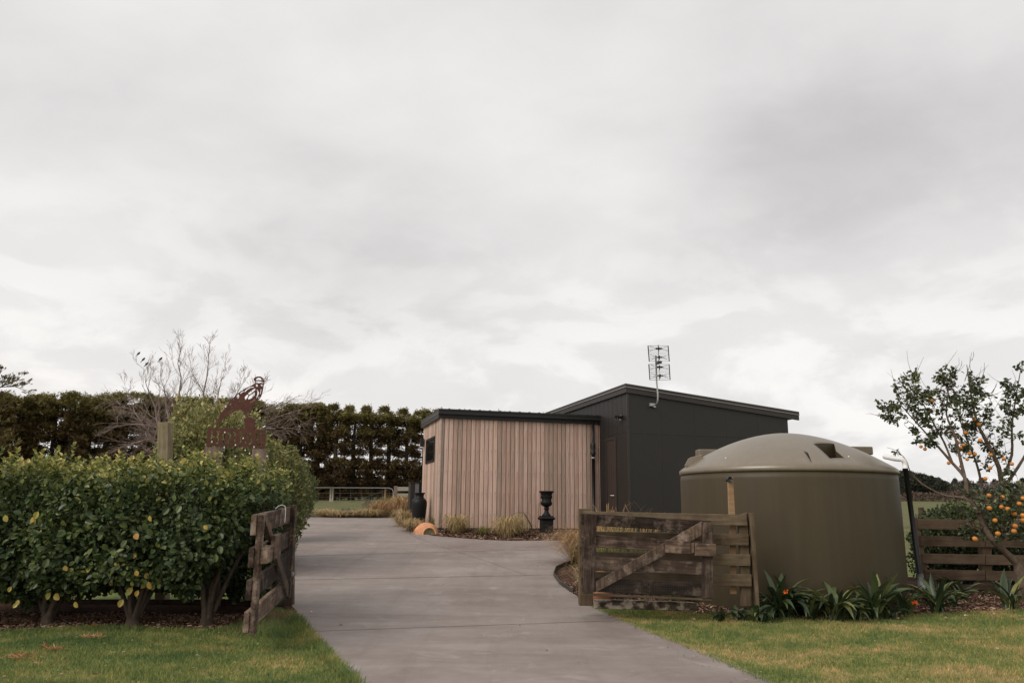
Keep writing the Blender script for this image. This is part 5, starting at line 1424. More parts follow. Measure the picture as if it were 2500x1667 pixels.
# --- front hedge: four shrubs grown together
def hedge():
    stems_px = [(-70, 1520, -5.9), (118, 1512, 0), (325, 1508, 0), (506, 1500, 0)]
    cent = []
    for px, py, _ in stems_px:
        g = G(px, py); g.y = 8.55; g.x = at(px, py, 8.55).x; g.z = Z(g.x, g.y); cent.append(g)
    n = 190000
    x = rng.uniform(-6.4, -2.3, n); y = rng.uniform(7.75, 10.1, n); z = rng.uniform(0.12, 1.75, n)
    topz = 1.585 + .10 * lump(x, y, x * 0, 1.8, 1) + .05 * np.sin(x * 11 + y * 3)
    tz = np.clip((topz - z) / .35, 0, 1)
    front = 8.12 + .14 * lump(x, z * 1.0, y * 0, 1.9, 4) + .13 * lump(x, z, y * 0, 4.5, 2) + .25 * np.clip((z - 1.45) / .4, 0, 1) + .30 * np.clip((.55 - z) / .4, 0, 1)
    gatex = -2.38 - (y - 7.0) * 0.10
    right = np.where(z < 1.25, gatex - .24, gatex - .05) + .06 * lump(z, y, x * 0, 2.5, 7)
    right = np.where(y > 9.35, -2.74 + .06 * lump(z, y, x * 0, 2.5, 7), right) - .55 * np.clip((.85 - z) / .6, 0, 1) * (y < 9.4) - .25 * np.clip((z - 1.45) / .3, 0, 1)
    dx = np.min(np.abs(x[:, None] - np.array([c.x for c in cent])[None]), 1)
    bot = 0.30 + .15 * lump(x * 1.5, y, z * 0, 1.8, 9) + .12 * np.cos(x * 3.2)
    bot = np.where(x > -3.9, bot - .05, bot)
    df, dt, dr_, db, dk = y - front, topz - z, right - x, z - bot, 10.05 - y
    dmin = np.minimum.reduce([df, dt, dr_, db * 1.2, dk])
    keep = (dmin > 0) & ((dmin < .22) | (rng.random(n) < .22))
    # thin the very front a bit so depth shows, and leave gaps low down
    low = np.clip((1.0 - z) / .7, 0, 1)
    keep &= rng.random(n) > low * .60 * (lump(x * 2, y, z * 2, 2.2, 3) > 0.0)
    x, y, z = x[keep], y[keep], z[keep]; df, dt, dr_ = df[keep], dt[keep], dr_[keep]
    idx = rng.permutation(len(x))[:56000]
    x, y, z, df, dt, dr_ = x[idx], y[idx], z[idx], df[idx], dt[idx], dr_[idx]
    n = len(x)
    out = np.zeros((n, 3)); out[:, 1] -= np.exp(-df / .25); out[:, 2] += np.exp(-dt / .25) * 1.4; out[:, 0] += np.exp(-dr_ / .25)
    D = nrmz(out * .55 + np.array([0, -.15, .35]) + rng.normal(0, .6, (n, 3)))
    D = np.where((z[:, None] < .8), nrmz(D - np.array([0, 0, .55])), D)
    Nn = nrmz(out + np.array([0, -.2, .8]) + rng.normal(0, .75, (n, 3)))
    S = (.026 + .048 * rng.random(n) ** 1.3) * np.where(z < 1.1, 1.15, .92)
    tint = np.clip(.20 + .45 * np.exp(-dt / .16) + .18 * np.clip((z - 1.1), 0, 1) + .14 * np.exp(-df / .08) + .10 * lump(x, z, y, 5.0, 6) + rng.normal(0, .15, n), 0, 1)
    own = np.argmin(np.abs(x[:, None] - np.array([c.x for c in cent])[None]) , 1)
    # upright shoots of young leaves standing out of the top
    ns = 330
    sx = rng.uniform(-6.3, -2.55, ns); sy = rng.uniform(8.15, 9.9, ns)
    stz = 1.53 + .10 * lump(sx, sy, sx * 0, 1.8, 1) + .05 * np.sin(sx * 11 + sy * 3)
    sh = rng.uniform(.05, .18, ns) * (1 + .6 * (rng.random(ns) < .10))
    ex = [[], [], [], [], []]
    for k_ in range(ns):
        m_ = int(7 + sh[k_] * 40)
        t_ = np.linspace(0, 1, m_)
        az = np.arange(m_) * 2.4 + rng.random() * 6
        lean = rng.normal(0, .25, 2)
        px_ = np.stack([sx[k_] + lean[0] * t_ * sh[k_], sy[k_] + lean[1] * t_ * sh[k_], stz[k_] + t_ * sh[k_]], 1)
        ex[0].append(px_); ex[1].append(nrmz(np.stack([np.cos(az) * .8, np.sin(az) * .8, .55 + .7 * t_], 1)))
        ex[2].append(nrmz(np.stack([-np.cos(az) * .6, -np.sin(az) * .6, np.full(m_, .8)], 1)))
        ex[3].append(rng.uniform(.040, .062, m_)); ex[4].append(np.clip(.42 + .36 * t_ + rng.normal(0, .14, m_), 0, 1))
    ex = [np.concatenate(q_) for q_ in ex]
    x, y, z = np.concatenate([x, ex[0][:, 0]]), np.concatenate([y, ex[0][:, 1]]), np.concatenate([z, ex[0][:, 2]])
    D, Nn, S, tint = np.concatenate([D, ex[1]]), np.concatenate([Nn, ex[2]]), np.concatenate([S, ex[3]]), np.concatenate([tint, ex[4]])
    df = np.concatenate([df, np.full(len(ex[3]), 9.0)])
    own = np.argmin(np.abs(x[:, None] - np.array([c.x for c in cent])[None]) , 1)
    labels = ['dense green hedge shrub at the extreme left, mostly cut off by the picture edge', 'leafy hedge shrub at the left with yellow leaves low round its thick trunk', 'leafy hedge shrub in the middle of the left hedge with yellowing lower leaves', 'leafy hedge shrub at the right end of the hedge, next to the end-on gate']
    yl = [(225, 525), (35, 545), (845, 655), (835, 775), (440, 865), (735, 940), (690, 945), (350, 1030), (300, 1025), (110, 1065), (820, 950), (805, 995), (470, 1080), (750, 1070), (925, 960), (695, 1000), (285, 830), (930, 545), (725, 825), (848, 885), (405, 855), (910, 900), (95, 1085), (205, 560), (60, 985), (850, 1010), (1275, 600)]
    P = np.stack([x, y, z], 1)
    leafme = {}
    tv, tf = LEAF_HI
    for nm, mt in (('yellow_leaf', L_YELLOW), ('leaf', L_GREENP)):
        me = bpy.data.meshes.new(nm); me.from_pydata([tuple(q) for q in tv], [], [tuple(q) for q in tf]); me.materials.append(mt); leafme[nm] = me
    for i, c in enumerate(cent):
        e = empty('hedge_shrub', c, labels[i], 'shrub', 'shrubs of the left hedge')
        m = own == i
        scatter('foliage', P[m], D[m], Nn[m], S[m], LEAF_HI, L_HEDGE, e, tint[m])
        st = MB()
        r2 = random.Random(30 + i)
        tops = []
        st.tube([c - ZV * .05, c + ZV * .01, c + Vector((.0, 0, .08)), c + Vector((.02, .02, .17))], [.11, .075, .062, .05], 9)
        st.build('trunk', B_HEDGE, e)
        for k_ in range(7):
            a_ = 2 * math.pi * k_ / 7 + r2.random(); sp = r2.uniform(.25, .75)
            p0 = c + Vector((math.cos(a_) * .04, math.sin(a_) * .04, .10)); p3 = c + Vector((math.cos(a_) * sp, math.sin(a_) * sp * .6 + .1, r2.uniform(1.0, 1.5)))
            p1 = p0.lerp(p3, .35) + Vector((r2.uniform(-.05, .05), 0, -.03)); p2 = p0.lerp(p3, .7) + Vector((r2.uniform(-.06, .06), r2.uniform(-.05, .05), 0))
            b = MB(); b.tube([p0, p1, p2, p3], [.027, .023, .017, .008], 6)
            for j in range(5):
                q = p1.lerp(p3, r2.random()); b.tube([q, q + Vector((r2.uniform(-.25, .25), r2.uniform(-.25, .15), r2.uniform(.0, .3)))], [.008, .003], 4)
            b.build('branch', B_HEDGE, e)
        # the largest leaves as single parts
        mi = np.where(m & (df < .05) & (z > .5))[0][:45]
        for j in mi:
            X_ = np.cross(D[j], Nn[j]); X_ /= np.linalg.norm(X_); Z_ = np.cross(X_, D[j])
            s_ = .085
            Mx = basis(Vector(X_) * s_, Vector(D[j]) * s_, Vector(Z_) * s_, Vector(P[j]) - Vector((0, .02, 0)))
            link_mesh('leaf', leafme['leaf'], None, e, Mx)
    for (u_, v_) in yl:
        px, py = u_ / 2.542, 1050 + v_ / 2.542
        q = at(px, py, 7.98 + random.uniform(0, .12) + (.15 if py > 1400 else 0))
        i = min(range(4), key=lambda k_: abs(cent[k_].x - q.x))
        e = [o for o in bpy.data.objects if o.name.startswith('hedge_shrub')][i]
        d_ = Vector((random.uniform(-.5, .5), -.2, random.uniform(-1, -.2))).normalized()
        n_ = Vector((random.uniform(-.4, .4), -1, random.uniform(0, .5))).normalized()
        X_ = d_.cross(n_).normalized(); Z_ = X_.cross(d_); s_ = random.uniform(.050, .085)
        link_mesh('yellow_leaf', leafme['yellow_leaf'], None, e, basis(X_ * s_ * 1.15, d_ * s_, Z_ * s_, q - d_ * s_ * .5))
    return leafme
LEAFME = hedge()

def bush(name, c, rx, ry, rz, n, size, mat, label, cat, seed, T=LEAF_MID, zmin=None, dense=.7, tb=.25, flat_top=False):
    c = Vector(c); z0 = Z(c.x, c.y)
    e = empty(name, (c.x, c.y, z0), label, cat)
    d = nrmz(rng.normal(0, 1, (n, 3)))
    rr = (rng.random(n) ** .35)
    rr = np.where(rng.random(n) < dense, .82 + .18 * rng.random(n), rr)
    lum = 1 + .13 * lump(d[:, 0] * 3, d[:, 1] * 3, d[:, 2] * 3, 1.4, seed) + .06 * lump(d[:, 0] * 9, d[:, 1] * 9, d[:, 2] * 9, 1.3, seed + 2)
    P = d * (rr * lum)[:, None] * np.array([rx, ry, rz]) + np.array(c[:])
    k = P[:, 2] > z0 + .1
    P, d, rr = P[k], d[k], rr[k]; n = len(P)
    D = nrmz(d * .6 + np.array([0, 0, .55]) + rng.normal(0, .5, (n, 3)))
    Nn = nrmz(d + np.array([0, 0, .6]) + rng.normal(0, .45, (n, 3)))
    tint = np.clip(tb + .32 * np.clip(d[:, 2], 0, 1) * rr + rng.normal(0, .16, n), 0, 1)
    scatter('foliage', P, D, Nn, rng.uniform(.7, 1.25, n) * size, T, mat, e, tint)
    st = MB()
    for i in range(6):
        a_ = i * 1.05 + seed
        st.tube([Vector((c.x, c.y, z0 - .05)), Vector((c.x + math.cos(a_) * rx * .25, c.y + math.sin(a_) * ry * .25, z0 + (c.z - z0) * .6)), Vector((c.x + math.cos(a_) * rx * .6, c.y + math.sin(a_) * ry * .6, c.z + rz * .5))], [.06, .035, .01], 6)
    st.build('stems', B_HEDGE, e)
    return e
b1 = at(535, 1120, 13.2)
bush('large_shrub', (b1.x - .02, 13.2, 1.45), 1.0, .85, 1.38, 15000, .066, L_BUSH, 'big light green shrub rising behind the bird sign', 'shrub', 1)
b1 = at(455, 1090, 13.9)
bush('large_shrub', (b1.x + .05, 13.9, 1.75), .50, .6, 1.30, 6500, .070, L_BUSH, 'tall light green shrub beside the pale post, left of the sign', 'shrub', 5)
b1 = at(640, 1180, 14.6)
bush('large_shrub', (b1.x + .12, 14.6, 1.30), .68, .7, 1.10, 9000, .066, L_BUSH, 'spreading light green shrub behind the right hand sign post', 'shrub', 8)
b1 = at(708, 1165, 18.2)
bush('round_shrub', (b1.x, 18.2, 1.55), .62, .65, .72, 9000, .045, L_BALL, 'rounded small leaved shrub at the left end of the driveway', 'shrub', 3, tb=.3)
b1 = at(672, 1195, 18.0)
bush('round_shrub', (b1.x, 18.0, 1.4), .5, .55, .75, 5000, .045, L_BALL, 'small leaved shrub squeezed between the hedge and the rounded shrub', 'shrub', 6, tb=.3)

# --- tussock grasses
def tussock(c, h, r, n, mat, label, group, w=.006, droop=1.0, lean=(0, 0), seed=0):
    c = Vector(c); z0 = Z(c.x, c.y)
    seg = 6
    a = rng.uniform(0, 2 * np.pi, n)
    br = np.abs(rng.normal(0, .18, n)) * r
    bx, by = np.cos(a) * br, np.sin(a) * br
    L = h * rng.uniform(.45, 1.25, n)
    out = (.15 + 1.1 * rng.random(n) ** .8) * r
    t = np.linspace(0, 1, seg)
    ho = (t[None] ** rng.uniform(.75, 1.5, (n, 1))) * out[:, None]
    hz = L[:, None] * np.sin(np.clip(t[None] * (1.35 + 1.55 * droop * rng.random((n, 1)) ** .8), 0, 3.0))
    hz *= rng.uniform(.7, 1.0, (n, 1))
    hz = np.maximum(hz, 0.02 * t[None])
    a2 = a + rng.normal(0, .35, n)
    X = c.x + bx[:, None] + np.cos(a2)[:, None] * ho + lean[0] * t[None] ** 2
    Y = c.y + by[:, None] + np.sin(a2)[:, None] * ho + lean[1] * t[None] ** 2
    ZZ = z0 + hz
    sx, sy = -np.sin(a2), np.cos(a2)
    ww = (w * (1 - t) ** .7 + .0008)[None] * rng.uniform(.6, 1.3, (n, 1))
    Lf = np.stack([X - sx[:, None] * ww, Y - sy[:, None] * ww, ZZ], -1); Rg = np.stack([X + sx[:, None] * ww, Y + sy[:, None] * ww, ZZ], -1)
    Vv = np.stack([Lf, Rg], 2).reshape(-1, 3)
    base = (np.arange(n) * seg * 2)[:, None]
    k = np.arange(seg - 1) * 2
    F = (np.stack([k, k + 1, k + 3, k + 2], 1)[None] + base[:, None]).reshape(-1, 4)
    tint = np.repeat(np.clip(rng.normal(.5, .24, n), 0, 1), seg * 2)
    o = big_mesh('tussock_grass', Vv, F, mat, None, tint, Vector((c.x, c.y, z0)), None)
    return setp(o, label, 'grass clump', group)
gh = 'tussock grasses along the cedar wall'
TH = [
    (1115, 1300, 18.9, .42, .42, 650, L_TUSS, 'straw coloured tussock before the left part of the cedar wall, right of the terracotta pot'),
    (1238, 1310, 18.4, .46, .50, 800, L_TUSS, 'broad straw coloured tussock in the middle of the cedar wall'),
    (1180, 1305, 18.7, .20, .25, 260, L_TUSG, 'low greenish tuft between the two straw tussocks of the cedar wall'),
    (1262, 1300, 18.5, .40, .28, 350, L_TUSS, 'upright pale tuft at the right edge of the broad middle tussock'),
    (1008, 1296, 18.0, .30, .38, 520, L_TUSS, 'loose pale tussock left of the garden spike light'),
    (985, 1283, 19.2, .42, .42, 600, L_TUSS, 'pale tan tussock spilling onto the drive left of the black vase'),
    (1060, 1290, 19.3, .30, .22, 200, L_TUSG, 'small green tuft behind the terracotta pot')]
for px, py, Y, h, r, n, m_, lb in TH:
    Y = min(G(px, py + 3).y + .1, 20.25 if px > 1060 else 22.0)
    q = at(px, py, Y); tussock((q.x, Y, 0), h, r, n, m_, lb, gh)
gg = 'tussock grasses beyond the driveway'
for px, Y, h, r, n, m_, lb in [
    (705, 26.6, .95, .75, 900, L_TUSG, 'large dark green arching tussock beside the rounded shrub'),
    (690, 25.6, .70, .7, 900, L_TUSR, 'russet tussock at the foot of the dark green one'),
    (735, 25.8, .50, .5, 500, L_BLUE, 'blue green tuft to the right of the russet tussock'),
    (728, 25.2, .45, .5, 500, L_TUSS, 'pale low tussock on the far drive edge, leftmost of the pale row'),
    (800, 25.6, .55, .65, 750, L_TUSS, 'tan mounded tussock, first of the pale row right of the blue tuft'),
    (826, 25.3, .50, .55, 600, L_TUSS, 'tan mounded tussock, second of the pale row on the far drive edge'),
    (848, 26.6, .45, .5, 400, L_BLUE, 'small blue green tuft behind the pale row'),
    (868, 25.5, .48, .55, 600, L_TUSS, 'pale spiky tussock in the middle of the row on the far drive edge'),
    (905, 25.5, .58, .65, 800, L_TUSS, 'pale striped tussock below the large russet mound'),
    (935, 26.6, .80, .8, 900, L_TUSR, 'large russet mound of grass in front of the metal farm gate end'),
    (985, 26.0, 1.00, .9, 1200, L_TUSR, 'largest russet tussock, left of the utility cabinet'),
    (960, 28.5, 1.0, .7, 600, L_TUSG, 'greenish upright tussock behind the russet mounds'),
    (905, 28.5, .9, .45, 400, L_BLUE, 'grey green spiky clump beside the russet mounds')]:
    q = at(px, 1250, Y); Y = Y + .75; q = at(px, 1250, Y); tussock((q.x, Y, 0), h * (.44 if m_ is L_TUSS else .60), r * .95, n, m_, lb, gg, w=.010)
gk = 'tall grasses behind the right hand gate'
for px, Y, h, r, n, m_, lb, ln in [
    (1428, 15.0, .60, .68, 1400, L_TUSR, 'tall tan grass spilling left past the hinge end of the right hand gate', (-.12, -.2)),
    (1425, 12.2, .34, .34, 90, L_TUSS, 'thin wispy grass arching over the bark bed beside the right hand gate', (-.16, -.05)),
    (1490, 13.0, 1.02, .6, 260, L_TUSR, 'upright tan grass behind the left half of the right hand gate', (0, 0)),
    (1560, 12.8, .98, .6, 240, L_TUSR, 'upright reddish grass behind the middle of the right hand gate', (.1, 0)),
    (1530, 11.9, .82, .5, 800, L_TUSG, 'green grass seen between the rails of the right hand gate', (0, 0)),
    (1470, 11.2, .80, .4, 700, L_TUSG, 'green grass at the hinge end, low behind the right hand gate', (0, 0)),
    (1590, 11.6, .78, .5, 800, L_TUSG, 'green grass low behind the middle of the right hand gate', (0, 0)),
    (1650, 10.9, .50, .4, 450, L_TUSG, 'dark grass low behind the latch blocks of the right hand gate', (0, 0)),
    (1630, 11.4, .42, .5, 420, L_TUSG, 'green grass behind the latch end of the right hand gate', (0, 0))]:
    q = at(px, 1350, Y); tussock((q.x, Y, 0), h, r, n, m_, lb, gk, w=.004, lean=ln, droop=.8)
# small flax with a bent stem by the urn
p = G(1300, 1303)
fx = empty('flax_plant', p, 'ragged brown and green flax beside the black urn', 'plant')
a = MB(); a.tube([p, p + Vector((-.02, 0, .18)), p + Vector((-.12, 0, .36)), p + Vector((-.22, 0, .52))], [.02, .018, .016, .01], 6); a.build('stem', B_HEDGE, fx)
for i in range(16):
    s0_ = p + Vector((-.2, 0, .5)) if i < 11 else p + Vector((-.03, 0, .2))
    an = random.uniform(0, 6.28); L_ = random.uniform(.22, .42)
    dvec = Vector((math.cos(an) - .3, math.sin(an) * .6, 0))
    pts = [s0_ + dvec * L_ * t + ZV * (.30 * t - .55 * t * t) * L_ * 1.6 for t in (0, .25, .5, .75, 1)]
    v_, f_ = [], []
    sd = dvec.cross(ZV).normalized()
    for k_, q in enumerate(pts):
        w_ = .012 * (1 - (k_ / 4) ** 2) + .001
        v_ += [q - sd * w_, q + ZV * -.004, q + sd * w_]
    for k_ in range(4): f_ += [(3 * k_, 3 * k_ + 1, 3 * k_ + 4, 3 * k_ + 3), (3 * k_ + 1, 3 * k_ + 2, 3 * k_ + 5, 3 * k_ + 4)]
    m = MB(); m.add(v_, f_, True); m.build('leaf', L_CLIVIA if i % 3 else L_YELLOW, fx)

# --- strap leaved clivias
def strap_mesh(L, W, arch, seed):
    r = random.Random(seed)
    seg = 8; v, f = [], []
    for i in range(seg + 1):
        t = i / seg
        ang = math.radians(80) - arch * t ** 1.3
        if i == 0: x_, z_ = 0, 0
        else:
            x_ += math.cos(ang) * L / seg; z_ += math.sin(ang) * L / seg
        w = W * (0.45 + .75 * math.sin(math.pi * min(t * .72 + .14, 1))) * (1 - max(0, t - .78) / .22 * .85)
        tw = .25 * math.sin(seed + t * 2)
        v += [(x_, -w / 2, z_ + .18 * w + tw * w * .3), (x_, 0, z_ - .10 * w), (x_, w / 2, z_ + .18 * w - tw * w * .3)]
    for i in range(seg):
        a = i * 3
        f += [(a, a + 1, a + 4, a + 3), (a + 1, a + 2, a + 5, a + 4)]
    me = bpy.data.meshes.new('strap_leaf'); me.from_pydata(v, [], f)
    me.polygons.foreach_set('use_smooth', [True] * len(f)); me.materials.append(L_CLIVIA)
    return me
STR = [strap_mesh(.50, .046, ar, i) for i, ar in enumerate((.5, .8, 1.1, 1.4, 1.7, 2.1, 2.5))]
def clivia(px, py, Y, sc, n, label, flower=0, wide=1.0, low=0):
    c = at(px, py, Y); z0 = Z(c.x, Y) + .01
    e = empty('clivia_plant', (c.x, Y, z0), label, 'plant', 'strap leaved plants in front of the tank')
    r = random.Random(int(px))
    for i in range(n):
        k = r.choice(range(low, len(STR)))
        a = r.uniform(0, 2 * math.pi); s = sc * r.uniform(.7, 1.15)
        Mx = Matrix.Translation((c.x + r.uniform(-.06, .06), Y + r.uniform(-.06, .06), z0)) @ Matrix.Rotation(a, 4, 'Z') @ Matrix.Rotation(r.uniform(-.25, .25), 4, 'X') @ Matrix.Diagonal((s, s * wide, s, 1))
        link_mesh('leaf', STR[k], None, e, Mx)
    if flower:
        fc = Vector((c.x + .02, Y - .16, z0 + flower))
        st = MB(); st.tube([Vector((c.x, Y, z0)), fc.lerp(Vector((c.x, Y, z0)), .3), fc], [.012, .010, .008], 6); stk = st.build('flower_stalk', L_GREENP, e)
        fl = MB()
        for j in range(9):
            d = Vector((r.uniform(-1, 1), r.uniform(-1, .4), r.uniform(-.1, 1))).normalized()
            s1_ = d.cross(Vector((.3, .2, .9))).normalized(); s2_ = d.cross(s1_)
            tip = fc + d * .022
            for q in range(5):
                t = q * 2 * math.pi / 5
                o_ = s1_ * math.cos(t) + s2_ * math.sin(t); w_ = (s1_ * math.cos(t + 1.57) + s2_ * math.sin(t + 1.57)) * .005
                fl.add([fc + d * .01, tip + o_ * .009 - w_, tip + d * .016 + o_ * .020, tip + o_ * .009 + w_], [(0, 1, 2, 3)])
        fl.build('flower_head', M_FLOWER, e)
    return e
clivia(1905, 1462, 9.62, 1.12, 40, 'large dark strap leaved plant with an open orange flower, just right of the fence', .30)
clivia(1975, 1466, 9.55, .85, 30, 'dark strap leaved plant between the flowering one and the pale streaked one', low=2)
clivia(2040, 1472, 9.45, 1.02, 40, 'pale streaked strap leaved plant before the middle of the tank', low=1)
clivia(2128, 1462, 9.62, 1.08, 30, 'upright broad strap leaved plant before the right half of the tank', wide=1.2)
clivia(2212, 1466, 9.9, .90, 16, 'upright strap leaved plant with an orange bud at the right foot of the tank', .16)
clivia(2285, 1460, 10.1, 1.0, 30, 'spreading strap leaved plant in front of the grey pipe socket')
clivia(1880, 1466, 9.5, .66, 16, 'small dark strap leaved plant under the leaves of the flowering one', low=3)
clivia(1942, 1466, 9.75, .95, 18, 'arching strap leaved plant behind the flowering one, against the tank', low=1)
clivia(2085, 1470, 9.5, .74, 18, 'low arching strap leaved plant between the streaked and the upright one', low=3)
clivia(2178, 1470, 9.62, .50, 10, 'smallest strap leaved tuft at the bare foot of the tank', low=3)
clivia(2318, 1466, 10.6, .80, 18, 'arching strap leaved plant right of the grey pipe socket', low=3)
clivia(2345, 1425, 11.2, .85, 18, 'faded strap leaved plant against the right hand fence', low=2)
clivia(2462, 1440, 10.5, 1.0, 22, 'dark spiky strap leaved plant at the foot of the orange tree')
clivia(1850, 1468, 9.35, .55, 26, 'small broad leaved plant by the end post of the short fence', wide=1.7, low=1)
clivia(1800, 1462, 9.4, .42, 16, 'low leafy plant with rounded leaves under the fence rails', wide=2.0, low=1)
clivia(1752, 1474, 9.3, .38, 18, 'lowest leafy plant beside the latch end of the right hand gate', wide=2.0, low=2)
clivia(2160, 1425, 9.75, .7, 12, 'short strap leaved plant tucked close to the tank wall', low=2)

# --- orange tree
def citrus():
    YT = 10.9
    base = at(2500, 1452, YT); base.z = Z(base.x, YT)
    e = empty('orange_tree', base, 'gnarled orange tree with ripe fruit growing in the bark bed at the right edge', 'tree')
    def T(px, py, dy=0): return at(px, py, YT + dy)
    limbs = [
        ([(2250, 1180, .2), (2222, 1150, .3), (2212, 1122, .3), (2188, 1100, .3), (2165, 1092, .3)], [.012, .009, .006, .004, .003]),
        ([(2498, 1455, 0), (2490, 1400, 0), (2478, 1370, 0), (2430, 1325, -.1), (2405, 1290, -.1), (2390, 1250, -.1)], [.10, .085, .06, .05, .045, .042]),
        ([(2390, 1250, -.1), (2365, 1220, -.1), (2340, 1213, 0), (2300, 1207, .1), (2250, 1180, .2), (2215, 1150, .3)], [.035, .022, .018, .015, .012, .008]),
        ([(2390, 1250, -.1), (2362, 1205, -.1), (2355, 1165, -.1), (2325, 1130, 0), (2290, 1090, 0), (2245, 1040, .1), (2200, 990, .1)], [.04, .034, .030, .024, .018, .012, .006]),
        ([(2355, 1165, -.1), (2342, 1110, -.1), (2330, 1060, -.1), (2310, 1010, 0), (2315, 950, 0), (2300, 905, 0)], [.028, .024, .020, .015, .010, .005]),
        ([(2325, 1130, 0), (2305, 1080, .2), (2285, 1045, .2), (2262, 1000, .3), (2230, 950, .2)], [.02, .017, .014, .010, .005]),
        ([(2498, 1400, 0), (2520, 1330, .2), (2500, 1260, .3), (2450, 1190, .3), (2438, 1140, .2), (2410, 1080, .1), (2385, 1030, .1), (2370, 960, .1), (2360, 890, .1)], [.08, .06, .05, .045, .038, .03, .022, .013, .005]),
        ([(2450, 1160, .3), (2470, 1110, .3), (2470, 1040, .2), (2480, 970, .2), (2492, 900, .2)], [.03, .022, .016, .011, .005]),
        ([(2450, 1190, .3), (2485, 1140, .3), (2520, 1080, .3), (2560, 1000, .2)], [.03, .024, .018, .008]),
        ([(2400, 1280, .1), (2395, 1180, .5), (2380, 1120, .6), (2355, 1060, .6), (2330, 980, .5)], [.03, .024, .018, .012, .006]),
        ([(2390, 1215, 0), (2430, 1230, 0), (2400, 1212, .1), (2360, 1190, .2)], [.03, .02, .015, .008])]
    for pts, rad in limbs:
        rad = [q_ * .82 for q_ in rad]
        P = [T(*p) for p in pts]
        # smooth with catmull points
        Q, R_ = [], []
        for i in range(len(P) - 1):
            p0, p1, p2, p3 = P[max(i - 1, 0)], P[i], P[i + 1], P[min(i + 2, len(P) - 1)]
            for t in (0, .33, .66):
                Q.append(.5 * ((2 * p1) + (p2 - p0) * t + (2 * p0 - 5 * p1 + 4 * p2 - p3) * t * t + (3 * p1 - p0 - 3 * p2 + p3) * t ** 3)); R_.append(rad[i] * (1 - t) + rad[i + 1] * t)
        Q.append(P[-1]); R_.append(rad[-1])
        m = MB(); m.tube(Q, R_, 8); m.build('trunk' if rad[0] > .06 else 'limb', B_CITRUS, e)
    # leaf clumps: (px, py, radius px, amount, dy)
    clumps = [(2200, 985, 50, 1.0, .1), (2240, 960, 50, 1.0, 0), (2180, 1010, 38, .7, .2), (2235, 1030, 50, 1.0, .1), (2290, 985, 52, 1.0, 0), (2330, 950, 48, .8, .1), (2345, 1010, 52, .9, 0), (2300, 1050, 45, .8, .1), (2260, 1075, 35, .5, 0),
        (2380, 960, 50, .9, .1), (2395, 1030, 48, .8, .2), (2420, 1080, 40, .6, .2), (2365, 1080, 45, .7, .2), (2315, 920, 30, .3, 0), (2290, 915, 22, .25, 0), (2230, 925, 22, .3, 0), (2470, 1000, 38, .5, .2), (2480, 950, 35, .5, .1), (2470, 1050, 45, .6, .2), (2500, 1000, 40, .6, .2), (2540, 960, 60, 1, .2),
        (2188, 1098, 22, .06, .3), (2340, 1110, 40, .25, .1), (2400, 1125, 45, .35, .2), (2460, 1130, 45, .3, .2), (2420, 1220, 60, .8, -.2), (2470, 1250, 60, 1.1, -.2), (2390, 1280, 50, .7, .3), (2440, 1290, 60, 1.1, -.1), (2490, 1300, 55, 1.0, -.1), (2500, 1220, 55, .8, -.1), (2370, 1310, 30, .4, .4), (2455, 1190, 40, .5, .1), (2560, 1200, 70, 1, 0), (2560, 1300, 70, 1, 0), (2540, 1080, 60, .8, .1), (2480, 895, 18, .15, .2)]
    Ps, Ds = [], []
    tw = MB()
    for px, py, rp, am, dy in clumps:
        c = T(px, py, dy); r = rp * YT / FPX
        nt_ = int(12 * am) + 1
        for j in range(nt_):
            d = Vector(nrmz(rng.normal(0, 1, (1, 3)))[0]); d.z = d.z * .8 + .25
            q0 = c + Vector((0, 0, -r * .2)) + d * r * .15; q1 = c + d * r * random.uniform(.55, 1.12)
            tw.tube([q0, q0.lerp(q1, .5) + Vector((random.uniform(-.02, .02), 0, random.uniform(-.02, .02))), q1], [.005, .004, .002], 4, cap=False)
            if j % 2: tw.tube([q1, q1 + d * random.uniform(.05, .14) + Vector((0, 0, .03)), q1 + d * random.uniform(.15, .24) + Vector((random.uniform(-.04, .04), 0, .09))], [.0035, .0025, .0015], 3, cap=False)
            for k in range(int(random.uniform(13, 26))):
                t = random.uniform(.25, 1.05)
                pt = q0.lerp(q1, t) + Vector((random.gauss(0, .02), random.gauss(0, .02), random.gauss(0, .02)))
                Ps.append(pt); Ds.append((d * .6 + Vector((random.gauss(0, .6), random.gauss(0, .6), random.gauss(0, .5)))))
    # bare twig tips
    for px, py, qx, qy in ((2355, 930, 2372, 860), (2372, 880, 2376, 858), (2340, 905, 2348, 880), (2300, 920, 2282, 905), (2385, 940, 2405, 900), (2420, 960, 2435, 930), (2395, 930, 2403, 885), (2330, 1220, 2310, 1180), (2410, 1150, 2450, 1110), (2420, 1190, 2470, 1160)):
        a_, b_ = T(px, py), T(qx, qy); tw.tube([a_, a_.lerp(b_, .5) + Vector((.02, 0, .01)), b_], [.006, .004, .002], 4)
    tw.build('twigs', B_CITRUS, e, kind='stuff')
    P = np.array([p[:] for p in Ps]); D = nrmz(np.array([p[:] for p in Ds])); n = len(P)
    Nn = nrmz(np.array([0, -.2, .7]) + rng.normal(0, .55, (n, 3)))
    scatter('foliage', P, D, Nn, rng.uniform(.036, .074, n), LEAF_MID, L_CITRUS, e, np.clip(rng.normal(.42, .22, n), 0, 1))
    # fruit
    me = None
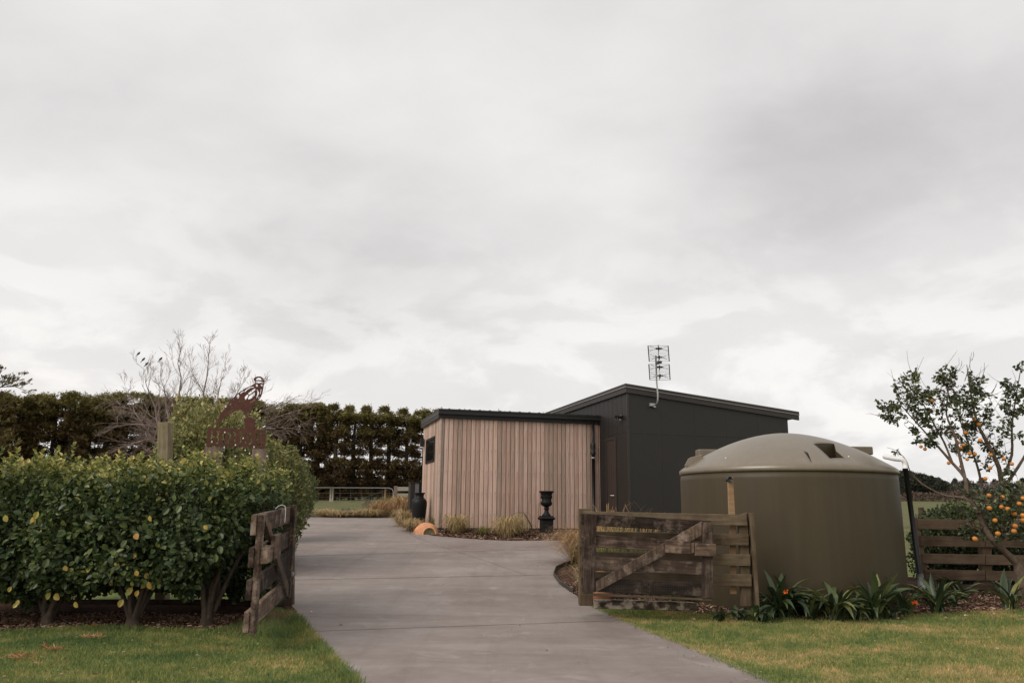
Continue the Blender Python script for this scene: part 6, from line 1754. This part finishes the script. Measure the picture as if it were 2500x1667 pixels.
    fr = [(2248, 1090), (2258, 1096), (2275, 978), (2316, 1130), (2346, 1138), (2357, 1056), (2330, 1063), (2338, 1080), (2345, 1093), (2352, 1086), (2361, 1121), (2378, 1023), (2390, 1036), (2393, 1075), (2380, 1108), (2419, 1110), (2367, 1107), (2450, 1119), (2405, 1168), (2414, 1209), (2447, 1213), (2488, 1229), (2415, 1240), (2444, 1237), (2429, 1270), (2436, 1302), (2475, 1296), (2478, 1283), (2380, 1315), (2475, 1253), (2497, 1258), (2498, 1216), (2280, 1068), (2417, 1142), (2470, 1132), (2460, 1242), (2498, 1270)]
    for i, (px, py) in enumerate(fr):
        q = T(px, py, -.35 if py > 1190 else -.05)
        rr = (.033 if py > 1190 else .027) * random.uniform(.88, 1.1)
        if me is None:
            m = MB(); m.lathe([(.001, -1.0 * .9), (.38, -.84), (.70, -.64), (.93, -.30), (1.0, 0), (.95, .30), (.74, .64), (.42, .83), (.12, .88), (.001, .86)], Vector((0, 0, 0)), 14)
            o = m.build('orange', M_ORANGE, e, M=Matrix.Translation(q) @ Matrix.Diagonal((rr, rr, rr, 1)))
            me = o.data
        else:
            link_mesh('orange', me, None, e, Matrix.Translation(q) @ Matrix.Rotation(random.uniform(-.6, .6), 4, 'X') @ Matrix.Diagonal((rr, rr, rr, 1)))
citrus()

# creeper bush behind the right fence
b1 = at(2345, 1262, 12.8)
bush('creeper_bush', (b1.x, 12.85, .75), .75, .5, .62, 6500, .06, L_CREEP, 'tangled green creeper bush behind the right hand fence', 'shrub', 4, dense=.5)
b1 = at(2300, 1290, 12.8)
bush('creeper_bush', (b1.x - .1, 12.7, .55), .5, .35, .50, 2500, .05, L_CREEP, 'low weedy bush behind the fence next to the black tank pipe', 'shrub', 9, dense=.3)
b1 = at(2460, 1270, 12.8)
bush('creeper_bush', (b1.x, 12.9, .75), .9, .5, .62, 5000, .06, L_CREEP, 'dark leafy bush behind the fence and the orange tree trunk', 'shrub', 12, dense=.5, tb=.1)
q = at(2252, 1238, 14.5)
a = MB(); a.tube([Vector((q.x, q.y, Z(q.x, q.y) - .1)), Vector((q.x - .03, q.y, q.z))], .05, 7)
setp(a.build('fence_post', SIGNP_W), 'weathered round post standing in the paddock beyond the right hand fence', 'post')

# ------------------------------------------------------------------ background
# shelter belt of conifers
def conifer_variant(i, dens_mid):
    H = 7.4; n = 15000
    r = np.random.default_rng(100 + i)
    h = r.random(n)
    prof_d = np.interp(h, [0, .30, .38, .62, .72, 1], [1, 1, dens_mid, dens_mid, 1, 1])
    k = r.random(n) < prof_d; h = h[k]; n = len(h)
    # whorled branches
    nb_ = 60
    bh = r.random(nb_); ba = r.uniform(0, 2 * np.pi, nb_); bi = np.argmin(np.abs(h[:, None] - bh[None]) + r.random((n, nb_)) * .12, 1)
    a = ba[bi] + r.normal(0, .22, n)
    Rm = np.interp(h, [0, .5, .8, .95, 1], [1.6, 1.35, 1.5, 1.5, 1.35])
    rr = Rm * np.sqrt(r.random(n)) * (.8 + .3 * np.sin(bi * 1.7))
    zz = .2 + (bh[bi] * .5 + h * .5) * (H - .2) - .06 * rr + r.normal(0, .10, n)
    P = np.stack([np.cos(a) * rr, np.sin(a) * rr, zz], 1)
    D = nrmz(np.stack([np.cos(a), np.sin(a), np.full(n, .25)], 1) + r.normal(0, .55, (n, 3)))
    Nn = nrmz(r.normal(0, 1, (n, 3)))
    S = r.uniform(.12, .29, n) * np.where(zz > H * .93, .8, 1)
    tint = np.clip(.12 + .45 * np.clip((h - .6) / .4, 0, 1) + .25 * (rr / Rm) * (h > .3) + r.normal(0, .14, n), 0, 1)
    V_, F_, t_ = scatter_arrays(P, D, Nn, S, TUFT, tint)
    me = bpy.data.meshes.new('crown')
    me.vertices.add(len(V_)); me.vertices.foreach_set('co', V_.astype(np.float32).ravel())
    me.loops.add(F_.size); me.loops.foreach_set('vertex_index', F_.astype(np.int32).ravel())
    me.polygons.add(len(F_)); me.polygons.foreach_set('loop_start', (np.arange(len(F_)) * 4).astype(np.int32))
    at_ = me.attributes.new('tint', 'FLOAT', 'POINT'); at_.data.foreach_set('value', t_.astype(np.float32))
    me.update(calc_edges=True); me.materials.append(L_CONI)
    tm = MB(); rd = random.Random(i)
    tm.tube([(0, 0, -.3), (.03, .02, 2.2), (-.04, .03, 4.5), (.02, 0, 6.6)], [.24, .20, .15, .06], 8)
    for j in range(34):
        z_ = rd.uniform(.6, 6.8); a_ = rd.uniform(0, 6.28); L_ = rd.uniform(.7, 1.3)
        tm.tube([(0, 0, z_), (math.cos(a_) * L_ * .5, math.sin(a_) * L_ * .5, z_ + .05), (math.cos(a_) * L_, math.sin(a_) * L_, z_ + .22)], [.035, .022, .008], 4, cap=False)
    tme = bpy.data.meshes.new('trunk'); tme.from_pydata(tm.v, [], tm.f); tme.materials.append(B_DARK)
    return me, tme
CV = [conifer_variant(i, d) for i, d in enumerate((1.0, 1.0, .62, .45, .55, .38))]
nc = 33
def _clab():
    spans = [('at the far left of the shelter belt', 3), ('above the left hedge', 5), ('behind the left side of the bare tree', 4), ('behind the bird sign', 4), ('behind the right side of the bare tree', 2), ('above the rounded shrub', 2), ('behind the metal farm gate', 5), ('between the farm gate and the annex', 1), ('peeping over the cedar annex roof', 7)]
    o = ['first', 'second', 'third', 'fourth', 'fifth', 'sixth', 'seventh']
    r = []
    for w, k in spans:
        for j in range(k): r.append(w if k == 1 else w + ', ' + o[j] + ' from the left there')
    return r
CLAB = _clab()
for i in range(nc):
    t = i / (nc - 1)
    px = -60 + 1400 * t
    Yc = 53 + 13 * t + random.uniform(-.5, .5)
    q = at(px, 1200, Yc)
    if px < 250: var = random.choice((0, 1, 0))
    elif px < 420: var = random.choice((2, 1))
    elif px < 800: var = random.choice((0, 1, 2, 2))
    else: var = random.choice((3, 4, 5, 3))
    z0 = Z(q.x, Yc)
    ztop_ = at(px, np.interp(px, [-60, 0, 300, 700, 1000, 1350], [958, 958, 962, 982, 1000, 1012]), Yc).z
    s = (ztop_ - z0) / 7.45 * random.uniform(.99, 1.012)
    place_words = ('at the far left of the belt' if px < 60 else 'behind the left hedge' if px < 270 else 'behind the bare tree' if px < 640 else 'between the bare tree and the drive' if px < 760 else 'behind the metal farm gate' if px < 985 else 'behind the cedar annex')
    e = empty('shelter_conifer', (q.x, Yc, z0), 'dark clipped conifer ' + CLAB[i], 'tree', 'clipped conifers of the shelter belt ' + place_words)
    Mx = Matrix.Translation((q.x, Yc, z0)) @ Matrix.Rotation(random.uniform(0, 6.28), 4, 'Z') @ Matrix.Diagonal((s * random.uniform(.92, 1.12), s, s, 1))
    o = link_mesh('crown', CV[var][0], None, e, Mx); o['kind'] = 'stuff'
    link_mesh('trunk', CV[var][1], None, e, Mx)
# undergrowth at the foot of the belt
def strip_brush(name, x0, x1, yf, h, n, mat, label, size=.22, seed=0):
    x = rng.uniform(x0, x1, n); y = yf(x) + rng.normal(0, .5, n); hh = h * (.7 + .35 * np.sin(x * .9 + seed) * np.sin(x * .37 + seed))
    z = Zn(y, x) + rng.random(n) ** .8 * hh
    P = np.stack([x, y, z], 1)
    D = nrmz(rng.normal(0, .7, (n, 3)) + np.array([0, 0, .5])); Nn = nrmz(rng.normal(0, 1, (n, 3)))
    return setp(scatter(name, P, D, Nn, rng.uniform(.6, 1.2, n) * size, TUFT, mat, None, np.clip(rng.normal(.3, .2, n), 0, 1)), label, 'undergrowth', kind='stuff')
strip_brush('undergrowth', -42, 6, lambda x: 56.5 + (x + 34) * .25, 1.9, 14000, L_CONI, 'dark undergrowth at the foot of the conifer belt')

# open topped pine at the far left edge
def tree_grow(mb, p, d, L, r, depth, rd, spread=.5, up=.15, twigs=None, nseg=4, kids=(2, 3), taper=.62, wig=.12, minr=.004):
    pts, rad = [p], [r]
    dd = d.normalized()
    for i in range(nseg):
        dd = (dd + Vector((rd.gauss(0, wig), rd.gauss(0, wig), rd.gauss(0, wig) + up * .25))).normalized()
        pts.append(pts[-1] + dd * L / nseg); rad.append(max(minr, r * (1 - (1 - taper) * (i + 1) / nseg)))
    mb.tube(pts, rad, 6 if r > .03 else (4 if r > .01 else 3), cap=False)
    if twigs is not None and depth <= 1: twigs.append((pts[-1], dd))
    if depth <= 0: return
    for k in range(rd.randint(*kids)):
        a = Vector((rd.gauss(0, 1), rd.gauss(0, 1), rd.gauss(0, .6))).normalized()
        nd = (dd + a * spread * rd.uniform(.7, 1.2)).normalized()
        i0 = rd.randint(max(1, nseg // 2), nseg)
        tree_grow(mb, pts[i0], nd, L * rd.uniform(.60, .82), rad[i0] * rd.uniform(.55, .8), depth - 1, rd, spread, up, twigs, nseg, kids, taper, wig, minr)
q = at(-55, 1180, 49); z0 = Z(q.x, 49)
pe = empty('pine_tree', (q.x, 49, z0), 'open topped pine with spreading branches at the extreme left edge', 'tree')
rd = random.Random(5); m = MB(); tips = []
ztp = at(20, 915, 49).z
m.tube([(q.x, 49, z0 - .2), (q.x + .2, 49, z0 + 4), (q.x + .1, 49, ztp - 1.2)], [.35, .28, .10], 8)
for i in range(26):
    h = rd.uniform(2.5, ztp - z0 - .6); a_ = rd.uniform(0, 6.28)
    tree_grow(m, Vector((q.x + .1, 49, z0 + h)), Vector((math.cos(a_), math.sin(a_), .35)), rd.uniform(.75, 1.15), .04, 2, rd, .55, .05, tips, 3)
m.build('trunk', B_DARK, pe)
P, D = [], []
for p_, d_ in tips:
    for j in range(7):
        P.append((p_ + Vector((rd.gauss(0, .12), rd.gauss(0, .12), rd.gauss(0, .05))))[:]); D.append((d_ + Vector((rd.gauss(0, .4), rd.gauss(0, .4), .3)))[:])
P, D = np.array(P), np.array(D)
scatter('crown', P, D, nrmz(rng.normal(0, 1, P.shape)), rng.uniform(.14, .28, len(P)), TUFT, L_CONI, pe)

# bare many stemmed tree behind the sign
q = at(475, 1200, 27.5); z0 = Z(q.x, 27.5)
bt = empty('bare_tree', (q.x, 27.5, z0), 'leafless many stemmed tree behind the bird sign', 'tree')
rd = random.Random(21)
tr = MB(); tr.tube([(q.x, 27.5, z0 - .2), (q.x, 27.5, z0 + .6), (q.x + .03, 27.5, z0 + 1.2)], [.26, .22, .2], 10); tr.build('trunk', B_BARE, bt)
b0 = Vector((q.x, 27.5, z0 + 1.1))
for (px, py) in ((430, 850), (512, 850), (545, 900), (345, 905), (590, 925), (395, 920), (310, 960), (625, 950)):
    tgt = at(px, py, 27.5 + rd.uniform(-1, 1))
    m = MB(); vec = tgt - b0; L = vec.length
    pts = [b0]
    dd = (vec.normalized() + Vector((vec.x * .04, 0, -.1))).normalized()
    n_ = 9; side_ = Vector((vec.x, 0, 0)) * .12
    for i in range(1, n_ + 1):
        t = i / n_
        pts.append(b0 + vec * t + side_ * math.sin(t * math.pi) + Vector((rd.gauss(0, .05), rd.gauss(0, .05), 0)))
    rads = [.070 * (1 - t / n_) + .004 for t in range(n_ + 1)]
    m.tube(pts, rads, 6, cap=False)
    for i in range(2, n_ + 1):
        for k_ in range(2):
            a_ = rd.uniform(0, 6.28)
            d_ = (pts[i] - pts[i - 1]).normalized() + Vector((math.cos(a_), math.sin(a_), rd.uniform(-.1, .4))) * .75
            tree_grow(m, pts[i], d_, L * .19 * (1.15 - .7 * i / n_) * rd.uniform(.6, 1.2), max(rads[i] * .5, .008), 3, rd, .55, .35, None, 4, (2, 3), .6, .14, .0035)
    m.build('limb', B_BARE, bt)
# low arching side branches
for s_, (tx, ty) in [(i, t) for i, t in enumerate(((295, 990), (285, 1040), (310, 1090), (350, 1105), (700, 985), (735, 1000), (715, 1045), (670, 1055)))]:
    tgt = at(tx, ty, 27.5 + rd.uniform(-1.2, .6)); m = MB()
    p0 = b0 + Vector((rd.uniform(-.3, .3), 0, rd.uniform(.2, 1.0)))
    mid = p0.lerp(tgt, .5) + ZV * rd.uniform(.5, 1.0)
    pts = [p0.lerp(mid, t).lerp(mid.lerp(tgt, t), t) for t in np.linspace(0, 1, 9)]
    rads = [.035 * (1 - t / 8) + .005 for t in range(9)]
    m.tube(pts, rads, 5, cap=False)
    for i in range(3, 9):
        for k_ in range(3):
            d_ = (pts[i] - pts[i - 1]).normalized() + Vector((rd.gauss(0, .4), rd.gauss(0, .4), rd.gauss(0, .4)))
            tree_grow(m, pts[i], d_, rd.uniform(.35, .7), .008, 2, rd, .5, -.1, None, 4, (2, 3), .6, .12, .0035)
    m.build('limb', B_BARE, bt)
# birds resting in the bare tree
for i, (px, py, w) in enumerate(((338, 864, 'highest on the left twigs of the bare tree'), (350, 878, 'second down on the left twigs of the bare tree'), (358, 889, 'lowest of the three on the left twigs of the bare tree'), (392, 877, 'alone on a middle twig of the bare tree'))):
    c = at(px, py, 27.3)
    m = MB(); m.tube([c + Vector((-.05, 0, -.05)), c + Vector((-.02, 0, -.01)), c + Vector((.02, 0, .03)), c + Vector((.04, 0, .06)), c + Vector((.07, 0, .06))], [.008, .03, .034, .022, .004], 8)
    m.tube([c + Vector((-.04, 0, -.04)), c + Vector((-.09, 0, -.10))], [.014, .008], 5)
    setp(m.build('bird', M_BLACK), 'small dark bird perched ' + w, 'bird', 'small birds in the bare tree')

# metal farm gate and rail fence beyond the grasses
YM = 48.0
QM = plane_fn(at(850, 1200, YM), Vector((1, 0.0, 0)))
fg = empty('farm_gate', QM(845, 1228), 'galvanised tubular farm gate with wire infill in front of the conifers', 'gate')
def mt(pts, r, name, mat=M_GALV):
    m = MB(); m.tube([QM(*p) for p in pts], r, 6); m.build(name, mat, fg)
mt([(640, 1189.5), (950, 1190.5), (957, 1193), (960, 1200), (960, 1224)], .019, 'top_tube')
mt([(960, 1224), (640, 1223)], .009, 'bottom_tube', M_WIRE)
for py in (1203, 1213.5): mt([(640, py), (960, py + .5)], .006, 'wire', M_WIRE)
for px in (664, 691, 717, 743, 777, 804, 830, 856, 882, 908, 934): mt([(px, 1190.5), (px, 1223)], .007, 'upright', M_WIRE)
mt([(855, 1226), (955, 1192)], .009, 'brace', M_WIRE)
QN = plane_fn(at(990, 1200, 47), Vector((1, 0, 0)))
rfx = empty('rail_fence', QN(985, 1230), 'grey timber rail fence between the farm gate and the utility cabinet', 'fence')
for y0, y1 in ((1188, 1198), (1204, 1213), (1219, 1227)):
    prism('rail', [QN(966, y1), QN(1040, y1), QN(1040, y0), QN(966, y0)], Vector((0, 1, 0)), -.04, 0, FARRAIL, rfx, .004)
prism('post', [QN(962, 1232), QN(970, 1232), QN(970, 1186), QN(962, 1186)], Vector((0, 1, 0)), -.06, .14, SIGNP_W, rfx, .01)
prism('post', [QN(1030, 1232), QN(1037, 1232), QN(1037, 1190), QN(1030, 1190)], Vector((0, 1, 0)), .002, .14, SIGNP_W, rfx, .01)
# wire fence posts behind the gate
for i, px in enumerate((807, 812, 940, 760, 700)):
    q = at(px, 1215, 53.0)
    m = MB(); m.tube([Vector((q.x, q.y, Z(q.x, q.y) - .1)), Vector((q.x, q.y, at(px, 1192, 53).z))], .06, 7)
    setp(m.build('fence_post', FARRAIL if i < 2 else STAKE_W), ('pale grey post seen through the farm gate, left of a pair', 'pale grey post seen through the farm gate, right of a pair', 'yellowish post behind the hinge end of the farm gate', 'tan post behind the left half of the farm gate', 'tan post behind the farm gate near the rounded shrub')[i], 'post', 'posts behind the farm gate')

# far trees on the right
def far_variant(kind, i):
    r = np.random.default_rng(300 + i); n = 1500
    if kind == 'pine':
        h = r.random(n); R_ = np.interp(h, [0, .25, .6, 1], [.2, .5, .42, .04]); zz = .15 + .85 * h
        T_, mt_ = TUFT, L_PINE; sz = (.05, .11)
    elif kind == 'broad':
        h = r.random(n); R_ = .48 * np.sqrt(np.clip(1 - (2 * h - .95) ** 2, .03, 1)); zz = .2 + .8 * h
        T_, mt_ = TUFT, L_PINE; sz = (.06, .12)
    else:
        h = r.random(n); R_ = .46 * np.sqrt(np.clip(1 - (1.7 * h - .9) ** 2, .05, 1)); zz = .05 + .95 * h
        T_, mt_ = TUFT, L_BARE; sz = (.03, .11)
    a = r.uniform(0, 2 * np.pi, n); rr = R_ * np.sqrt(r.random(n)) * (1 + .25 * np.sin(a * 3 + i) * np.sin(h * 9 + i))
    P = np.stack([np.cos(a) * rr, np.sin(a) * rr, zz], 1)
    D = nrmz(np.stack([np.cos(a) * .5, np.sin(a) * .5, np.full(n, .7 if kind == 'bare' else .2)], 1) + r.normal(0, .4, (n, 3)))
    S = r.uniform(*sz, n)
    S3 = np.stack([S * (.3 if kind == 'bare' else 1), S, S], 1)
    V_, F_, t_ = scatter_arrays(P, D, nrmz(r.normal(0, 1, (n, 3))), S3, T_, np.clip(r.normal(.45, .25, n), 0, 1))
    me = bpy.data.meshes.new('crown')
    me.vertices.add(len(V_)); me.vertices.foreach_set('co', V_.astype(np.float32).ravel())
    me.loops.add(F_.size); me.loops.foreach_set('vertex_index', F_.astype(np.int32).ravel())
    me.polygons.add(len(F_)); me.polygons.foreach_set('loop_start', (np.arange(len(F_)) * 4).astype(np.int32))
    at_ = me.attributes.new('tint', 'FLOAT', 'POINT'); at_.data.foreach_set('value', t_.astype(np.float32))
    me.update(calc_edges=True); me.materials.append(mt_)
    tm = MB(); rdd = random.Random(i)
    tm.tube([(0, 0, -.05), (.01, 0, .4), (0, .01, .85)], [.035, .025, .008], 6)
    for j in range(16):
        z_ = rdd.uniform(.2, .8); a_ = rdd.uniform(0, 6.28); tm.tube([(0, 0, z_), (math.cos(a_) * .3, math.sin(a_) * .3, z_ + .15)], [.012, .004], 4, cap=False)
    tme = bpy.data.meshes.new('trunk'); tme.from_pydata(tm.v, [], tm.f); tme.materials.append(B_DARK if kind != 'bare' else B_BARE)
    return me, tme
FV = {k: [far_variant(k, i + 10 * j) for i in range(2)] for j, k in enumerate(('pine', 'broad', 'bare'))}
far_spec = []
for i in range(7): far_spec.append(('broad', 2190 + i * 20 + random.uniform(-5, 5), 95 + random.uniform(-4, 4), np.interp(2190 + i * 20, [2190, 2215, 2260, 2320], [1152, 1150, 1162, 1178])))
for i in range(9): far_spec.append(('pine', 2260 + i * 34 + random.uniform(-6, 6), 150 + random.uniform(-6, 6), 1168 + random.uniform(-2, 6)))
for i in range(10): far_spec.append(('bare', 2225 + i * 32 + random.uniform(-8, 8), 112 + random.uniform(-5, 5), 1176 + random.uniform(-3, 6) + (14 if i < 2 else 0)))
for i in range(6): far_spec.append(('pine', 2600 + i * 60, 140, 1165))
for i in range(8): far_spec.append(('broad', 2020 + i * 24, 112, 1175 + 6 * (i % 2)))
nmz = {'pine': ('pine_tree', 'small distant dark pine on the skyline', 'distant pines on the right skyline'), 'broad': ('distant_tree', 'distant dark evergreen beyond the paddock', 'distant evergreens beyond the paddock'), 'bare': ('bare_tree', 'distant pinkish bare tree in the line beyond the paddock', 'distant bare trees beyond the paddock')}
ORD = 'first second third fourth fifth sixth seventh eighth ninth tenth eleventh twelfth thirteenth fourteenth fifteenth'.split()
far_spec.sort(key=lambda q_: q_[1]); cnt_ = {}
for kind, px, Yc, pt in far_spec:
    q = at(px, 1200, Yc); z0 = Z(q.x, Yc); H = max(2.0, at(px, float(pt), Yc).z - z0)
    nm, lb, gpn = nmz[kind]
    cnt_[kind] = cnt_.get(kind, 0) + 1
    lb = lb + ', ' + ORD[cnt_[kind] - 1] + ' from the left'
    e = empty(nm, (q.x, Yc, z0), lb, 'tree', gpn)
    me, tme = random.choice(FV[kind])
    w = {'pine': .8, 'broad': 1.1, 'bare': 1.0}[kind]
    Mx = Matrix.Translation((q.x, Yc, z0)) @ Matrix.Rotation(random.uniform(0, 6.28), 4, 'Z') @ Matrix.Diagonal((H * w * random.uniform(.85, 1.2), H * w, H, 1))
    link_mesh('crown', me, None, e, Mx)['kind'] = 'stuff'
    link_mesh('trunk', tme, None, e, Mx)
strip_brush('hedgerow', 30, 75, lambda x: 88 + 0 * x, 1.1, 5000, L_BARE, 'low brown hedgerow along the top of the green paddock', .3, 2)
strip_brush('hedgerow', 24, 75, lambda x: 104 + 0 * x, 2.2, 7000, L_PINE, 'dark mass of scrub beyond the paddock', .45, 5)

# ------------------------------------------------------------------ litter
def litter(px, py, s, label, mat, group=None, off=.03):
    q = G(px, py) + ZV * off
    a_ = random.uniform(0, 6.28)
    d_ = Vector((math.cos(a_), math.sin(a_), .1)).normalized(); n_ = Vector((random.gauss(0, .2), -.3, 1)).normalized()
    X_ = d_.cross(n_).normalized(); Z_ = X_.cross(d_)
    tv, tf = LEAF_HI
    m = MB(); m.add([(v[0] * s, v[1] * s, v[2] * s + .02 * s * (k % 3)) for k, v in enumerate(tv)], [tuple(f) for f in tf], True)
    o = m.build('fallen_leaf', mat, None, M=basis(X_, d_, Z_, q))
    setp(o, label, 'leaf', group)
for px, py, s, lb, mt_ in ((35, 1522, .06, 'orange fallen leaf on the bark below the left hedge, near the left edge', L_RUSTL), (55, 1520, .06, 'yellow fallen leaf on the bark beside an orange one, near the left edge', L_YELLOW), (240, 1532, .08, 'curled yellow fallen leaf at the lawn edge below the left hedge', L_YELLOW),
    (342, 1541, .05, 'rust fallen leaf on the lawn edge left of the end-on gate', L_RUSTL), (447, 1522, .05, 'yellow fallen leaf on the bark near the end-on gate', L_YELLOW), (490, 1535, .07, 'pale fallen leaf between the lawn and the bark near the end-on gate', L_RUSTL),
    (826, 1531, .05, 'curled brown leaf lying on the concrete near the left lawn', L_RUSTL), (1333, 1594, .03, 'pale leaf scrap in the middle of the driveway', L_STRAW), (760, 1498, .03, 'tiny pale scrap on the concrete beside the end-on gate', M_BULB), (735, 1371, .03, 'small dark leaf on the drive beyond the end-on gate', L_RUSTL), (1790, 1516, .06, 'pale fallen leaf on the grass in front of the right hand gate', L_YELLOW), (2360, 1507, .03, 'tiny white scrap on the grass near the right edge', M_BULB), (1828, 1482, .09, 'orange yellow fallen leaf on the bark before the low leafy plants', L_YELLOW)):
    litter(px, py, s, lb, mt_)
for px, py, w, lb in ((45, 1612, .16, 'reddish brown patch of dead leaves low on the left lawn, largest of three'), (130, 1592, .13, 'reddish brown tuft of dead leaves on the left lawn, to the right of the largest'), (225, 1562, .10, 'small reddish brown tuft of dead leaves on the left lawn, nearest the hedge')):
    c = G(px, py); n = 60
    P = np.stack([c.x + rng.normal(0, w * .5, n), c.y + rng.normal(0, w * .2, n), np.full(n, c.z + .03)], 1)
    D = nrmz(np.stack([rng.normal(0, 1, n), rng.normal(0, .4, n), rng.uniform(0, .6, n)], 1)); Nn = nrmz(rng.normal(0, .4, (n, 3)) + np.array([0, -.4, 1]))
    o = scatter('dead_leaves', P, D, Nn, np.stack([rng.uniform(.01, .02, n), rng.uniform(.03, .07, n), rng.uniform(.02, .04, n)], 1), LEAF_LO, L_RUSTL, None, None, None, 'stuff')
    setp(o, lb, 'leaves')

def leaf_litter(name, poly, n, smin, smax, mat, hole=None):
    P = np.array(poly); x0, y0 = P.min(0); x1, y1 = P.max(0)
    x, y = rng.uniform(x0, x1, n * 3), rng.uniform(y0, y1, n * 3)
    k = inpoly(x, y, poly)
    x, y = x[k][:n], y[k][:n]; n = len(x)
    a = rng.uniform(0, 2 * np.pi, n)
    D = np.stack([np.cos(a), np.sin(a), rng.normal(0, .2, n)], 1)
    Nn = nrmz(np.stack([rng.normal(0, .3, n), rng.normal(0, .3, n), np.ones(n)], 1))
    return setp(scatter(name, np.stack([x, y, Zn(y, x) + .030 + .01 * rng.random(n)], 1), D, Nn, rng.uniform(smin, smax, n), LEAF_MID, mat, None, rng.random(n)), kind='stuff')
leaf_litter('leaf_litter', [(-5.4, 5.2), (-1.5, 5.2), (-2.6, 8.4), (-5.4, 8.4)], 70, .015, .04, L_STRAW)
leaf_litter('leaf_litter', [(1.6, 5.4), (6.5, 5.4), (7.0, 9.4), (1.2, 9.2)], 110, .012, .035, L_STRAW)
leaf_litter('leaf_litter', [(-.3, 5.4), (1.5, 5.4), (-.1, 20), (-4, 20)], 60, .012, .030, L_STRAW)
leaf_litter('leaf_litter', [(1.8, 9.35), (6.5, 9.6), (6.5, 11.4), (2.0, 10.5)], 160, .03, .07, L_STRAW)
leaf_litter('weed_leaves', [(-5.4, 5.2), (-1.5, 5.2), (-2.6, 8.6), (-5.4, 8.6)], 500, .012, .028, L_GREENW)
leaf_litter('weed_leaves', [(1.6, 5.4), (6.5, 5.4), (7.0, 9.4), (1.2, 9.2)], 900, .012, .026, L_GREENW)
